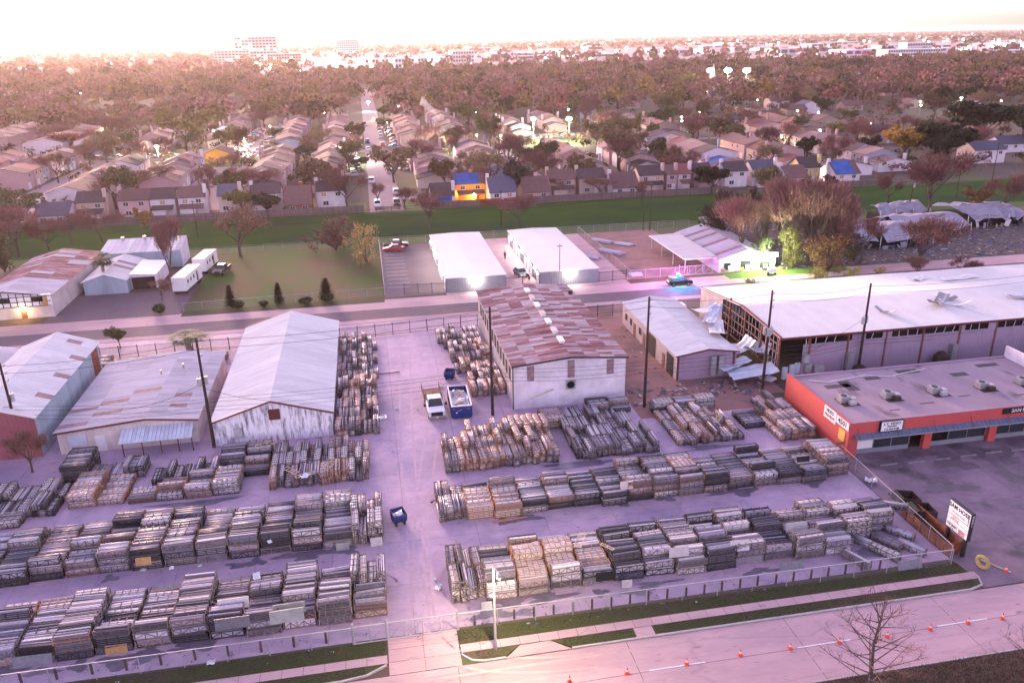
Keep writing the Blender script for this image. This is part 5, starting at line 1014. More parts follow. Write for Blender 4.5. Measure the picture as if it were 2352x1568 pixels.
picket('black iron fence behind the yard between the two big roofs', (-6.2, 119.9), (15.7, 121.2)); picket('black iron fence left of the white warehouse', (-62, 118.8), (-20.2, 119.4)); picket('black iron fence behind the rusty roof', (30.8, 121.5), (38.6, 121.3)); picket('black iron fence of the striped lot', (5.0, 141.3), (12.6, 140.6)); picket('black iron fence across the storage lane', (23.9, 141.0), (30.3, 141.2)); picket('black iron fence right of the storage units', (41.8, 140.6), (47.3, 140.9))
for i, x in enumerate(np.arange(-33, -4.2, 2.45)): tag(MB().tube([(0, 0, 0), (0, 0, .95)], .1, 7).obj('bollard', 'post_wood', None, (x, 51.75 + R.uniform(-.1, .1), .03), 0), 'dark wooden bollard inside the left fence, ' + ORD[i] + ' from the left', 'bollard', 'wooden bollards along the yard fence')
for i, x in enumerate(np.arange(5.6, 42, 1.62)): tag(MB().tube([(0, 0, 0), (0, 0, .9)], .09, 7).obj('bollard', 'post_wood', None, (x, 51.35 + R.uniform(-.1, .1), .03), 0), 'dark wooden bollard inside the right fence, ' + ORD[i] + ' from the gate', 'bollard', 'wooden bollards along the yard fence')
for i, (px, py) in enumerate(((1308, 1565), (1440, 1547), (1577, 1525), (1700, 1505), (1815, 1490), (1927, 1477), (2037, 1462), (2136, 1446), (2223, 1431), (2302, 1421), (2310, 1312))):
    x, y = at(px, py); t = thing('traffic_cone', 'orange traffic cone, ' + (ORD[i] + ' from the left along the lane line' if i < 10 else 'alone by the parking entrance'), 'cone', (x, y, .025), R.uniform(0, 3), 'traffic cones'); t.scale = (.8, .8, .85); b = MB(); b.tube([(0, 0, .04), (0, 0, .3)], [.17, .11], 10); b.tube([(0, 0, .46), (0, 0, .72)], [.075, .025], 10); b.obj('cone', 'cone_orange', t); MB().tube([(0, 0, .3), (0, 0, .46)], [.113, .077], 10).obj('band', 'white_paint', t); MB().box(-.2, .2, -.2, .2, 0, .04).obj('foot', 'cone_orange', t)
LP = thing('street_lamp', 'tall white street lamp post by the driveway', 'street lamp', (6.8, 48.25, .12)); MB().tube([(0, 0, 0), (0, 0, 3), (0, 0, 7.5)], [.11, .09, .06], 8).obj('post', 'galv_post', LP); MB().tube([(0, 0, 7.45), (.1, -.5, 7.75), (.15, -1.1, 7.8)], .045, 6).obj('arm', 'galv_post', LP)
hd = MB().sphere((.18, -1.35, 7.78), .3, 10, 6, sc=(.6, 1.3, .35)).obj('lamp_head', 'steel_grey', LP); MB().sphere((.18, -1.4, 7.69), .2, 8, 5, sc=(.7, 1.2, .5)).obj('bulb', 'lamp_warm', hd); lamp(hd, (.18, -1.4, 7.5), 1150, (1, .80, .42), .25)
# ------------------------------------------------------------------ utility poles and wires
POLES = [(-41.4, 89.8, 11.5), (-20.0, 87.1, 13.6), (13.0, 88.5, 14.2), (32.1, 86.7, 14.6), (48.4, 87.4, 14.0), (63.4, 89.6, 13.2)]
where = ('left edge before the red front', 'between low and peeling warehouses', 'beside the tall rusty hall', 'in the dirt alley', 'before the torn warehouse corner', 'before the big tan wall')
for i, (x, y, h) in enumerate(POLES):
    t = thing('utility_pole', 'dark wooden utility pole ' + where[i], 'utility pole', (x, y, 0), R.uniform(0, 1), 'utility poles behind the yard'); MB().tube([(0, 0, 0), (0, 0, h)], [.2, .12], 8).obj('shaft', 'pole_wood', t)
    for k in range(3): MB().beam((-.1, 0, h - .6 - k * .9), (.4, 0, h - .5 - k * .9), .06, .06).obj('bracket', 'steel_grey', t); MB().tube([(.4, 0, h - .5 - k * .9), (.4, 0, h - .25 - k * .9)], .07, 6).obj('insulator', 'ceramic', t)
    if i in (0, 1, 4, 5, 2):
        for a in ((0, 2.1, 4.2) if i == 4 else (0, 2.5) if i in (1, 5) else (0.5,)):
            o = MB().tube([(.42 * cos(a), .42 * sin(a), h * .58), (.42 * cos(a), .42 * sin(a), h * .58 + .95)], .25, 10).obj('transformer', 'transformer', t); MB().tube([(.42 * cos(a), .42 * sin(a), h * .58 + .95), (.42 * cos(a), .42 * sin(a), h * .58 + 1.25)], .05, 5).obj('bushing', 'ceramic', o)
def wire(label, pts, sag, r=.022, cat='cable'):
    b = MB()
    for p, q in zip(pts, pts[1:]):
        P = []
        for k in range(13): s = k / 12; P.append((p[0] + (q[0] - p[0]) * s, p[1] + (q[1] - p[1]) * s, p[2] + (q[2] - p[2]) * s - 4 * sag * s * (1 - s)))
        b.tube(P, r, 4, caps=False)
    tag(b.obj('overhead_wire', 'wire'), label, cat)
PP_ = [(-75, 90, 11)] + POLES + [(95, 91, 13)]
for i, (dz, dx, sg) in enumerate(((-.4, .3, .5), (-1.3, .3, .5))): wire(('top', 'second')[i] + ' power wire strung along the dark utility poles', [(x + dx, y, h + dz) for x, y, h in PP_], sg)
for i, (z, dy, sg) in enumerate(((6.3, -.2, .3), (5.9, -.25, .35), (5.3, -.2, .45), (4.7, .1, .5))): wire(ORD[i] + ' low cable from the top crossing before the warehouse fronts', [(x, y + dy, z) for x, y, h in PP_], sg, .018)
wire('service cable slanting to the low warehouse roof', [(-20, 87.2, 8.2), (-31, 92, 3.6)], .6); wire('service cable to the peeling gable', [(-20, 87.2, 7.5), (-13.2, 87.4, 5.2)], .3); wire('service cable to the rusty hall', [(13, 88.5, 8), (16, 89.6, 3.5)], .3); wire('cable slanting down to the shop roof', [(63.4, 89.6, 8.5), (52.5, 89.9, 2.5)], .3)
for i, (px, py, h) in enumerate(((455, 545, 9), (1152, 520, 9), (1492, 530, 11), (1477, 530, 4.5), (2085, 500, 10), (2195, 455, 12), (2275, 430, 13), (1285, 670, 9))):
    x, y = at(px, py); t = thing('utility_pole', 'thin pole ' + ('by the round tawny tree', 'behind the storage buildings', 'behind the gravel yard', 'short one behind the gravel yard', 'with white transformer by the wrecked sheds', 'among the pink trees on the right', 'at the far right by the channel', 'before the right storage front')[i], 'pole', (x, y, 0), 0, 'thin poles round the channel'); MB().tube([(0, 0, 0), (0, 0, h)], [.14, .09], 7).obj('shaft', 'pole_wood' if i != 7 else 'galv_post', t); MB().beam((-.5, 0, h - .4), (.5, 0, h - .4), .08, .1).obj('crossarm', 'pole_wood', t)
    if i in (1, 4): MB().tube([(.4, 0, h * .75), (.4, 0, h * .75 + .9)], .28, 9).obj('transformer', 'transformer', t)
for i, z in enumerate((8.6, 8.0, 6.5)): wire(ORD[i] + ' line strung along the channel', [(-120, 182, z), (-41, 182, z), (14.5, 182, z), (62, 184, z + 1), (150, 183, z)], .9, .03)
# light tower and people
LT = thing('light_tower', 'glaring light tower trailer before the torn house', 'light tower', (75.5, 137.4, .03)); MB().box(-.7, .7, -.5, .5, .5, 1.4).obj('generator', 'sign_white', LT); MB().tube([(0, 0, 1.4), (0, 0, 4.2)], .06, 6).obj('mast', 'galv_post', LT); wheels(LT, .75, (0,), .33)
for k in range(4): l = MB().box(-.9 + .47 * k, -.5 + .47 * k, .1, .2, 3.9, 4.3).obj('floodlight', 'lamp_green', LT)
lamp(LT, (0, 1.1, 3.9), 2300, (.72, 1, .45), .4)
def person(x, y, rz, label, stride=.12):
    me = bpy.data.meshes.new('body'); Vt = [(0, 0, .95), (0, 0, 1.2), (0, 0, 1.42), (0, .01, 1.53), (0, .02, 1.66), (0, .02, 1.76), (-.1, 0, .88), (-.11, -stride, .48), (-.11, -stride * 1.2, .06), (-.11, -stride * 1.2 - .15, .04), (.1, 0, .88), (.11, stride, .48), (.11, stride * 1.6, .06), (.11, stride * 1.6 - .15, .04), (-.2, 0, 1.4), (-.26, .04, 1.13), (-.25, -.06, .88), (.2, 0, 1.4), (.26, .02, 1.13), (.25, -.08, .88)]
    E = [(0, 1), (1, 2), (2, 3), (3, 4), (4, 5), (0, 6), (6, 7), (7, 8), (8, 9), (0, 10), (10, 11), (11, 12), (12, 13), (2, 14), (14, 15), (15, 16), (2, 17), (17, 18), (18, 19)]; me.from_pydata(Vt, E, [])
    o = bpy.data.objects.new('body', me); COL.objects.link(o); o.modifiers.new('skin', 'SKIN'); s = o.modifiers.new('sub', 'SUBSURF'); s.levels = 1; s.render_levels = 1
    rad = [.15, .15, .14, .055, .10, .09, .09, .065, .045, .04, .09, .065, .045, .04, .07, .05, .04, .07, .05, .04]
    for k, q in enumerate(me.skin_vertices[0].data): q.radius = (rad[k], rad[k] * (.75 if k < 3 else 1)); q.use_root = k == 0
    dg = bpy.context.evaluated_depsgraph_get(); m2 = bpy.data.meshes.new_from_object(o.evaluated_get(dg)); bpy.data.objects.remove(o); m2.materials.clear(); m2.materials.append(MATS['cloth_dark']); m2.materials.append(MATS['skin'])
    for p in m2.polygons: p.material_index = 1 if p.center.z > 1.5 and p.center.z < 1.72 else 0
    t = thing('person', label, 'person', (x, y, .025), rz); place('body', m2, t); MB().sphere((0, .035, 1.74), .11, 8, 5, sc=(1, 1, .7)).obj('hair', 'black', t)
x, y = at(*((1000 + 2000 / 1.96) / 1.7415, (500 + 1055 / 1.96) / 1.7415)); person(x, y, .2, 'person in dark clothes walking between the storage buildings')
person(24.6, 158.5, 1.0, 'person in dark clothes beside the left storage wall', .03)
x, y = at((2000 + 218 / 1.96) / 1.7415, (500 + 1205 / 1.96) / 1.7415); t = thing('motorcycle', 'dark motorcycle behind the dark car in the storage lane', 'motorcycle', (x, y, .03), .2); wheels(t, .02, (-.7, .7), .32, .12); MB().prism([(-.5, .5), (.6, .6), (.5, .95), (-.1, .85), (-.5, 1.0)], -.15, .15, 'x').obj('body', 'black', t)
# ------------------------------------------------------------------ houses beyond the channel
mat('house_wall', (1, 1, 1), 0.8, var=0.06, scale=0.6, objcol=True); mat('shingle', (1, 1, 1), 0.9, var=0.14, scale=1.2, objcol=True, bump=.4, bscale=12)
WALLS = {'pink': (.52, .32, .335), 'beige': (.54, .38, .34), 'cream': (.64, .50, .43), 'white': (.68, .57, .63), 'grey': (.34, .32, .40), 'tan': (.36, .27, .23), 'blue grey': (.24, .25, .34), 'orange': (.62, .27, .05), 'yellow': (.56, .43, .22), 'red brick': (.30, .10, .07)}
ROOFS = {'brown': (.16, .085, .085), 'dark': (.075, .05, .058), 'reddish': (.24, .09, .085), 'slate': (.10, .09, .14), 'pale': (.29, .17, .17), 'tarp': (.03, .12, .55)}
WF = MB(); WF.box(-.5, .5, -.06, 0, -.5, -.44); WF.box(-.5, .5, -.06, 0, .44, .5); WF.box(-.5, -.44, -.06, 0, -.44, .44); WF.box(.44, .5, -.06, 0, -.44, .44); WF.box(-.03, .03, -.05, 0, -.44, .44)
WIN_F = WF.mesh('window', 'trim_white'); WIN_G = MB().box(-.44, .44, -.03, -.005, -.44, .44).mesh('pane', 'glass'); WIN_P = MB().box(-.44, .44, -.03, -.005, -.44, .44).mesh('pane', 'ply'); WIN_L = MB().box(-.44, .44, -.03, -.005, -.44, .44).mesh('pane', 'glass_warm')
DOOR = MB().box(-.5, .5, -.05, 0, 0, 1).mesh('door', 'trim_white')
def window(t, x, y, z, w_, h_, rz, kind_=None):
    o = place('window', WIN_F, t, (x, y, z), rz, (w_, 1, h_)); place('pane', kind_ or R.choice((WIN_G, WIN_G, WIN_P)), o)
FOOT = []
def house(x0, x1, y0, y1, eave, rise, axis, wall, roof, label, front='+x', chim=None, near=True, group='houses beyond the channel', porch=False, ridge=.5, tarp=False):
    """axis: ridge direction"""
    t = thing('house', label, 'house', (x0, y0, 0), 0, group); W, D_ = x1 - x0, y1 - y0; FOOT.append((x0 - 1, x1 + 1, y0 - 1, y1 + 1)); b = MB(); rr = eave + rise
    if axis == 'y': b.prism([(0, 0), (W, 0), (W, eave), (W * ridge, rr), (0, eave)], 0, D_, 'y'); e1, e2 = (-.35, eave - .35 * rise / (W * ridge)), (W + .35, eave - .35 * rise / (W * (1 - ridge))); ap = (W * ridge, rr)
    else: b.prism([(0, 0), (D_, 0), (D_, eave), (D_ * ridge, rr), (0, eave)], 0, W, 'x'); e1, e2 = (-.35, eave - .35 * rise / (D_ * ridge)), (D_ + .35, eave - .35 * rise / (D_ * (1 - ridge))); ap = (D_ * ridge, rr)
    o = b.obj('wall', 'house_wall', t); o.color = (*WALLS[wall], 1)
    r = MB(); th = .14; r.prism([e1, ap, e2, (e2[0], e2[1] + th), (ap[0], ap[1] + th), (e1[0], e1[1] + th)], -.3, (D_ if axis == 'y' else W) + .3, 'y' if axis == 'y' else 'x')
    ro = r.obj('roof', 'shingle', t); c = ROOFS[roof]; k = R.uniform(.85, 1.15); ro.color = (c[0] * k, c[1] * k, c[2] * k, 1)
    if tarp:
        tb = MB()
        if axis == 'x': tb.face([(.1, -.3, e1[1] + th + .05), (W * .8, -.3, e1[1] + th + .05), (W * .8, ap[0], rr + th + .03), (.1, ap[0], rr + th + .03)])
        else: tb.face([(-.3, .1, e1[1] + th + .05), (ap[0], .1, rr + th + .03), (ap[0], D_, rr + th + .03), (-.3, D_, e1[1] + th + .05)])
        tb.obj('tarpaulin', 'plastic_blue', ro)
    if chim: cx, cy_ = chim; MB().box(cx * W - .45, cx * W + .45, cy_ * D_ - .4, cy_ * D_ + .4, 0 if cx in (0, 1) or cy_ in (0, 1) else eave, rr + .9).obj('chimney', 'house_wall', ro).color = (*WALLS[wall], 1)
    if near:
        sx = {'+x': W, '-x': 0}.get(front); n = max(1, int(D_ / 3.4))
        if sx is not None:
            rz = pi / 2 if front == '+x' else -pi / 2
            for k in range(n): y = D_ * (k + .5) / n; window(t, sx, y, eave - 1.1, 1.3, 1.1, rz)
            place('door', DOOR, t, (sx, D_ * .3, .05), rz, (2.4, 1, 2.1))
        else:
            n = max(1, int(W / 3.2))
            for k in range(n): x = W * (k + .5) / n; window(t, x, 0 if front == '-y' else D_, eave - 1.0 if eave < 4 else eave - 1.1, 1.4, 1.1, 0 if front == '-y' else pi)
            if eave > 4: window(t, W * .3, 0, 1.5, 1.6, 1.2, 0, WIN_G); place('door', DOOR, t, (W * .65, 0, .05), 0, (1.1, 1, 2.0))
    if porch:
        p = MB(); p.prism([(-2.6, 2.3), (.1, 3.1), (.1, 3.22), (-2.6, 2.42)], .3, W - .3, 'x'); p.obj('porch_roof', 'shingle', t).color = (c[0] * .9, c[1] * .9, c[2] * .9, 1); q = MB().box(W * .1, W * .65, -2.3, -.02, 0, 2.25).obj('annex', 'house_wall', t); q.color = (*WALLS[wall], 1)
    return t
# front row along the channel (ridge along x)
ROW = [(-85, -77, 2.9, 2.6, 'white', 'slate'), (-76.4, -69.3, 5, 2.2, 'beige', 'dark'), (-66, -58.2, 5, 2.2, 'pink', 'brown'), (-59.3 + 1.4, -51.6, 5, 2.2, 'white', 'dark'), (-50.7, -43.8, 5, 2.2, 'white', 'brown'), (-40.4, -34.6, 5, 2.4, 'cream', 'slate'), (-31.8, -24.0, 5, 2.0, 'white', 'dark'), (-22.2, -15.6, 2.6, 4.2, 'red brick', 'brown'), (-14.2, -6.5, 5, 2.2, 'white', 'dark'),
       (17.2, 23.4, 3.0, 2.7, 'white', 'dark'), (24.4, 33.0, 5, 2.3, 'orange', 'brown'), (33.6, 41, 3.2, 3.6, 'white', 'slate'), (43.4, 50.8, 2.7, 3.6, 'pink', 'brown'), (52.0, 59.6, 5, 2.2, 'beige', 'brown'), (60.9, 68.8, 5, 2.2, 'beige', 'dark'), (69.7, 77.2, 2.7, 3.6, 'white', 'brown'), (79.3, 86.8, 5, 2.2, 'beige', 'dark'), (87.8, 91, 5, 2, 'pink', 'brown'), (91.4, 95.3, 5, 2.2, 'white', 'reddish'), (96.5, 102.2, 5, 2.2, 'pink', 'dark'), (106.4, 113.4, 5, 2.2, 'white', 'dark'), (115.2, 123, 5, 2.3, 'white', 'slate'), (123.8, 130.6, 3, 3.0, 'white', 'brown'), (131.0, 137.5, 5, 2.6, 'yellow', 'dark'), (139.5, 147.5, 3.5, 3.0, 'white', 'tarp')]
for i, (x0_, x1_, e_, r_, wl, rf_) in enumerate(ROW):
    y0_ = 221.5 if e_ < 4 else 227; d_ = 7.6
    lab = '%s house with %s roof, %s from the left in the row along the channel' % (wl, 'blue tarpaulin' if rf_ == 'tarp' else rf_, ORD[i])
    t = house(x0_, x1_, y0_, y0_ + d_ + (2 if e_ < 4 else 0), e_, r_, 'x', wl, rf_ if rf_ != 'tarp' else 'brown', lab, '-y', chim=R.choice(((1, .2), (0, .5), (.6, .6), None)), porch=(e_ > 4 and i % 3 != 2), tarp=(rf_ == 'tarp' or wl == 'orange'))
    if wl == 'orange':
        for px in (1.0, 5.0): l = MB().sphere((px, -.35 if px < 2 else -2.6, 2.3), .28, 8, 5).obj('wall_lamp', 'lamp_warm', t); lamp(l, (px, -1.0 if px < 2 else -3.1, 2.2), 350, (1, .58, .15))
    if i == 9: MB().box(.6, 5.6, -.12, -.06, .3, 2.7).obj('tarpaulin', 'plastic_blue', t)
# columns of gabled town houses (ridge along y), counted from the near end
COLS = [('row just left of the long street', -17.8, -7.5, 251, 340, '+x', ('pink', 'white', 'beige', 'pink')), ('far part of the row left of the long street', -17.6, -7.6, 368, 470, '+x', ('pink', 'beige', 'pink')),
        ('second row left of the long street', -37.8, -26.5, 250, 322, '-x', ('beige', 'pink', 'white')), ('row right of the parking street', -38, -27.4, 366, 452, '-x', ('blue grey', 'pink', 'pink')), ('row left of the parking street', -68.6, -58, 378, 474, '+x', ('cream', 'pink', 'beige', 'grey')),
        ('third row left of the long street', -68.6, -58, 258, 312, '+x', ('pink', 'beige', 'white')), ('fourth row on the left', -89.4, -78.4, 244, 316, '+x', ('white', 'pink', 'beige')), ('white gabled row by the big tree', -99, -88, 378, 440, '-x', ('cream', 'pink')),
        ('row at the far left street', -121.5, -109, 284, 340, '+x', ('pink', 'beige', 'grey')), ('leftmost row', -139, -127, 290, 345, '-x', ('pink', 'grey', 'beige')), ('blue grey gabled row beyond the red trees', -122.5, -110.5, 368, 402, '+x', ('blue grey', 'white')), ('row beyond the red trees', -143.5, -127.5, 380, 440, '+x', ('white', 'pink', 'beige')), ('far left edge row', -177, -161, 395, 470, '+x', ('pink', 'beige')),
        ('row just right of the long street', 15.4, 28, 251, 318, '-x', ('cream', 'pink', 'pink', 'white', 'pink')), ('far row right of the long street', 15, 27, 357, 455, '-x', ('beige', 'pink')), ('second row right of the long street', 34.4, 47, 262, 326, '+x', ('blue grey', 'pink', 'pink')), ('second far row right of the long street', 35.5, 47, 368, 468, '+x', ('beige', 'white', 'pink')),
        ('row behind the tennis court palms', 67.4, 76.4, 247, 306, '-x', ('pink', 'grey', 'pink')), ('row beside the leaning palm', 87, 97.3, 256, 300, '+x', ('white', 'pink')), ('bright row behind the tennis court', 66, 76, 366, 420, '-x', ('cream', 'white')), ('white row under the floodlight', 88, 98.5, 390, 440, '-x', ('cream', 'cream')),
        ('row left of the car lined street', 113.5, 126.5, 254, 330, '-x', ('pink', 'white', 'grey', 'beige')), ('row right of the car lined street', 137.8, 150, 252, 312, '-x', ('pink', 'pink', 'beige')), ('far right row', 170, 184.5, 283, 352, '-x', ('beige', 'pink', 'tan')), ('row beyond the cross street', 127, 140, 341, 400, '-x', ('beige', 'tan')), ('white row by the yellow tree', 150, 162, 236, 246, '-x', ('white',)), ('rightmost row', 166, 178, 240, 262, '-x', ('white', 'grey')), ('back right row', 115, 124, 380, 430, '-x', ('pink', 'blue grey')), ('far back right row', 190, 203, 330, 400, '-x', ('pink', 'tan', 'beige'))]
for where_, x0_, x1_, y0_, y1_, fr_, pal in COLS:
    y = y0_; i = 0
    while y < y1_ - 4:
        d_ = R.uniform(7.2, 9.2); e_ = R.choice((4.6, 5.0, 5.3, 4.8)); dx = R.uniform(-.8, .8); low = i == 0 and R.random() < .6
        wl = pal[i % len(pal)]; rf_ = R.choice(('pale', 'brown', 'pale', 'reddish', 'brown', 'dark'))
        if where_.startswith('row just right') and i == 0: wl = 'cream'; low = True
        house(x0_ + dx, x1_ + dx, y, y + d_ - .6, 3.0 if low else e_, R.uniform(1.5, 2.1) if not low else 1.3, 'y', wl, rf_, '%s gabled house, %s roof, %s in the %s' % (wl, rf_, ORD[i], where_), fr_, chim=R.choice(((0.02, .5), (.98, .5), None, None)), near=y < 345, ridge=R.choice((.42, .5, .55)), tarp=(where_.startswith('row left of the car') and i == 0))
        y += d_ + (R.choice((0, 0, 0, 1.5, 5)) if i % 3 == 2 else 0); i += 1
house(-62.6, -51.2, 330, 342, 3.2, 2.2, 'y', 'orange', 'brown', 'low orange walled club house on the bright lawn', '+x')
# far back row and scattered homes
for i, (px, py) in enumerate(((975, 240), (1290, 250), (1385, 245), (1450, 250), (1250, 250), (1560, 200), (700, 258), (600, 262), (520, 262), (350, 270), (1760, 290), (1830, 265), (1860, 262), (1960, 255), (2030, 330), (2140, 320), (2270, 375), (2330, 350), (1900, 300), (1700, 290), (1790, 250), (2100, 250), (2230, 250), (1650, 230), (660, 215), (1030, 215), (1120, 195), (80, 235), (1175, 180), (450, 228), (520, 222), (760, 200), (700, 195), (1000, 190), (1250, 215), (1330, 205), (1480, 215), (1540, 180), (1740, 215), (1850, 225), (1950, 205), (2050, 220), (2180, 205), (300, 225), (200, 220), (940, 225), (1400, 180), (1990, 180), (2290, 215))):
    x, y = at(px, py); wl = R.choice(('beige', 'white', 'pink', 'tan')); house(x - 6, x + 6, y, y + 9, 3.2 if i % 2 else 4.6, 2.4, 'x' if i % 3 else 'y', wl, R.choice(('dark', 'brown', 'slate')), '%s house among trees, %s of the scattered far homes' % (wl, ORD[i]), '-y', near=y < 400)
# wooden fence along the channel: boards as pieces
fw = 0; BRD = MB().box(0, .9, -.02, .02, 0, 1.0).mesh('board_panel_piece', 'fence_wood')
def board_fence(label, x0_, x1_, y, m='fence_wood', h=1.9):
    t = thing('board_fence', label, 'fence', (x0_, y, 0)); me = MB().box(.005, .295, -.015, .015, 0, 1).mesh('board', m); n = int((x1_ - x0_) / .3); step = 1
    big = n > 300
    if big: me = MB().box(.01, (x1_ - x0_) / 300 - .01, -.015, .015, 0, 1).mesh('board', m); n = 300
    for k in range(n): place('board', me, t, (k * (x1_ - x0_) / n, R.uniform(-.01, .01), 0), 0, (1, 1, h + R.uniform(-.06, .06)))
    MB().box(0, x1_ - x0_, .02, .08, h * .8, h * .8 + .1).obj('rail', m, t)
board_fence('weathered board fence left of the long street end', -34, -1.5, 219.2); board_fence('weathered board fence at the left along the channel', -120, -34.2, 219.6); board_fence('weathered board fence behind the blue tarpaulin house', 16.5, 30, 219.0); board_fence('red board fence behind the orange house', 30.1, 44, 219.2, 'fence_red'); board_fence('long weathered board fence right of the red fence', 44.1, 104, 219.2); board_fence('dark board fence by the blue tarpaulin roof', 138, 152, 217.9)
bar = thing('road_barrier', 'dark rail barrier across the end of the long street', 'barrier', (1.6, 219.6, 0))
for k in range(4): MB().box(2.1 * k, 2.1 * k + .12, -.06, .06, 0, 1.2).obj('post', 'pole_wood', bar)
for z in (.35, .7, 1.05): MB().box(-.2, 6.7, -.1, -.06, z - .08, z + .08).obj('rail', 'pole_wood', bar)
# wrecked sheds on the right
mat('wreck_roof', (0.33, 0.30, 0.38), 0.8, col2=(0.21, 0.18, 0.235), scale=0.8, stretch=(.4, 2, 1), patch=((.12, .09, .10), .3, .58, .7))
def wreck(x0_, y0_, W, D_, h, label, rot=0.0):
    t = thing('wrecked_shed', label, 'shed', (x0_, y0_, 0), rot); b = MB(); n, k0 = 10, 0
    for i in range(n + 1):
        for j in range(5):
            u, v = i / n, j / 4; z = h + 1.3 * (1 - abs(v - .55) * 2) - 2.2 * max(0, .4 - v) * R.uniform(.2, 1.6) - 1.5 * max(0, abs(u - .5) - .4) * R.uniform(0, 2) + R.uniform(-.45, .45); b.v.append((u * W + R.uniform(-.3, .3), v * D_ + R.uniform(-.4, .4), max(.3, z)))
    for i in range(n):
        for j in range(4):
            if R.random() < .05: continue
            q = i * 5 + j; b.f.append((q, q + 5, q + 6, q + 1)); b.m.append(0)
    b.obj('roof', 'wreck_roof', t)
    for k in range(int(W / 1.6)):
        hh = R.uniform(.8, h - .4); MB().cbox((k * 1.6 + .6, R.uniform(-.4, .5), hh / 2), (R.uniform(.4, 1.5), .06, hh), tilt=mathutils.Matrix.Rotation(R.uniform(-.9, .9), 3, 'X') @ mathutils.Matrix.Rotation(R.uniform(-.4, .4), 3, 'Y')).obj('wall_sheet', R.choice(('wreck_roof', 'wall_cream', 'ply', 'void', 'wreck_roof', 'dark_steel')), t)
    patchbox(t, 'interior', .4, W - .4, 1.6, D_ - .2, 0, h * .55, 'void')
    for k in range(4): MB().beam((W * k / 3, .5, 0), (W * k / 3 + R.uniform(-.4, .4), .6, h), .12, .12).obj('post', 'trim_white', t)
for a in ((101, 150, 19, 12, 2.7, 'wrecked shed with sagging pale roof and dark opening'), (117, 157, 18, 12, 2.6, 'collapsed pale roof right of the sagging shed'), (122, 172, 13, 7, 3.0, 'small wrecked roof near the channel, far right'), (138, 162, 16, 14, 2.9, 'wrecked shed at the right picture edge')): wreck(*a[:5], a[5])
ramp_mat('debris', [(.34, .31, .35), (.12, .09, .09), (.2, .18, .24), (.09, .07, .07), (.17, .11, .08), (.45, .42, .45), (.10, .09, .12), (.07, .06, .06), (.05, .10, .28)], .7, 'island')
b = MB(); rd = random.Random(5)
for i in range(5200):
    x = 79 + 120 * rd.random() ** 1.1; y = 140 + 38 * rd.random() ** 1.2
    if 60 < x < 200: b.cbox((x, y, .05 + .35 * rd.random() ** 3), (rd.uniform(.1, 1.7) * rd.random() ** 2 + .1, rd.uniform(.06, .35), rd.uniform(.02, .12)), rz=rd.uniform(0, 3.1), tilt=mathutils.Matrix.Rotation(rd.uniform(-.6, .6), 3, 'X'))
for i in range(260): b.cbox((rd.uniform(31, 50), rd.uniform(87, 92) if i % 3 else rd.uniform(93, 122), .05 + .2 * rd.random()), (rd.uniform(.1, .9), rd.uniform(.08, .35), .05), rz=rd.uniform(0, 3))
for i in range(160): b.cbox((rd.uniform(-30, 46), rd.uniform(50.2, 52.6), .14), (rd.uniform(.04, .22), rd.uniform(.03, .14), .03), rz=rd.uniform(0, 3))
tag(b.obj('debris', 'debris'), 'scattered wreckage and litter on the ground', None, None, 'stuff')
# gravel yard stock: bundles of pipes
for i, (px, py, L_, n, a, lab) in enumerate(((1385, 555, 5.0, 9, -.9, 'bundle of silver pipes nearest the storage wall'), (1405, 580, 5.5, 10, -.9, 'second bundle of silver pipes'), (1350, 590, 6, 5, -.85, 'pipes lying along the storage fence'), (1435, 562, 4, 6, -.8, 'pale pipes beside the white sheets'), (1460, 632, 2.2, 6, 0.1, 'blue ended pipe bundle by the street fence'))):
    x, y = at(px, py); t = thing('pipe_bundle', lab, 'pipes', (x, y, .03), a); me = MB().tube([(-L_ / 2, 0, 0), (L_ / 2, 0, 0)], .16, 8).mesh('pipe', 'roof_galv')
    for k in range(n): place('pipe', me, t, (R.uniform(-.4, .4), (k % 6) * .36 - 1, .17 + .3 * (k // 6)))
for i, (px, py) in enumerate(((1300, 522), (1308, 530), (1330, 536))): x, y = at(px, py); tag(MB().box(-1.4, 1.4, -.5, .5, 0, .5).obj('metal_rack', 'steel_grey', None, (x + 36, y, .03), .1), 'grey metal rack behind the gravel yard, ' + ORD[i] + ' from the back', 'rack')
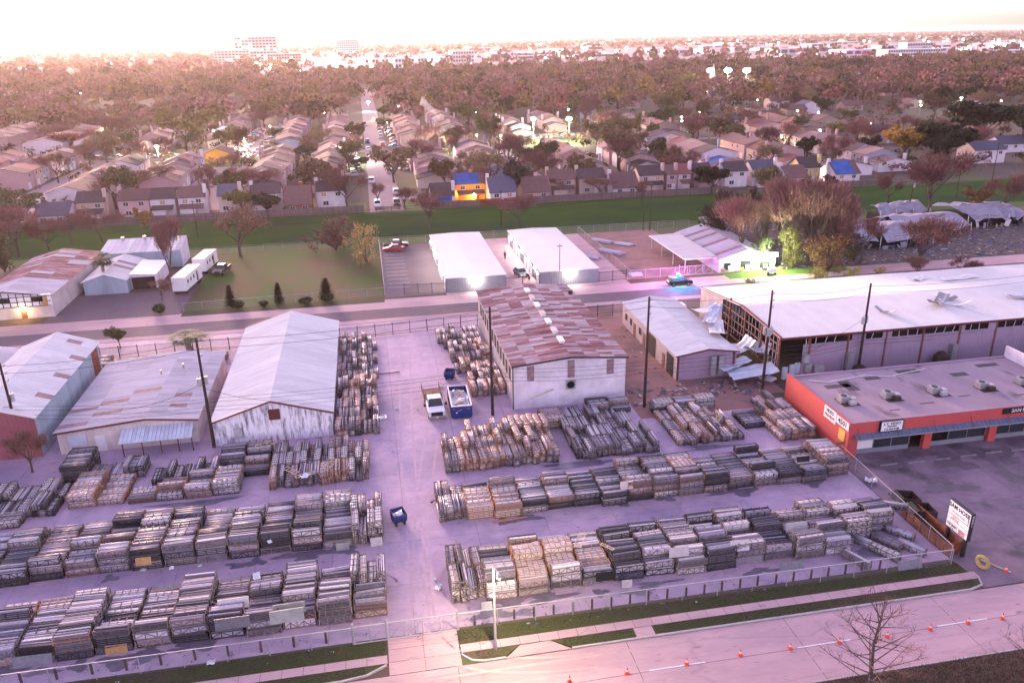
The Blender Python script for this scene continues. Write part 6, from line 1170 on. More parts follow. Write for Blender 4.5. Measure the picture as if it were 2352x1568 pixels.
# ------------------------------------------------------------------ trees
mat('bark', (0.11, 0.08, 0.075), 0.95, col2=(0.07, 0.05, 0.05), scale=3); mat('bark_pale', (0.30, 0.24, 0.22), 0.95, scale=3)
mat('leaf', (1, 1, 1), 0.8, var=0.12, scale=1.2, objcol=True, island=0.45, spec=.2); mat('twig', (1, 1, 1), 0.9, var=0.1, scale=.7, objcol=True, island=0.35, spec=.1)
def limb_tree(seed, H_, spread, levels=3, n0=6, trunk=.33):
    """returns bark MB and list of tip points with directions"""
    r = random.Random(seed); b = MB(); tips = []
    def grow(p, d, ln, rad, lv):
        q = p + d * ln * .5 + V((r.uniform(-1, 1), r.uniform(-1, 1), r.uniform(0, .4))) * ln * .08; e = p + d * ln
        b.tube([p, q, e], [rad, rad * .75, rad * .5], 5 if lv < 2 else 3, caps=False); tips.append((e, d, lv))
        if lv >= levels: return
        for k in range(n0 if lv == 0 else r.choice((2, 3, 3))):
            a = r.uniform(0, 2 * pi); out = V((cos(a), sin(a), 0)); s = spread * r.uniform(.6, 1.15)
            nd = (d * (1.0 if lv else .75) + out * s + V((0, 0, .18))).normalized(); st = p + d * ln * r.uniform(.55, 1.0) if lv == 0 else e
            grow(st, nd, ln * r.uniform(.52, .78) * (1.15 if lv == 0 else 1), rad * .52, lv + 1)
    grow(V((0, 0, 0)), V((r.uniform(-.06, .06), r.uniform(-.06, .06), 1)).normalized(), H_ * trunk, H_ * .026, 0)
    return b, tips
def tree_bare(seed, spread=.8, tw=2600, up=.5, tws=.045):
    H_ = 10; b, tips = limb_tree(seed, H_, spread, 3, 6); r = random.Random(seed + 1); c = MB(); ends = [t for t in tips if t[2] >= 2]
    for i in range(tw):
        p, d, lv = r.choice(ends); p = p + V((r.gauss(0, .45), r.gauss(0, .45), r.gauss(0, .35))); n = (d + V((r.uniform(-1, 1), r.uniform(-1, 1), r.uniform(-.3, .9) + up * .4)) * .9).normalized(); ln = r.uniform(.5, 1.25); w_ = n.cross(V((r.uniform(-1, 1), r.uniform(-1, 1), .3))).normalized() * tws
        c.face([p - w_, p + w_, p + n * ln])
    return b, c
def tree_leafy(seed, spread=.85, n=2300, size=.3, flat=1.0, lv=2):
    b, tips = limb_tree(seed, 10, spread, 3, 6, .3); r = random.Random(seed + 2); c = MB(); ends = [t for t in tips if t[2] >= lv]; cl = [(r.choice(ends)[0] + V((r.gauss(0, .3), r.gauss(0, .3), r.gauss(0, .3))), r.uniform(.6, 1.25)) for _ in range(46)]
    for i in range(n):
        p, s = r.choice(cl); q = V((r.gauss(0, 1), r.gauss(0, 1), r.gauss(0, 1))).normalized() * s * r.uniform(.55, 1.05); q.z *= .75 * flat; p = p + q
        nn = (q.normalized() + V((r.uniform(-1, 1), r.uniform(-1, 1), r.uniform(-.4, 1)))).normalized(); a = nn.cross(V((r.uniform(-1, 1), r.uniform(-1, 1), .2))).normalized(); d = nn.cross(a); k = size * r.uniform(.6, 1.3)
        c.face([p - a * k, p - d * k * .6, p + a * k, p + d * k * .6])
    return b, c
def tree_cone(seed, n=1500, rad=.9):
    r = random.Random(seed); b = MB().tube([(0, 0, 0), (.05, 0, 6), (0, 0, 9.6)], [.16, .1, .03], 6); c = MB()
    for i in range(n):
        z = r.uniform(.4, 10); q = rad * (1 - z / 10.3) ** .6 * r.uniform(.5, 1.15) * (1 + .25 * sin(z * 4)); a = r.uniform(0, 2 * pi); p = V((q * cos(a), q * sin(a), z)); d = V((cos(a) * .5, sin(a) * .5, 1)).normalized(); s = d.cross(V((0, 0, 1))).normalized() * .16; c.face([p - s, p + s, p + d * .55])
    return b, c
def palm(seed, fan=True):
    r = random.Random(seed); b = MB().tube([(0, 0, 0), (.1, 0, 3), (.15, .1, 7.4)], [.3, .22, .2], 7); c = MB(); t = V((.15, .1, 7.4))
    for i in range(64):
        a = r.uniform(0, 2 * pi); el = r.uniform(-1.2, 1.3); ln = r.uniform(1.3, 2.1); d = V((cos(a) * cos(el), sin(a) * cos(el), sin(el)))
        for k in range(7):
            s = V((-sin(a), cos(a), 0)) * (k - 3) * .16 + V((0, 0, -.03 * abs(k - 3))); e = t + d * ln * .6 + s * ln + d * ln * .4; m_ = t + d * ln * .55; w_ = V((-sin(a), cos(a), .2)).normalized() * .07; c.face([m_ - w_, m_ + w_, e + V((0, 0, -.35 * ln * .5))])
        c.beam(t, t + d * ln * .58, .04, .03)
    return b, c
def shrub(seed, n=500):
    r = random.Random(seed); b = MB().tube([(0, 0, 0), (0, 0, .6)], [.06, .03], 4); c = MB()
    for i in range(n):
        q = V((r.gauss(0, 1), r.gauss(0, 1), r.gauss(0, 1))).normalized() * r.uniform(.6, 1.0); p = V((q.x * .6, q.y * .6, .55 + q.z * .5)); a = q.cross(V((.3, .2, 1))).normalized(); d = q.cross(a); k = .1; c.face([p - a * k, p - d * k, p + a * k, p + d * k])
    return b, c
def bush(seed, n=1500, size=.5):
    r = random.Random(seed); b = MB(); c = MB()
    for k in range(9): a = r.uniform(0, 6.28); b.tube([(0, 0, 0), (1.4 * cos(a), 1.4 * sin(a), 3), (2.4 * cos(a), 2.4 * sin(a), 7)], [.18, .12, .04], 4, caps=False)
    cl = [(V((r.gauss(0, 2), r.gauss(0, 2), r.uniform(.8, 8.6))), r.uniform(.9, 1.9)) for _ in range(34)]
    for i in range(n):
        p, s = r.choice(cl); q = V((r.gauss(0, 1), r.gauss(0, 1), r.gauss(0, 1))).normalized() * s * r.uniform(.5, 1.1); p = p + q; d = (V((p.x * .2, p.y * .2, 1)) + V((r.gauss(0, .7), r.gauss(0, .7), r.gauss(0, .5)))).normalized(); w_ = d.cross(q).normalized() * size * .28; c.face([p - w_, p + w_, p + d * size * r.uniform(1.2, 2.6)])
    return b, c
def leader(seed):
    r = random.Random(seed); b = MB(); c = MB(); b.tube([(0, 0, 0), (.1, 0, 3), (-.05, .1, 6.5), (.1, 0, 10)], [.16, .12, .07, .015], 6)
    for i in range(30):
        z = 2.6 + 7 * (i / 30) ** .9; a = i * 2.4 + r.uniform(-.4, .4); ln = 3.4 * (1 - (z - 2) / 9.5) + .5; d = V((cos(a), sin(a), r.uniform(.25, .8))).normalized(); p = V((0, 0, z)); m_ = p + d * ln * .5 + V((0, 0, .12)); e = p + d * ln + V((0, 0, .35 * ln * .3)); b.tube([p, m_, e], [.05, .03, .01], 4, caps=False)
        for k in range(9):
            q = p + (e - p) * r.uniform(.25, 1); n = (d + V((r.uniform(-1, 1), r.uniform(-1, 1), r.uniform(-.2, .9)))).normalized(); l2 = r.uniform(.4, 1.1); w_ = n.cross(V((.2, .1, 1))).normalized() * .014; c.face([q - w_, q + w_, q + n * l2])
            for h in range(3): q2 = q + n * l2 * r.uniform(.3, .9); n2 = (n + V((r.uniform(-1, 1), r.uniform(-1, 1), r.uniform(-.5, 1)))).normalized(); c.face([q2 - w_, q2 + w_, q2 + n2 * .45])
    return b, c
TP = {}
def reg(k, fn, seeds, bark='bark', cm='leaf', **kw): TP[k] = [(lambda bc: (bc[0].mesh('trunk', bark), bc[1].mesh('crown', cm)))(fn(s, **kw)) for s in seeds]
reg('bare', tree_bare, (1, 2, 3, 4), cm='twig'); reg('bare_tall', tree_bare, (11, 12), cm='twig', spread=.42, up=1.2, tw=3000); reg('sapling', leader, (15, 16), cm='twig'); reg('leafy', tree_leafy, (21, 22, 23, 24), n=3000, size=.26, lv=1); reg('dense', tree_leafy, (31, 32), n=3600, size=.34, lv=1); reg('tawny', tree_leafy, (41, 42), n=3000, size=.17, spread=1.0)
reg('cone', tree_cone, (51, 52)); reg('palm', palm, (61, 62), bark='bark_pale'); reg('shrub', shrub, (71, 72)); reg('bush', bush, (91, 92, 93)); reg('pine', tree_leafy, (81, 82), n=1700, size=.24, spread=.5)
C_ = {'bare': [(.22, .105, .10), (.17, .08, .08), (.24, .125, .105)], 'bare_tall': [(.26, .13, .125), (.21, .105, .10)], 'leafy': [(.08, .065, .024), (.055, .055, .02), (.12, .08, .034), (.10, .058, .034)], 'dense': [(.014, .019, .008), (.024, .026, .011)], 'tawny': [(.22, .15, .085), (.19, .11, .075)], 'cone': [(.03, .035, .022)], 'palm': [(.10, .095, .03)], 'shrub': [(.035, .045, .018)], 'pine': [(.085, .085, .03)], 'bush': [(.12, .09, .05)], 'sapling': [(.17, .085, .07)], 'yellow': [(.34, .22, .04)], 'red': [(.26, .06, .055)], 'tan': [(.36, .26, .11)]}
WORD = {'bare': 'bare reddish brown tree', 'bare_tall': 'tall bare pinkish tree', 'leafy': 'olive brown leafy tree', 'dense': 'dark dense evergreen tree', 'tawny': 'round tawny twiggy tree', 'cone': 'dark conical cypress', 'palm': 'palm tree', 'shrub': 'clipped dark green shrub', 'pine': 'slim olive pine'}
n_tree = 0; TSIZE = {}
def tree(kind_, x, y, h, w_=None, label=None, colr=None, z=0.0, group='trees', name=None):
    global n_tree
    tm, cm = R.choice(TP[kind_]); base = {'shrub': 1.1, 'palm': 9.0}.get(kind_, 10.0); ref = 1 or {'bare': 8.5, 'bare_tall': 5.5, 'leafy': 8.5, 'dense': 8.0, 'tawny': 9.5, 'cone': 1.8, 'palm': 3.6, 'shrub': 1.2, 'pine': 5.5}[kind_]
    key = cm.name
    if key not in TSIZE:
        co = np.empty(len(cm.vertices) * 3, 'f'); cm.vertices.foreach_get('co', co); co = co.reshape(-1, 3); TSIZE[key] = (2 * np.percentile(np.hypot(co[:, 0], co[:, 1]), 93), np.percentile(co[:, 2], 98.5))
    ref, base = TSIZE[key]; s = h / base; sx = (w_ / ref) if w_ else s * R.uniform(.9, 1.2); n_tree += 1
    t = thing(name or {'palm': 'palm_tree', 'shrub': 'shrub'}.get(kind_, 'tree'), label, 'shrub' if kind_ == 'shrub' else 'tree', (x, y, z), R.uniform(0, 6.28), group); t.scale = (sx, sx, s)
    place('trunk', tm, t); c = place('crown', cm, t); q = colr or R.choice(C_[kind_]); k = R.uniform(.85, 1.15); c.color = (q[0] * k, q[1] * k, q[2] * k, 1); return t
def ptree(kind_, px, pbase, ptop, pw, label, colr=None, **kw):
    x, y = at(px, pbase); h = high(px, ptop, y) * .98; w_ = abs(at(px + pw / 2, pbase)[0] - at(px - pw / 2, pbase)[0]); return tree(kind_, x, y, max(h, .8), w_, label, colr, **kw)
LIST = [('tawny', 553, 588, 478, 118, 'round tawny tree on the field by the channel'), ('bush', 772, 575, 500, 105, 'brown bush mass left of the tan bush', (.17, .09, .075)), ('bush', 842, 605, 515, 78, 'tall tan bush beside the striped lot', (.36, .26, .11)), ('bare', 988, 528, 440, 100, 'leaning bare tree on the channel bank, middle'), ('bare', 1192, 522, 448, 95, 'bare tree on the channel bank behind the storage roofs'),
 ('bare_tall', 398, 665, 498, 58, 'tall bare cypress behind the white trailer'), ('palm', 248, 668, 580, 56, 'fan palm before the blue workshop'), ('bare', 45, 590, 470, 130, 'bare tree at the left edge behind the rusty roof'), ('bare', 115, 575, 505, 100, 'bare tree behind the rusty roof'), ('bush', 12, 625, 540, 60, 'dark bush at the left edge by the half timbered shop'), ('leafy', 332, 540, 480, 50, 'golden brown small tree by the long metal shed', (.30, .17, .05)), ('bare', 235, 555, 478, 100, 'bare tree behind the blue workshop'), ('bare', 165, 560, 490, 90, 'thin bare tree left of the blue workshop'), ('leafy', 50, 512, 440, 110, 'olive green tree across the channel at the left', (.11, .11, .045)),
 ('cone', 532, 706, 655, 26, 'dark cypress before the field, leftmost of three'), ('cone', 642, 698, 650, 22, 'dark cypress before the field, middle of three'), ('cone', 752, 692, 640, 34, 'dark cypress before the field, rightmost of three'), ('shrub', 548, 708, 690, 28, 'small dark shrub right of the leftmost cypress'), ('shrub', 606, 702, 690, 22, 'small shrub left of the middle cypress'), ('shrub', 702, 697, 682, 32, 'broad shrub left of the rightmost cypress'), ('shrub', 752, 693, 672, 30, 'round shrub at the foot of the rightmost cypress'), ('shrub', 367, 720, 698, 28, 'ball shaped shrub by the forecourt'), ('bare', 372, 690, 640, 60, 'small bare bush beside the site trailer'),
 ('leafy', 277, 800, 752, 48, 'small olive tree behind the left warehouses', (.10, .10, .035)), ('palm', 438, 810, 765, 96, 'feathery grey green palm behind the low warehouse', (.20, .20, .12)), ('bare', 75, 1085, 985, 90, 'thin bare shrub tree before the red warehouse front'),
 ('bush', 1878, 655, 618, 46, 'yellow tufted bush behind the big roof, left one', (.40, .33, .10)), ('bush', 1957, 650, 615, 44, 'yellow tufted bush behind the big roof, middle one', (.40, .33, .10)), ('bush', 2018, 648, 615, 36, 'yellow tufted bush behind the big roof, right one', (.34, .25, .09)), ('bush', 1725, 665, 640, 36, 'small dry bush behind the big roof', (.25, .2, .08)), ('bare', 2105, 640, 590, 60, 'dry bush behind the big roof far right'), ('bare', 2210, 640, 595, 70, 'dry brown bush at the right behind the roof'),
 ('dense', 1635, 446, 382, 80, 'dark round evergreen before the houses on the right'), ('leafy', 1760, 470, 384, 80, 'tawny olive tree right of the dark evergreen', (.15, .115, .05)), ('leafy', 1690, 540, 430, 90, 'dark brown tree at the right end of the channel lawn', (.07, .045, .035)), ('bush', 1640, 560, 470, 80, 'dark undergrowth tree beside the torn house', (.04, .035, .025)), ('bare', 1700, 600, 450, 110, 'bare tree behind the torn house'), ('bare_tall', 1800, 605, 410, 130, 'tall pinkish bare tree above the torn house'), ('bare_tall', 1860, 610, 405, 140, 'tallest pinkish bare tree in the right thicket'), ('bare_tall', 1915, 600, 430, 110, 'pinkish bare tree right in the thicket'), ('bush', 1815, 615, 520, 60, 'vine clad olive trunk in the thicket', (.14, .11, .045)), ('bush', 1900, 625, 540, 95, 'rusty brown dome bush in the thicket', (.20, .10, .05)), ('bare', 1975, 605, 500, 110, 'dark bare tree by the sagging shed'), ('bare', 2110, 615, 500, 150, 'wide bare tree before the sagging shed'), ('bush', 1750, 620, 545, 60, 'dark bush beside the vine clad trunk', (.035, .035, .02)), ('bush', 1960, 600, 540, 60, 'dark low bush at the left of the sagging shed'),
 ('bare', 2130, 500, 350, 165, 'large pink bare tree right of the blue tarpaulin'), ('leafy', 2072, 372, 290, 130, 'golden yellow tree before the far houses', (.34, .19, .035)), ('dense', 2172, 378, 285, 128, 'large dark oak right of the golden tree'), ('dense', 2255, 330, 235, 150, 'large dark oak group upper right'), ('dense', 2345, 345, 250, 110, 'dark oak at the right picture edge'), ('bare', 2040, 470, 400, 80, 'small bare tree right of the blue tarpaulin roof'), ('leafy', 1920, 315, 282, 50, 'yellow green round tree among the right houses', (.26, .22, .05)), ('leafy', 2230, 500, 430, 60, 'autumn brown small tree by the right poles', (.22, .13, .06)), ('bare', 2300, 500, 400, 90, 'bare trees at the far right channel'), ('dense', 1900, 445, 405, 40, 'dark bush before the yellow house'), ('bush', 1852, 440, 405, 26, 'brown conical bush before the yellow house', (.13, .09, .03)),
 ('leafy', 432, 352, 250, 118, 'big domed tree with pale trunks above the lit lawn', (.19, .14, .055)), ('palm', 268, 372, 310, 36, 'left palm of a pair by the lit lawn'), ('palm', 232, 350, 302, 36, 'palm left of the palm pair'), ('palm', 325, 385, 328, 40, 'palm by the street lamp on the lit lawn'), ('leafy', 180, 345, 300, 90, 'red leaved tree at the left', (.27, .07, .06)), ('bare', 120, 330, 285, 90, 'reddish bare tree at the far left'), ('bare', 265, 330, 270, 100, 'wide bare tree behind the palms'), ('bare', 270, 480, 395, 110, 'bare tree before the fourth row'), ('bare', 350, 450, 380, 110, 'wide bare tree over the left roofs'), ('bare', 545, 440, 385, 90, 'bare street tree, left of the parking row'), ('bare', 600, 450, 385, 100, 'bare street tree over parked cars'), ('leafy', 558, 495, 437, 66, 'yellow olive bush before the channel fence', (.19, .15, .04)), ('dense', 615, 500, 445, 70, 'dark evergreen mass at the fence'), ('bare', 800, 480, 380, 110, 'large bare tree at the left of the street end'), ('bare', 868, 475, 420, 40, 'small bare tree on the small left lawn'), ('bare', 930, 478, 430, 52, 'small bare tree on the small right lawn'), ('leafy', 905, 420, 335, 100, 'brown leafy tree right of the long street', (.20, .13, .075)), ('bare', 960, 395, 320, 90, 'bare tree behind the brown leafy tree'), ('bare', 1080, 455, 380, 90, 'reddish bare tree before the cream house'), ('dense', 1185, 455, 372, 80, 'dark tree left of the boarded houses', (.055, .04, .03)), ('bare', 1170, 390, 315, 80, 'bare tree by the blue grey house'), ('pine', 1127, 350, 265, 60, 'slim pine right of the lit wall'), ('pine', 1078, 300, 243, 56, 'tall round pine far behind'), ('palm', 1130, 295, 240, 26, 'left palm of a distant pair'), ('palm', 1155, 295, 240, 24, 'right palm of a distant pair'), ('bare', 1045, 345, 288, 66, 'bare tree over the lit lawn'), ('leafy', 1225, 385, 335, 60, 'dark olive tree left of the tennis court', (.06, .06, .03)), ('leafy', 1420, 390, 290, 100, 'brown tree right of the tennis court', (.18, .12, .065)), ('palm', 1445, 400, 340, 36, 'golden palm beside the brown tree'), ('leafy', 1370, 340, 275, 80, 'tree at the right end of the tennis court', (.17, .12, .05)), ('leafy', 1440, 330, 262, 76, 'umbrella shaped tree behind the tennis court', (.17, .12, .05)), ('bare', 1530, 390, 330, 70, 'bare tree among the right rows'), ('bare', 1590, 330, 270, 90, 'red brown bare tree behind the lit fence'), ('palm', 1628, 330, 275, 34, 'palm by the red traffic light'), ('bare', 1290, 450, 400, 76, 'bare tree before boarded houses, left'), ('bare', 1380, 455, 405, 76, 'bare tree before boarded houses, right'), ('bare', 1265, 410, 365, 70, 'reddish bush tree by the curved street'), ('bare', 1475, 470, 415, 50, 'thin bare tree by the white gabled house'), ('bare', 1785, 330, 290, 90, 'dense brown tree among the right rows'), ('leafy', 1690, 330, 285, 60, 'olive tree by the far palm', (.13, .11, .05)), ('bare', 1905, 380, 335, 70, 'bare tree among the yellow houses'), ('leafy', 820, 395, 355, 60, 'dark bush left of the long street', (.04, .045, .025)), ('leafy', 700, 375, 335, 60, 'dark evergreen between left rows', (.04, .045, .022)), ('bare', 500, 320, 285, 50, 'small pale bare tree by the lit lawn'), ('leafy', 640, 330, 295, 50, 'dark green small tree before the blue grey gable', (.06, .07, .03))]
for a in LIST: ptree(a[0], a[1], a[2], a[3], a[4], a[5], a[6] if len(a) > 6 else None)
# thicket between the torn house and the wrecked sheds
tk = random.Random(9)
for i in range(16):
    x = tk.uniform(80, 101); y = tk.uniform(150, 179); k = tk.choice(('bare_tall', 'bare_tall', 'bare', 'bush')); tree(k, x, y, tk.uniform(7, 12) if k != 'bush' else tk.uniform(2.5, 5), tk.uniform(6, 10), ('bare pinkish' if k != 'bush' else 'brown bushy') + ' growth in the right thicket, ' + ORD[i] + ' tangled stem', (.23, .125, .12) if k != 'bush' else (.12, .07, .05), group='thicket trees')
# foreground trees on the median
for (px, pb, pt), w_, lab in (((1983, 1632, 1388), 6.4, 'bare brown tree in the foreground median'), ((2356, 1640, 1440), 5.4, 'bare shrub tree at the lower right corner')):
    x, y = at(px, pb); tree('sapling', x, y, high(px + 20, pt, y), w_, lab, (.15, .07, .06))
# random street trees between the houses, counted from near to far
def free(x, y): return not any(a < x < b and c < y < d for a, b, c, d in FOOT) and not (-1 < x < 10) and not (66 < x < 100 and 337 < y < 368)
cand = []; CNT = {}; SHORT = {'bare': 'bare reddish tree', 'leafy': 'olive leafy tree', 'tawny': 'round tawny tree', 'dense': 'dark evergreen tree', 'pine': 'slim olive pine'}
tr_r = random.Random(77)
while len(cand) < 185:
    y = 238 + 300 * tr_r.random() ** 1.25; x = tr_r.uniform(-.58, .85) * y
    if free(x, y) and all((x - a) ** 2 + (y - b) ** 2 > 60 for a, b in cand): cand.append((x, y))
cand.sort(key=lambda p: p[1])
for i, (x, y) in enumerate(cand):
    k = tr_r.choice(('bare', 'bare', 'bare', 'leafy', 'leafy', 'tawny', 'dense' if x > 60 else 'leafy', 'pine')); side = 'left' if x < 0 else 'right'
    wh = min(COLS, key=lambda c: abs((c[1] + c[2]) / 2 - x) + max(0, c[3] - y, y - c[4]))[0]; CNT[(k, wh)] = CNT.get((k, wh), 0) + 1
    tree(k, x, y, tr_r.uniform(7.5, 12.5), None, '%s by the %s, %s back' % (SHORT[k], wh, ORD[CNT[(k, wh)] - 1]), group='trees among the houses')
# far woods: one mass
def woods(name, label, n, ysel, size, leaves, spread, seed, cols_, keep=None):
    r = np.random.default_rng(seed); y = ysel(r, n); x = (r.uniform(-.66, .98, n)) * y + r.normal(0, 6, n); ok = (np.abs(x - 4.5) > 8) | (y > 800)
    for (a, b_, c, d) in KEEP: ok &= ~((x > a) & (x < b_) & (y > c) & (y < d))
    ok &= ~((y > 1060) & (y < 2700) & (x > -.12 * y) & (r.uniform(0, 1, n) > .22))
    x, y = x[ok], y[ok]; n = len(x); rad = size * r.uniform(.55, 1.5, n); ht = rad * r.uniform(1.25, 1.9, n); mid = r.choice(len(cols_), n, p=np.array([c[1] for c in cols_]) / sum(c[1] for c in cols_))
    N = n * leaves; ti = np.repeat(np.arange(n), leaves); u = r.normal(size=(N, 3)); u /= np.linalg.norm(u, axis=1)[:, None]; u[:, 2] = np.abs(u[:, 2]) * 1.1 - .25
    lump = 1 + .22 * np.sin(u[:, 0] * 5 + ti) + .2 * np.sin(u[:, 1] * 6 + ti * 2.1); c = u * (rad[ti] * lump * r.uniform(.75, 1.05, N))[:, None]; P = np.stack([x[ti] + c[:, 0], y[ti] + c[:, 1], ht[ti] * .62 + c[:, 2] * .85], 1)
    nn = u + r.normal(0, .55, (N, 3)); nn /= np.linalg.norm(nn, axis=1)[:, None]; a = np.cross(nn, r.normal(size=(N, 3))); a /= np.linalg.norm(a, axis=1)[:, None]; b_ = np.cross(nn, a); k = (spread * rad[ti] * r.uniform(.6, 1.3, N))[:, None]
    Q = np.stack([P - a * k, P - b_ * k * .7, P + a * k, P + b_ * k * .7], 1).reshape(-1, 3); L_ = np.arange(4 * N); S_ = np.full(N, 4)
    ms = []
    for j, (c_, p_) in enumerate(cols_): ms.append(mat('%s_leaf_%d' % (name, j), c_, .9, var=.15, scale=.1, island=.4, spec=.1))
    me = raw_mesh(name, Q, L_, S_, mid[ti], ms); return tag(place(name, me), label, None, None, 'stuff')
KEEP = [(-205, -80, 555, 645), (-20, 22, 0, 560)] + [(a - 2, b_ + 2, c - 2, d + 2) for a, b_, c, d in FOOT if d > 420]
PAL_ = [((.22, .115, .088), .28), ((.31, .155, .135), .22), ((.165, .12, .045), .18), ((.06, .047, .027), .17), ((.27, .17, .058), .10), ((.33, .12, .105), .05)]
woods('woodland', 'wooded suburb beyond the houses', 4300, lambda r, n: np.sqrt(r.uniform(455 ** 2, 1080 ** 2, n)), 5.6, 125, .155, 3, PAL_)
woods('distant_woodland', 'distant woods towards the horizon', 7600, lambda r, n: 1060 + 8200 * r.uniform(0, 1, n) ** 1.5, 7.2, 24, .40, 4, PAL_)
woods('undergrowth', 'low brush between the houses and trees', 1900, lambda r, n: r.uniform(232, 480, n), 1.7, 40, .22, 8, PAL_[:4])
# grass blades on the verges and brush on the median
r8 = np.random.default_rng(8)
def blades(name, label, boxes, per, h, cols_, wid=.02):
    P = []
    for x0_, x1_, y0_, y1_, z in boxes: n = int((x1_ - x0_) * (y1_ - y0_) * per); P.append(np.stack([r8.uniform(x0_, x1_, n), r8.uniform(y0_, y1_, n), np.full(n, z)], 1))
    P = np.concatenate(P); n = len(P); a = r8.uniform(0, 6.28, n); w_ = np.stack([np.cos(a), np.sin(a), 0 * a], 1) * wid; t = P + np.stack([r8.normal(0, .4, n) * h, r8.normal(0, .4, n) * h, h * r8.uniform(.5, 1.3, n)], 1)
    Q = np.stack([P - w_, P + w_, t], 1).reshape(-1, 3); ms = [mat('%s_%d' % (name, j), c_, .9, var=.1, island=.4, spec=.1) for j, c_ in enumerate(cols_)]; me = raw_mesh(name, Q, np.arange(3 * n), np.full(n, 3), r8.integers(0, len(cols_), n), ms); tag(place(name, me), label, None, None, 'stuff')
blades('grass', 'short grass of the verges', [(-40, -1.5, 49.35, 51.1, .115), (4.25, 48.2, 49.35, 50.9, .115), (-40, -3, 47.4, 48.36, .115), (5.2, 8, 47.4, 48.3, .115), (12, 17.7, 47.4, 48.36, .115), (19.5, 48, 47.4, 48.36, .115)], 220, .06, [(.045, .07, .016), (.065, .065, .025), (.085, .06, .04)])
blades('dry_brush', 'dry brown brush on the median', [(20, 60, 33, 40.3, .03)], 130, .35, [(.20, .12, .10), (.13, .08, .06), (.10, .09, .04)], .02)
sheet('far_lots', -250, 2900, 1090, 2800, 0.05, 'street_asphalt', None, 'pale paved ground of the far business park')
# ------------------------------------------------------------------ far offices and sheds
mat('office', (1, 1, 1), .7, var=.05, scale=.05, objcol=True); mat('office_glass', (.10, .09, .11), .3); mat('office_lit', (1, .9, .6), emit=((1, .86, .55), 2.2))
def office(px, pbase, w_, h, d_, floors, colr, label, nwin=14, lit=.15, rot=0.0):
    x, y = at(px, pbase); t = thing('office_building', label, 'building', (x, y, 0), rot, 'far commercial buildings'); MB().box(-w_ / 2, w_ / 2, 0, d_, 0, h).obj('wall', 'office', t).color = (*colr, 1); MB().box(-w_ / 2 - .4, w_ / 2 + .4, -.4, d_ + .4, h, h + .8).obj('roof', 'trim_white', t)
    a, c = w_ / nwin * .72, h / floors * .5; me = MB().box(-a / 2, a / 2, -.15, .0, 0, c).mesh('window', 'office_glass'); ml = me.copy(); ml.materials.clear(); ml.materials.append(MATS['office_lit'])
    for f in range(floors):
        for k in range(nwin): place('window', ml if R.random() < lit else me, t, (-w_ / 2 + w_ * (k + .5) / nwin, -.01, h * (f + .35) / floors))
OW = (.62, .58, .60)
office(592, 146, 84, 52, 40, 9, (.5, .42, .42), 'hazy glass office block on the left skyline', 12, .3); office(535, 148, 70, 26, 30, 5, (.55, .48, .47), 'low wing left of the hazy office block', 10, .1); office(655, 150, 62, 20, 24, 4, (.40, .28, .25), 'brick block right of the hazy office', 12, .05)
office(801, 128, 62, 42, 34, 7, (.6, .55, .58), 'striped white office tower on the skyline', 10, .1); office(938, 158, 130, 15, 30, 2, OW, 'long low white office with window bands', 26, .3); office(1062, 145, 44, 20, 26, 3, OW, 'squat white office with square windows', 9, .05)
office(2100, 138, 92, 15, 30, 3, OW, 'broad white office at the upper right', 22, .0); office(2110, 128, 50, 21, 26, 3, OW, 'raised rear part of the broad white office', 10, 0); office(2310, 132, 70, 10, 30, 2, OW, 'long white shed right of the broad office', 3, 0)
office(55, 182, 60, 13, 22, 2, OW, 'white two storey building at the upper left', 14, .05); office(30, 242, 60, 8, 30, 1, (.42, .3, .27), 'low brick school with pale roof at the left edge', 8, 0); office(140, 215, 40, 5, 14, 1, OW, 'flat white canopy building upper left', 4, 0)
for i in range(44):
    px = R.uniform(1080, 2352); py = R.uniform(96, 140) - (px - 1080) * .012; w_ = R.uniform(40, 130); office(px, py, w_, R.uniform(7, 12), R.uniform(25, 60), 1, (.6 + R.uniform(-.12, .1), .56 + R.uniform(-.12, .1), .58), 'pale flat shed in the far business park, %s counted' % ORD[i], R.randrange(2, 6), .1)
for i in range(7): office(300 + i * 62 + R.uniform(-15, 15), 138 + R.uniform(-6, 8), R.uniform(30, 70), 6, 25, 1, (.55, .47, .44), 'low pale shed on the left horizon, %s from the left' % ORD[i], 3, .3)
cht = thing('church', 'church roof with a white steeple among the far trees', 'church', (*at(1633, 216), 0)); b = MB(); b.prism([(-8, 0), (8, 0), (8, 6), (0, 10), (-8, 6)], 0, 24); b.obj('nave', 'house_wall', cht).color = (.4, .2, .16, 1); b = MB(); b.box(-1.5, 1.5, -3, 0, 0, 14); b.tube([(0, -1.5, 14), (0, -1.5, 22)], [1.4, .05], 6); b.obj('steeple', 'trim_white', cht)
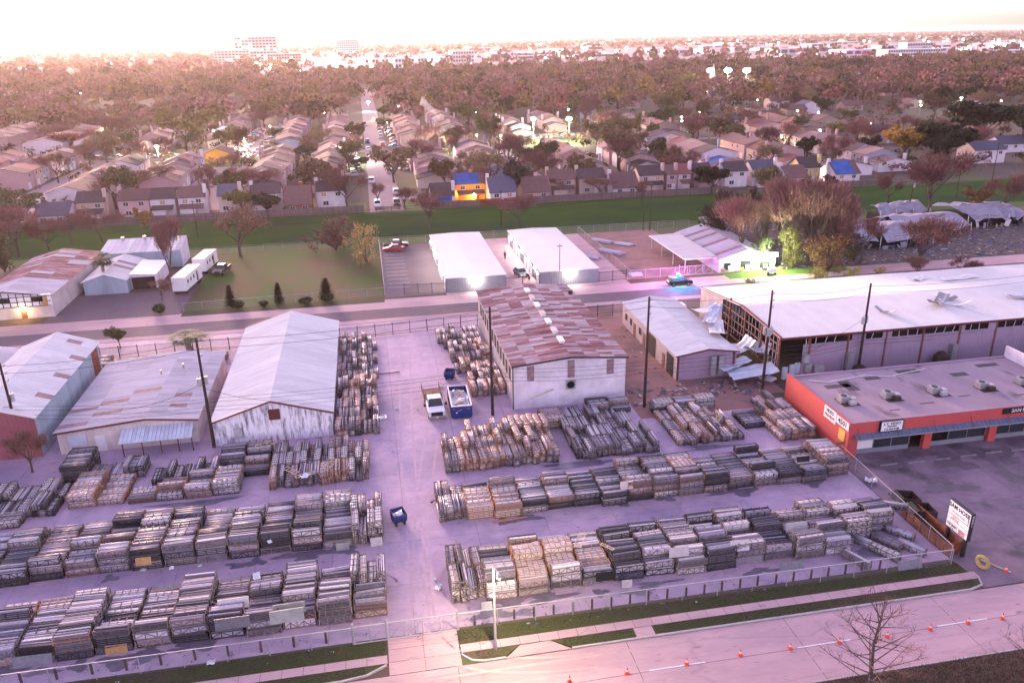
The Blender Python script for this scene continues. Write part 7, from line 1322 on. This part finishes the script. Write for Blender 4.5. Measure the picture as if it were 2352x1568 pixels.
# ------------------------------------------------------------------ lit lamps, seen ones and ones read off lit lawns
def lampost(px, py, h, label, m='lamp_white', power=0, r=.35, colr=(1, .95, .8), sc=(1, 1, .6), group='lit street lamps'):
    x, y = at(px, py, h); t = thing('street_lamp', label, 'street lamp', (x, y, 0), 0, group); MB().tube([(0, 0, 0), (0, 0, h)], .1 if r < 1 else .18, 6).obj('post', 'galv_post', t); hd = MB().sphere((0, 0, h), r, 8, 6, sc=sc).obj('lamp_head', m, t)
    if power: lamp(hd, (0, 0, h - .7 * r - .5), power, colr, r)
lampost(1225, 273, 10, 'left tennis court floodlight', 'lamp_white', 9000, 1.0, (1, .96, .72), group='tennis floodlights'); lampost(1307, 273, 10.5, 'right tennis court floodlight', 'lamp_white', 11000, 1.25, (1, .96, .72), group='tennis floodlights')
for i, px in enumerate((1632, 1672, 1715)):
    lampost(px, 162, 17, ('left', 'middle', 'right')[i] + ' of the three glaring stadium floodlights', 'lamp_cool', 0, 2.4, sc=(1.25, .3, .75), group='stadium floodlights')
lampost(360, 337, 8, 'glaring lamp on the left lit lawn', 'lamp_green', 5200, .6, (.95, 1, .75))
for i, (px, py, h, m, pw_, r_, lab) in enumerate(((545, 312, 6, 'lamp_white', 900, .35, 'white lamp at the parking street'), (245, 290, 6, 'lamp_warm', 500, .4, 'orange lamp at the far left'), (410, 408, 4, 'lamp_white', 260, .3, 'white lamp before the left fence'), (365, 420, 3, 'lamp_cool', 160, .25, 'cool lamp low on a left house'), (846, 235, 6, 'lamp_white', 1200, .9, 'bright lamp far along the long street'), (858, 273, 1.2, 'lamp_warm', 500, .5, 'headlights glow on the long street'),
     (74, 392, 5, 'lamp_warm', 300, .3, 'warm lamp among left trees'), (1596, 322, 5, 'lamp_warm', 1200, .4, 'warm lamp over the board fence'), (1690, 255, 6, 'lamp_yellow' if 0 else 'lamp_warm', 700, .5, 'yellow lamp in the far right trees'), (1795, 310, 5, 'lamp_white', 600, .35, 'white lamp between right houses'), (1880, 395, 3, 'lamp_white', 250, .25, 'lamp by the right parked cars'), (1608, 300, 5, 'beacon_red', 0, .3, 'red signal lamp in the right trees'), (2208, 225, 7, 'lamp_white', 700, .6, 'white lamp in the upper right trees'), (2232, 240, 6, 'lamp_white', 700, .6, 'second white lamp in the upper right trees'), (2262, 272, 4, 'lamp_warm', 400, .4, 'warm lamp at an upper right house'), (12, 350, 5, 'lamp_warm', 400, .4, 'warm lamp at the left edge'), (100, 375, 5, 'lamp_warm', 300, .3, 'warm lamp left of the red tree'), (620, 290, 3, 'lamp_warm', 300, .4, 'warm porch light at the end of the parking street'), (1095, 310, 4, 'lamp_warm', 900, .4, 'yellow light on a gabled wall')
     , (1150, 312, 4, 'lamp_white', 500, .35, 'white light right of the yellow wall'), (797, 333, 7, 'lamp_white', 6000, .3, 'lamp over the bright lawn left of the long street'), (560, 318, 6, 'lamp_white', 5000, .3, 'lamp over the club house lawn'), (1010, 322, 6, 'lamp_white', 4500, .3, 'lamp over the lit lawn behind the right rows'), (490, 300, 6, 'lamp_white', 1800, .3, 'lamp beside the big domed tree'))):  # lawn lamps are unseen, inferred from the lit grass
    lampost(px, py, h, lab, m, pw_, r_, (1, .6, .2) if m == 'lamp_warm' else (1, .95, .8))
rl = random.Random(31)
for i in range(120):
    px = rl.uniform(1080, 2352) if i % 5 else rl.uniform(200, 1100); py = (rl.gauss(112, 13) if i % 5 else rl.gauss(142, 10)) - (px - 1176) * .014
    x, y = at(px, max(py, 88 - (px - 1176) * .017), 9)
    if 500 < y < 7000: lampost(px, max(py, 88 - (px - 1176) * .017), 9, 'tiny distant lamp glowing in the far business district', rl.choice(('lamp_white', 'lamp_white', 'lamp_cool', 'lamp_warm')), 0, .45 + .00085 * y * rl.uniform(.6, 1.3), group='distant lamps')
for i in range(40):
    px = rl.uniform(20, 2300); py = rl.uniform(165, 300); x, y = at(px, py, 5)
    if free(x, y): lampost(px, py, 5, 'small glowing lamp among the suburb trees', rl.choice(('lamp_white', 'lamp_warm', 'lamp_warm')), 0, .3 + .0004 * y, group='suburb lamps')
# ------------------------------------------------------------------ smoke and haze
sheet('lawn', -7.2, -.3, 296, 350, .0155, 'lawn', None, 'bright front lawns beside the long street')
def volume(name, col, dens, aniso):
    m = bpy.data.materials.new(name); m.use_nodes = True; nt = m.node_tree; nt.nodes.clear(); v = _n(nt, 'VolumePrincipled'); v.inputs['Color'].default_value = (*col, 1); v.inputs['Density'].default_value = dens; v.inputs['Anisotropy'].default_value = aniso; o = _n(nt, 'OutputMaterial'); nt.links.new(v.outputs[0], o.inputs['Volume']); MATS[name] = m
volume('haze_air', (1.0, .84, .80), 0.000054, 0.6)
o = MB().box(-40010, 40010, -3010, 42010, -5.2, 64).obj('haze', 'haze_air'); tag(o, 'thin evening haze', None, None, 'stuff')

volume('smoke_air', (1, .98, .97), 0.10, 0.1)
x, y = at(1012, 302); b = MB(); P = []; Q = []
for k in range(9): t_ = k / 8; P.append((x - 9 * t_ ** 1.3, y + 3 * t_, 5.5 + 9.5 * t_ + .4 * sin(k * 2.1))); Q.append(.45 + 1.9 * t_ + .25 * sin(k * 1.7))
b.tube(P, Q, 10); tag(b.obj('smoke', 'smoke_air'), 'pale smoke plume drifting up from a roof', None, None, 'stuff')
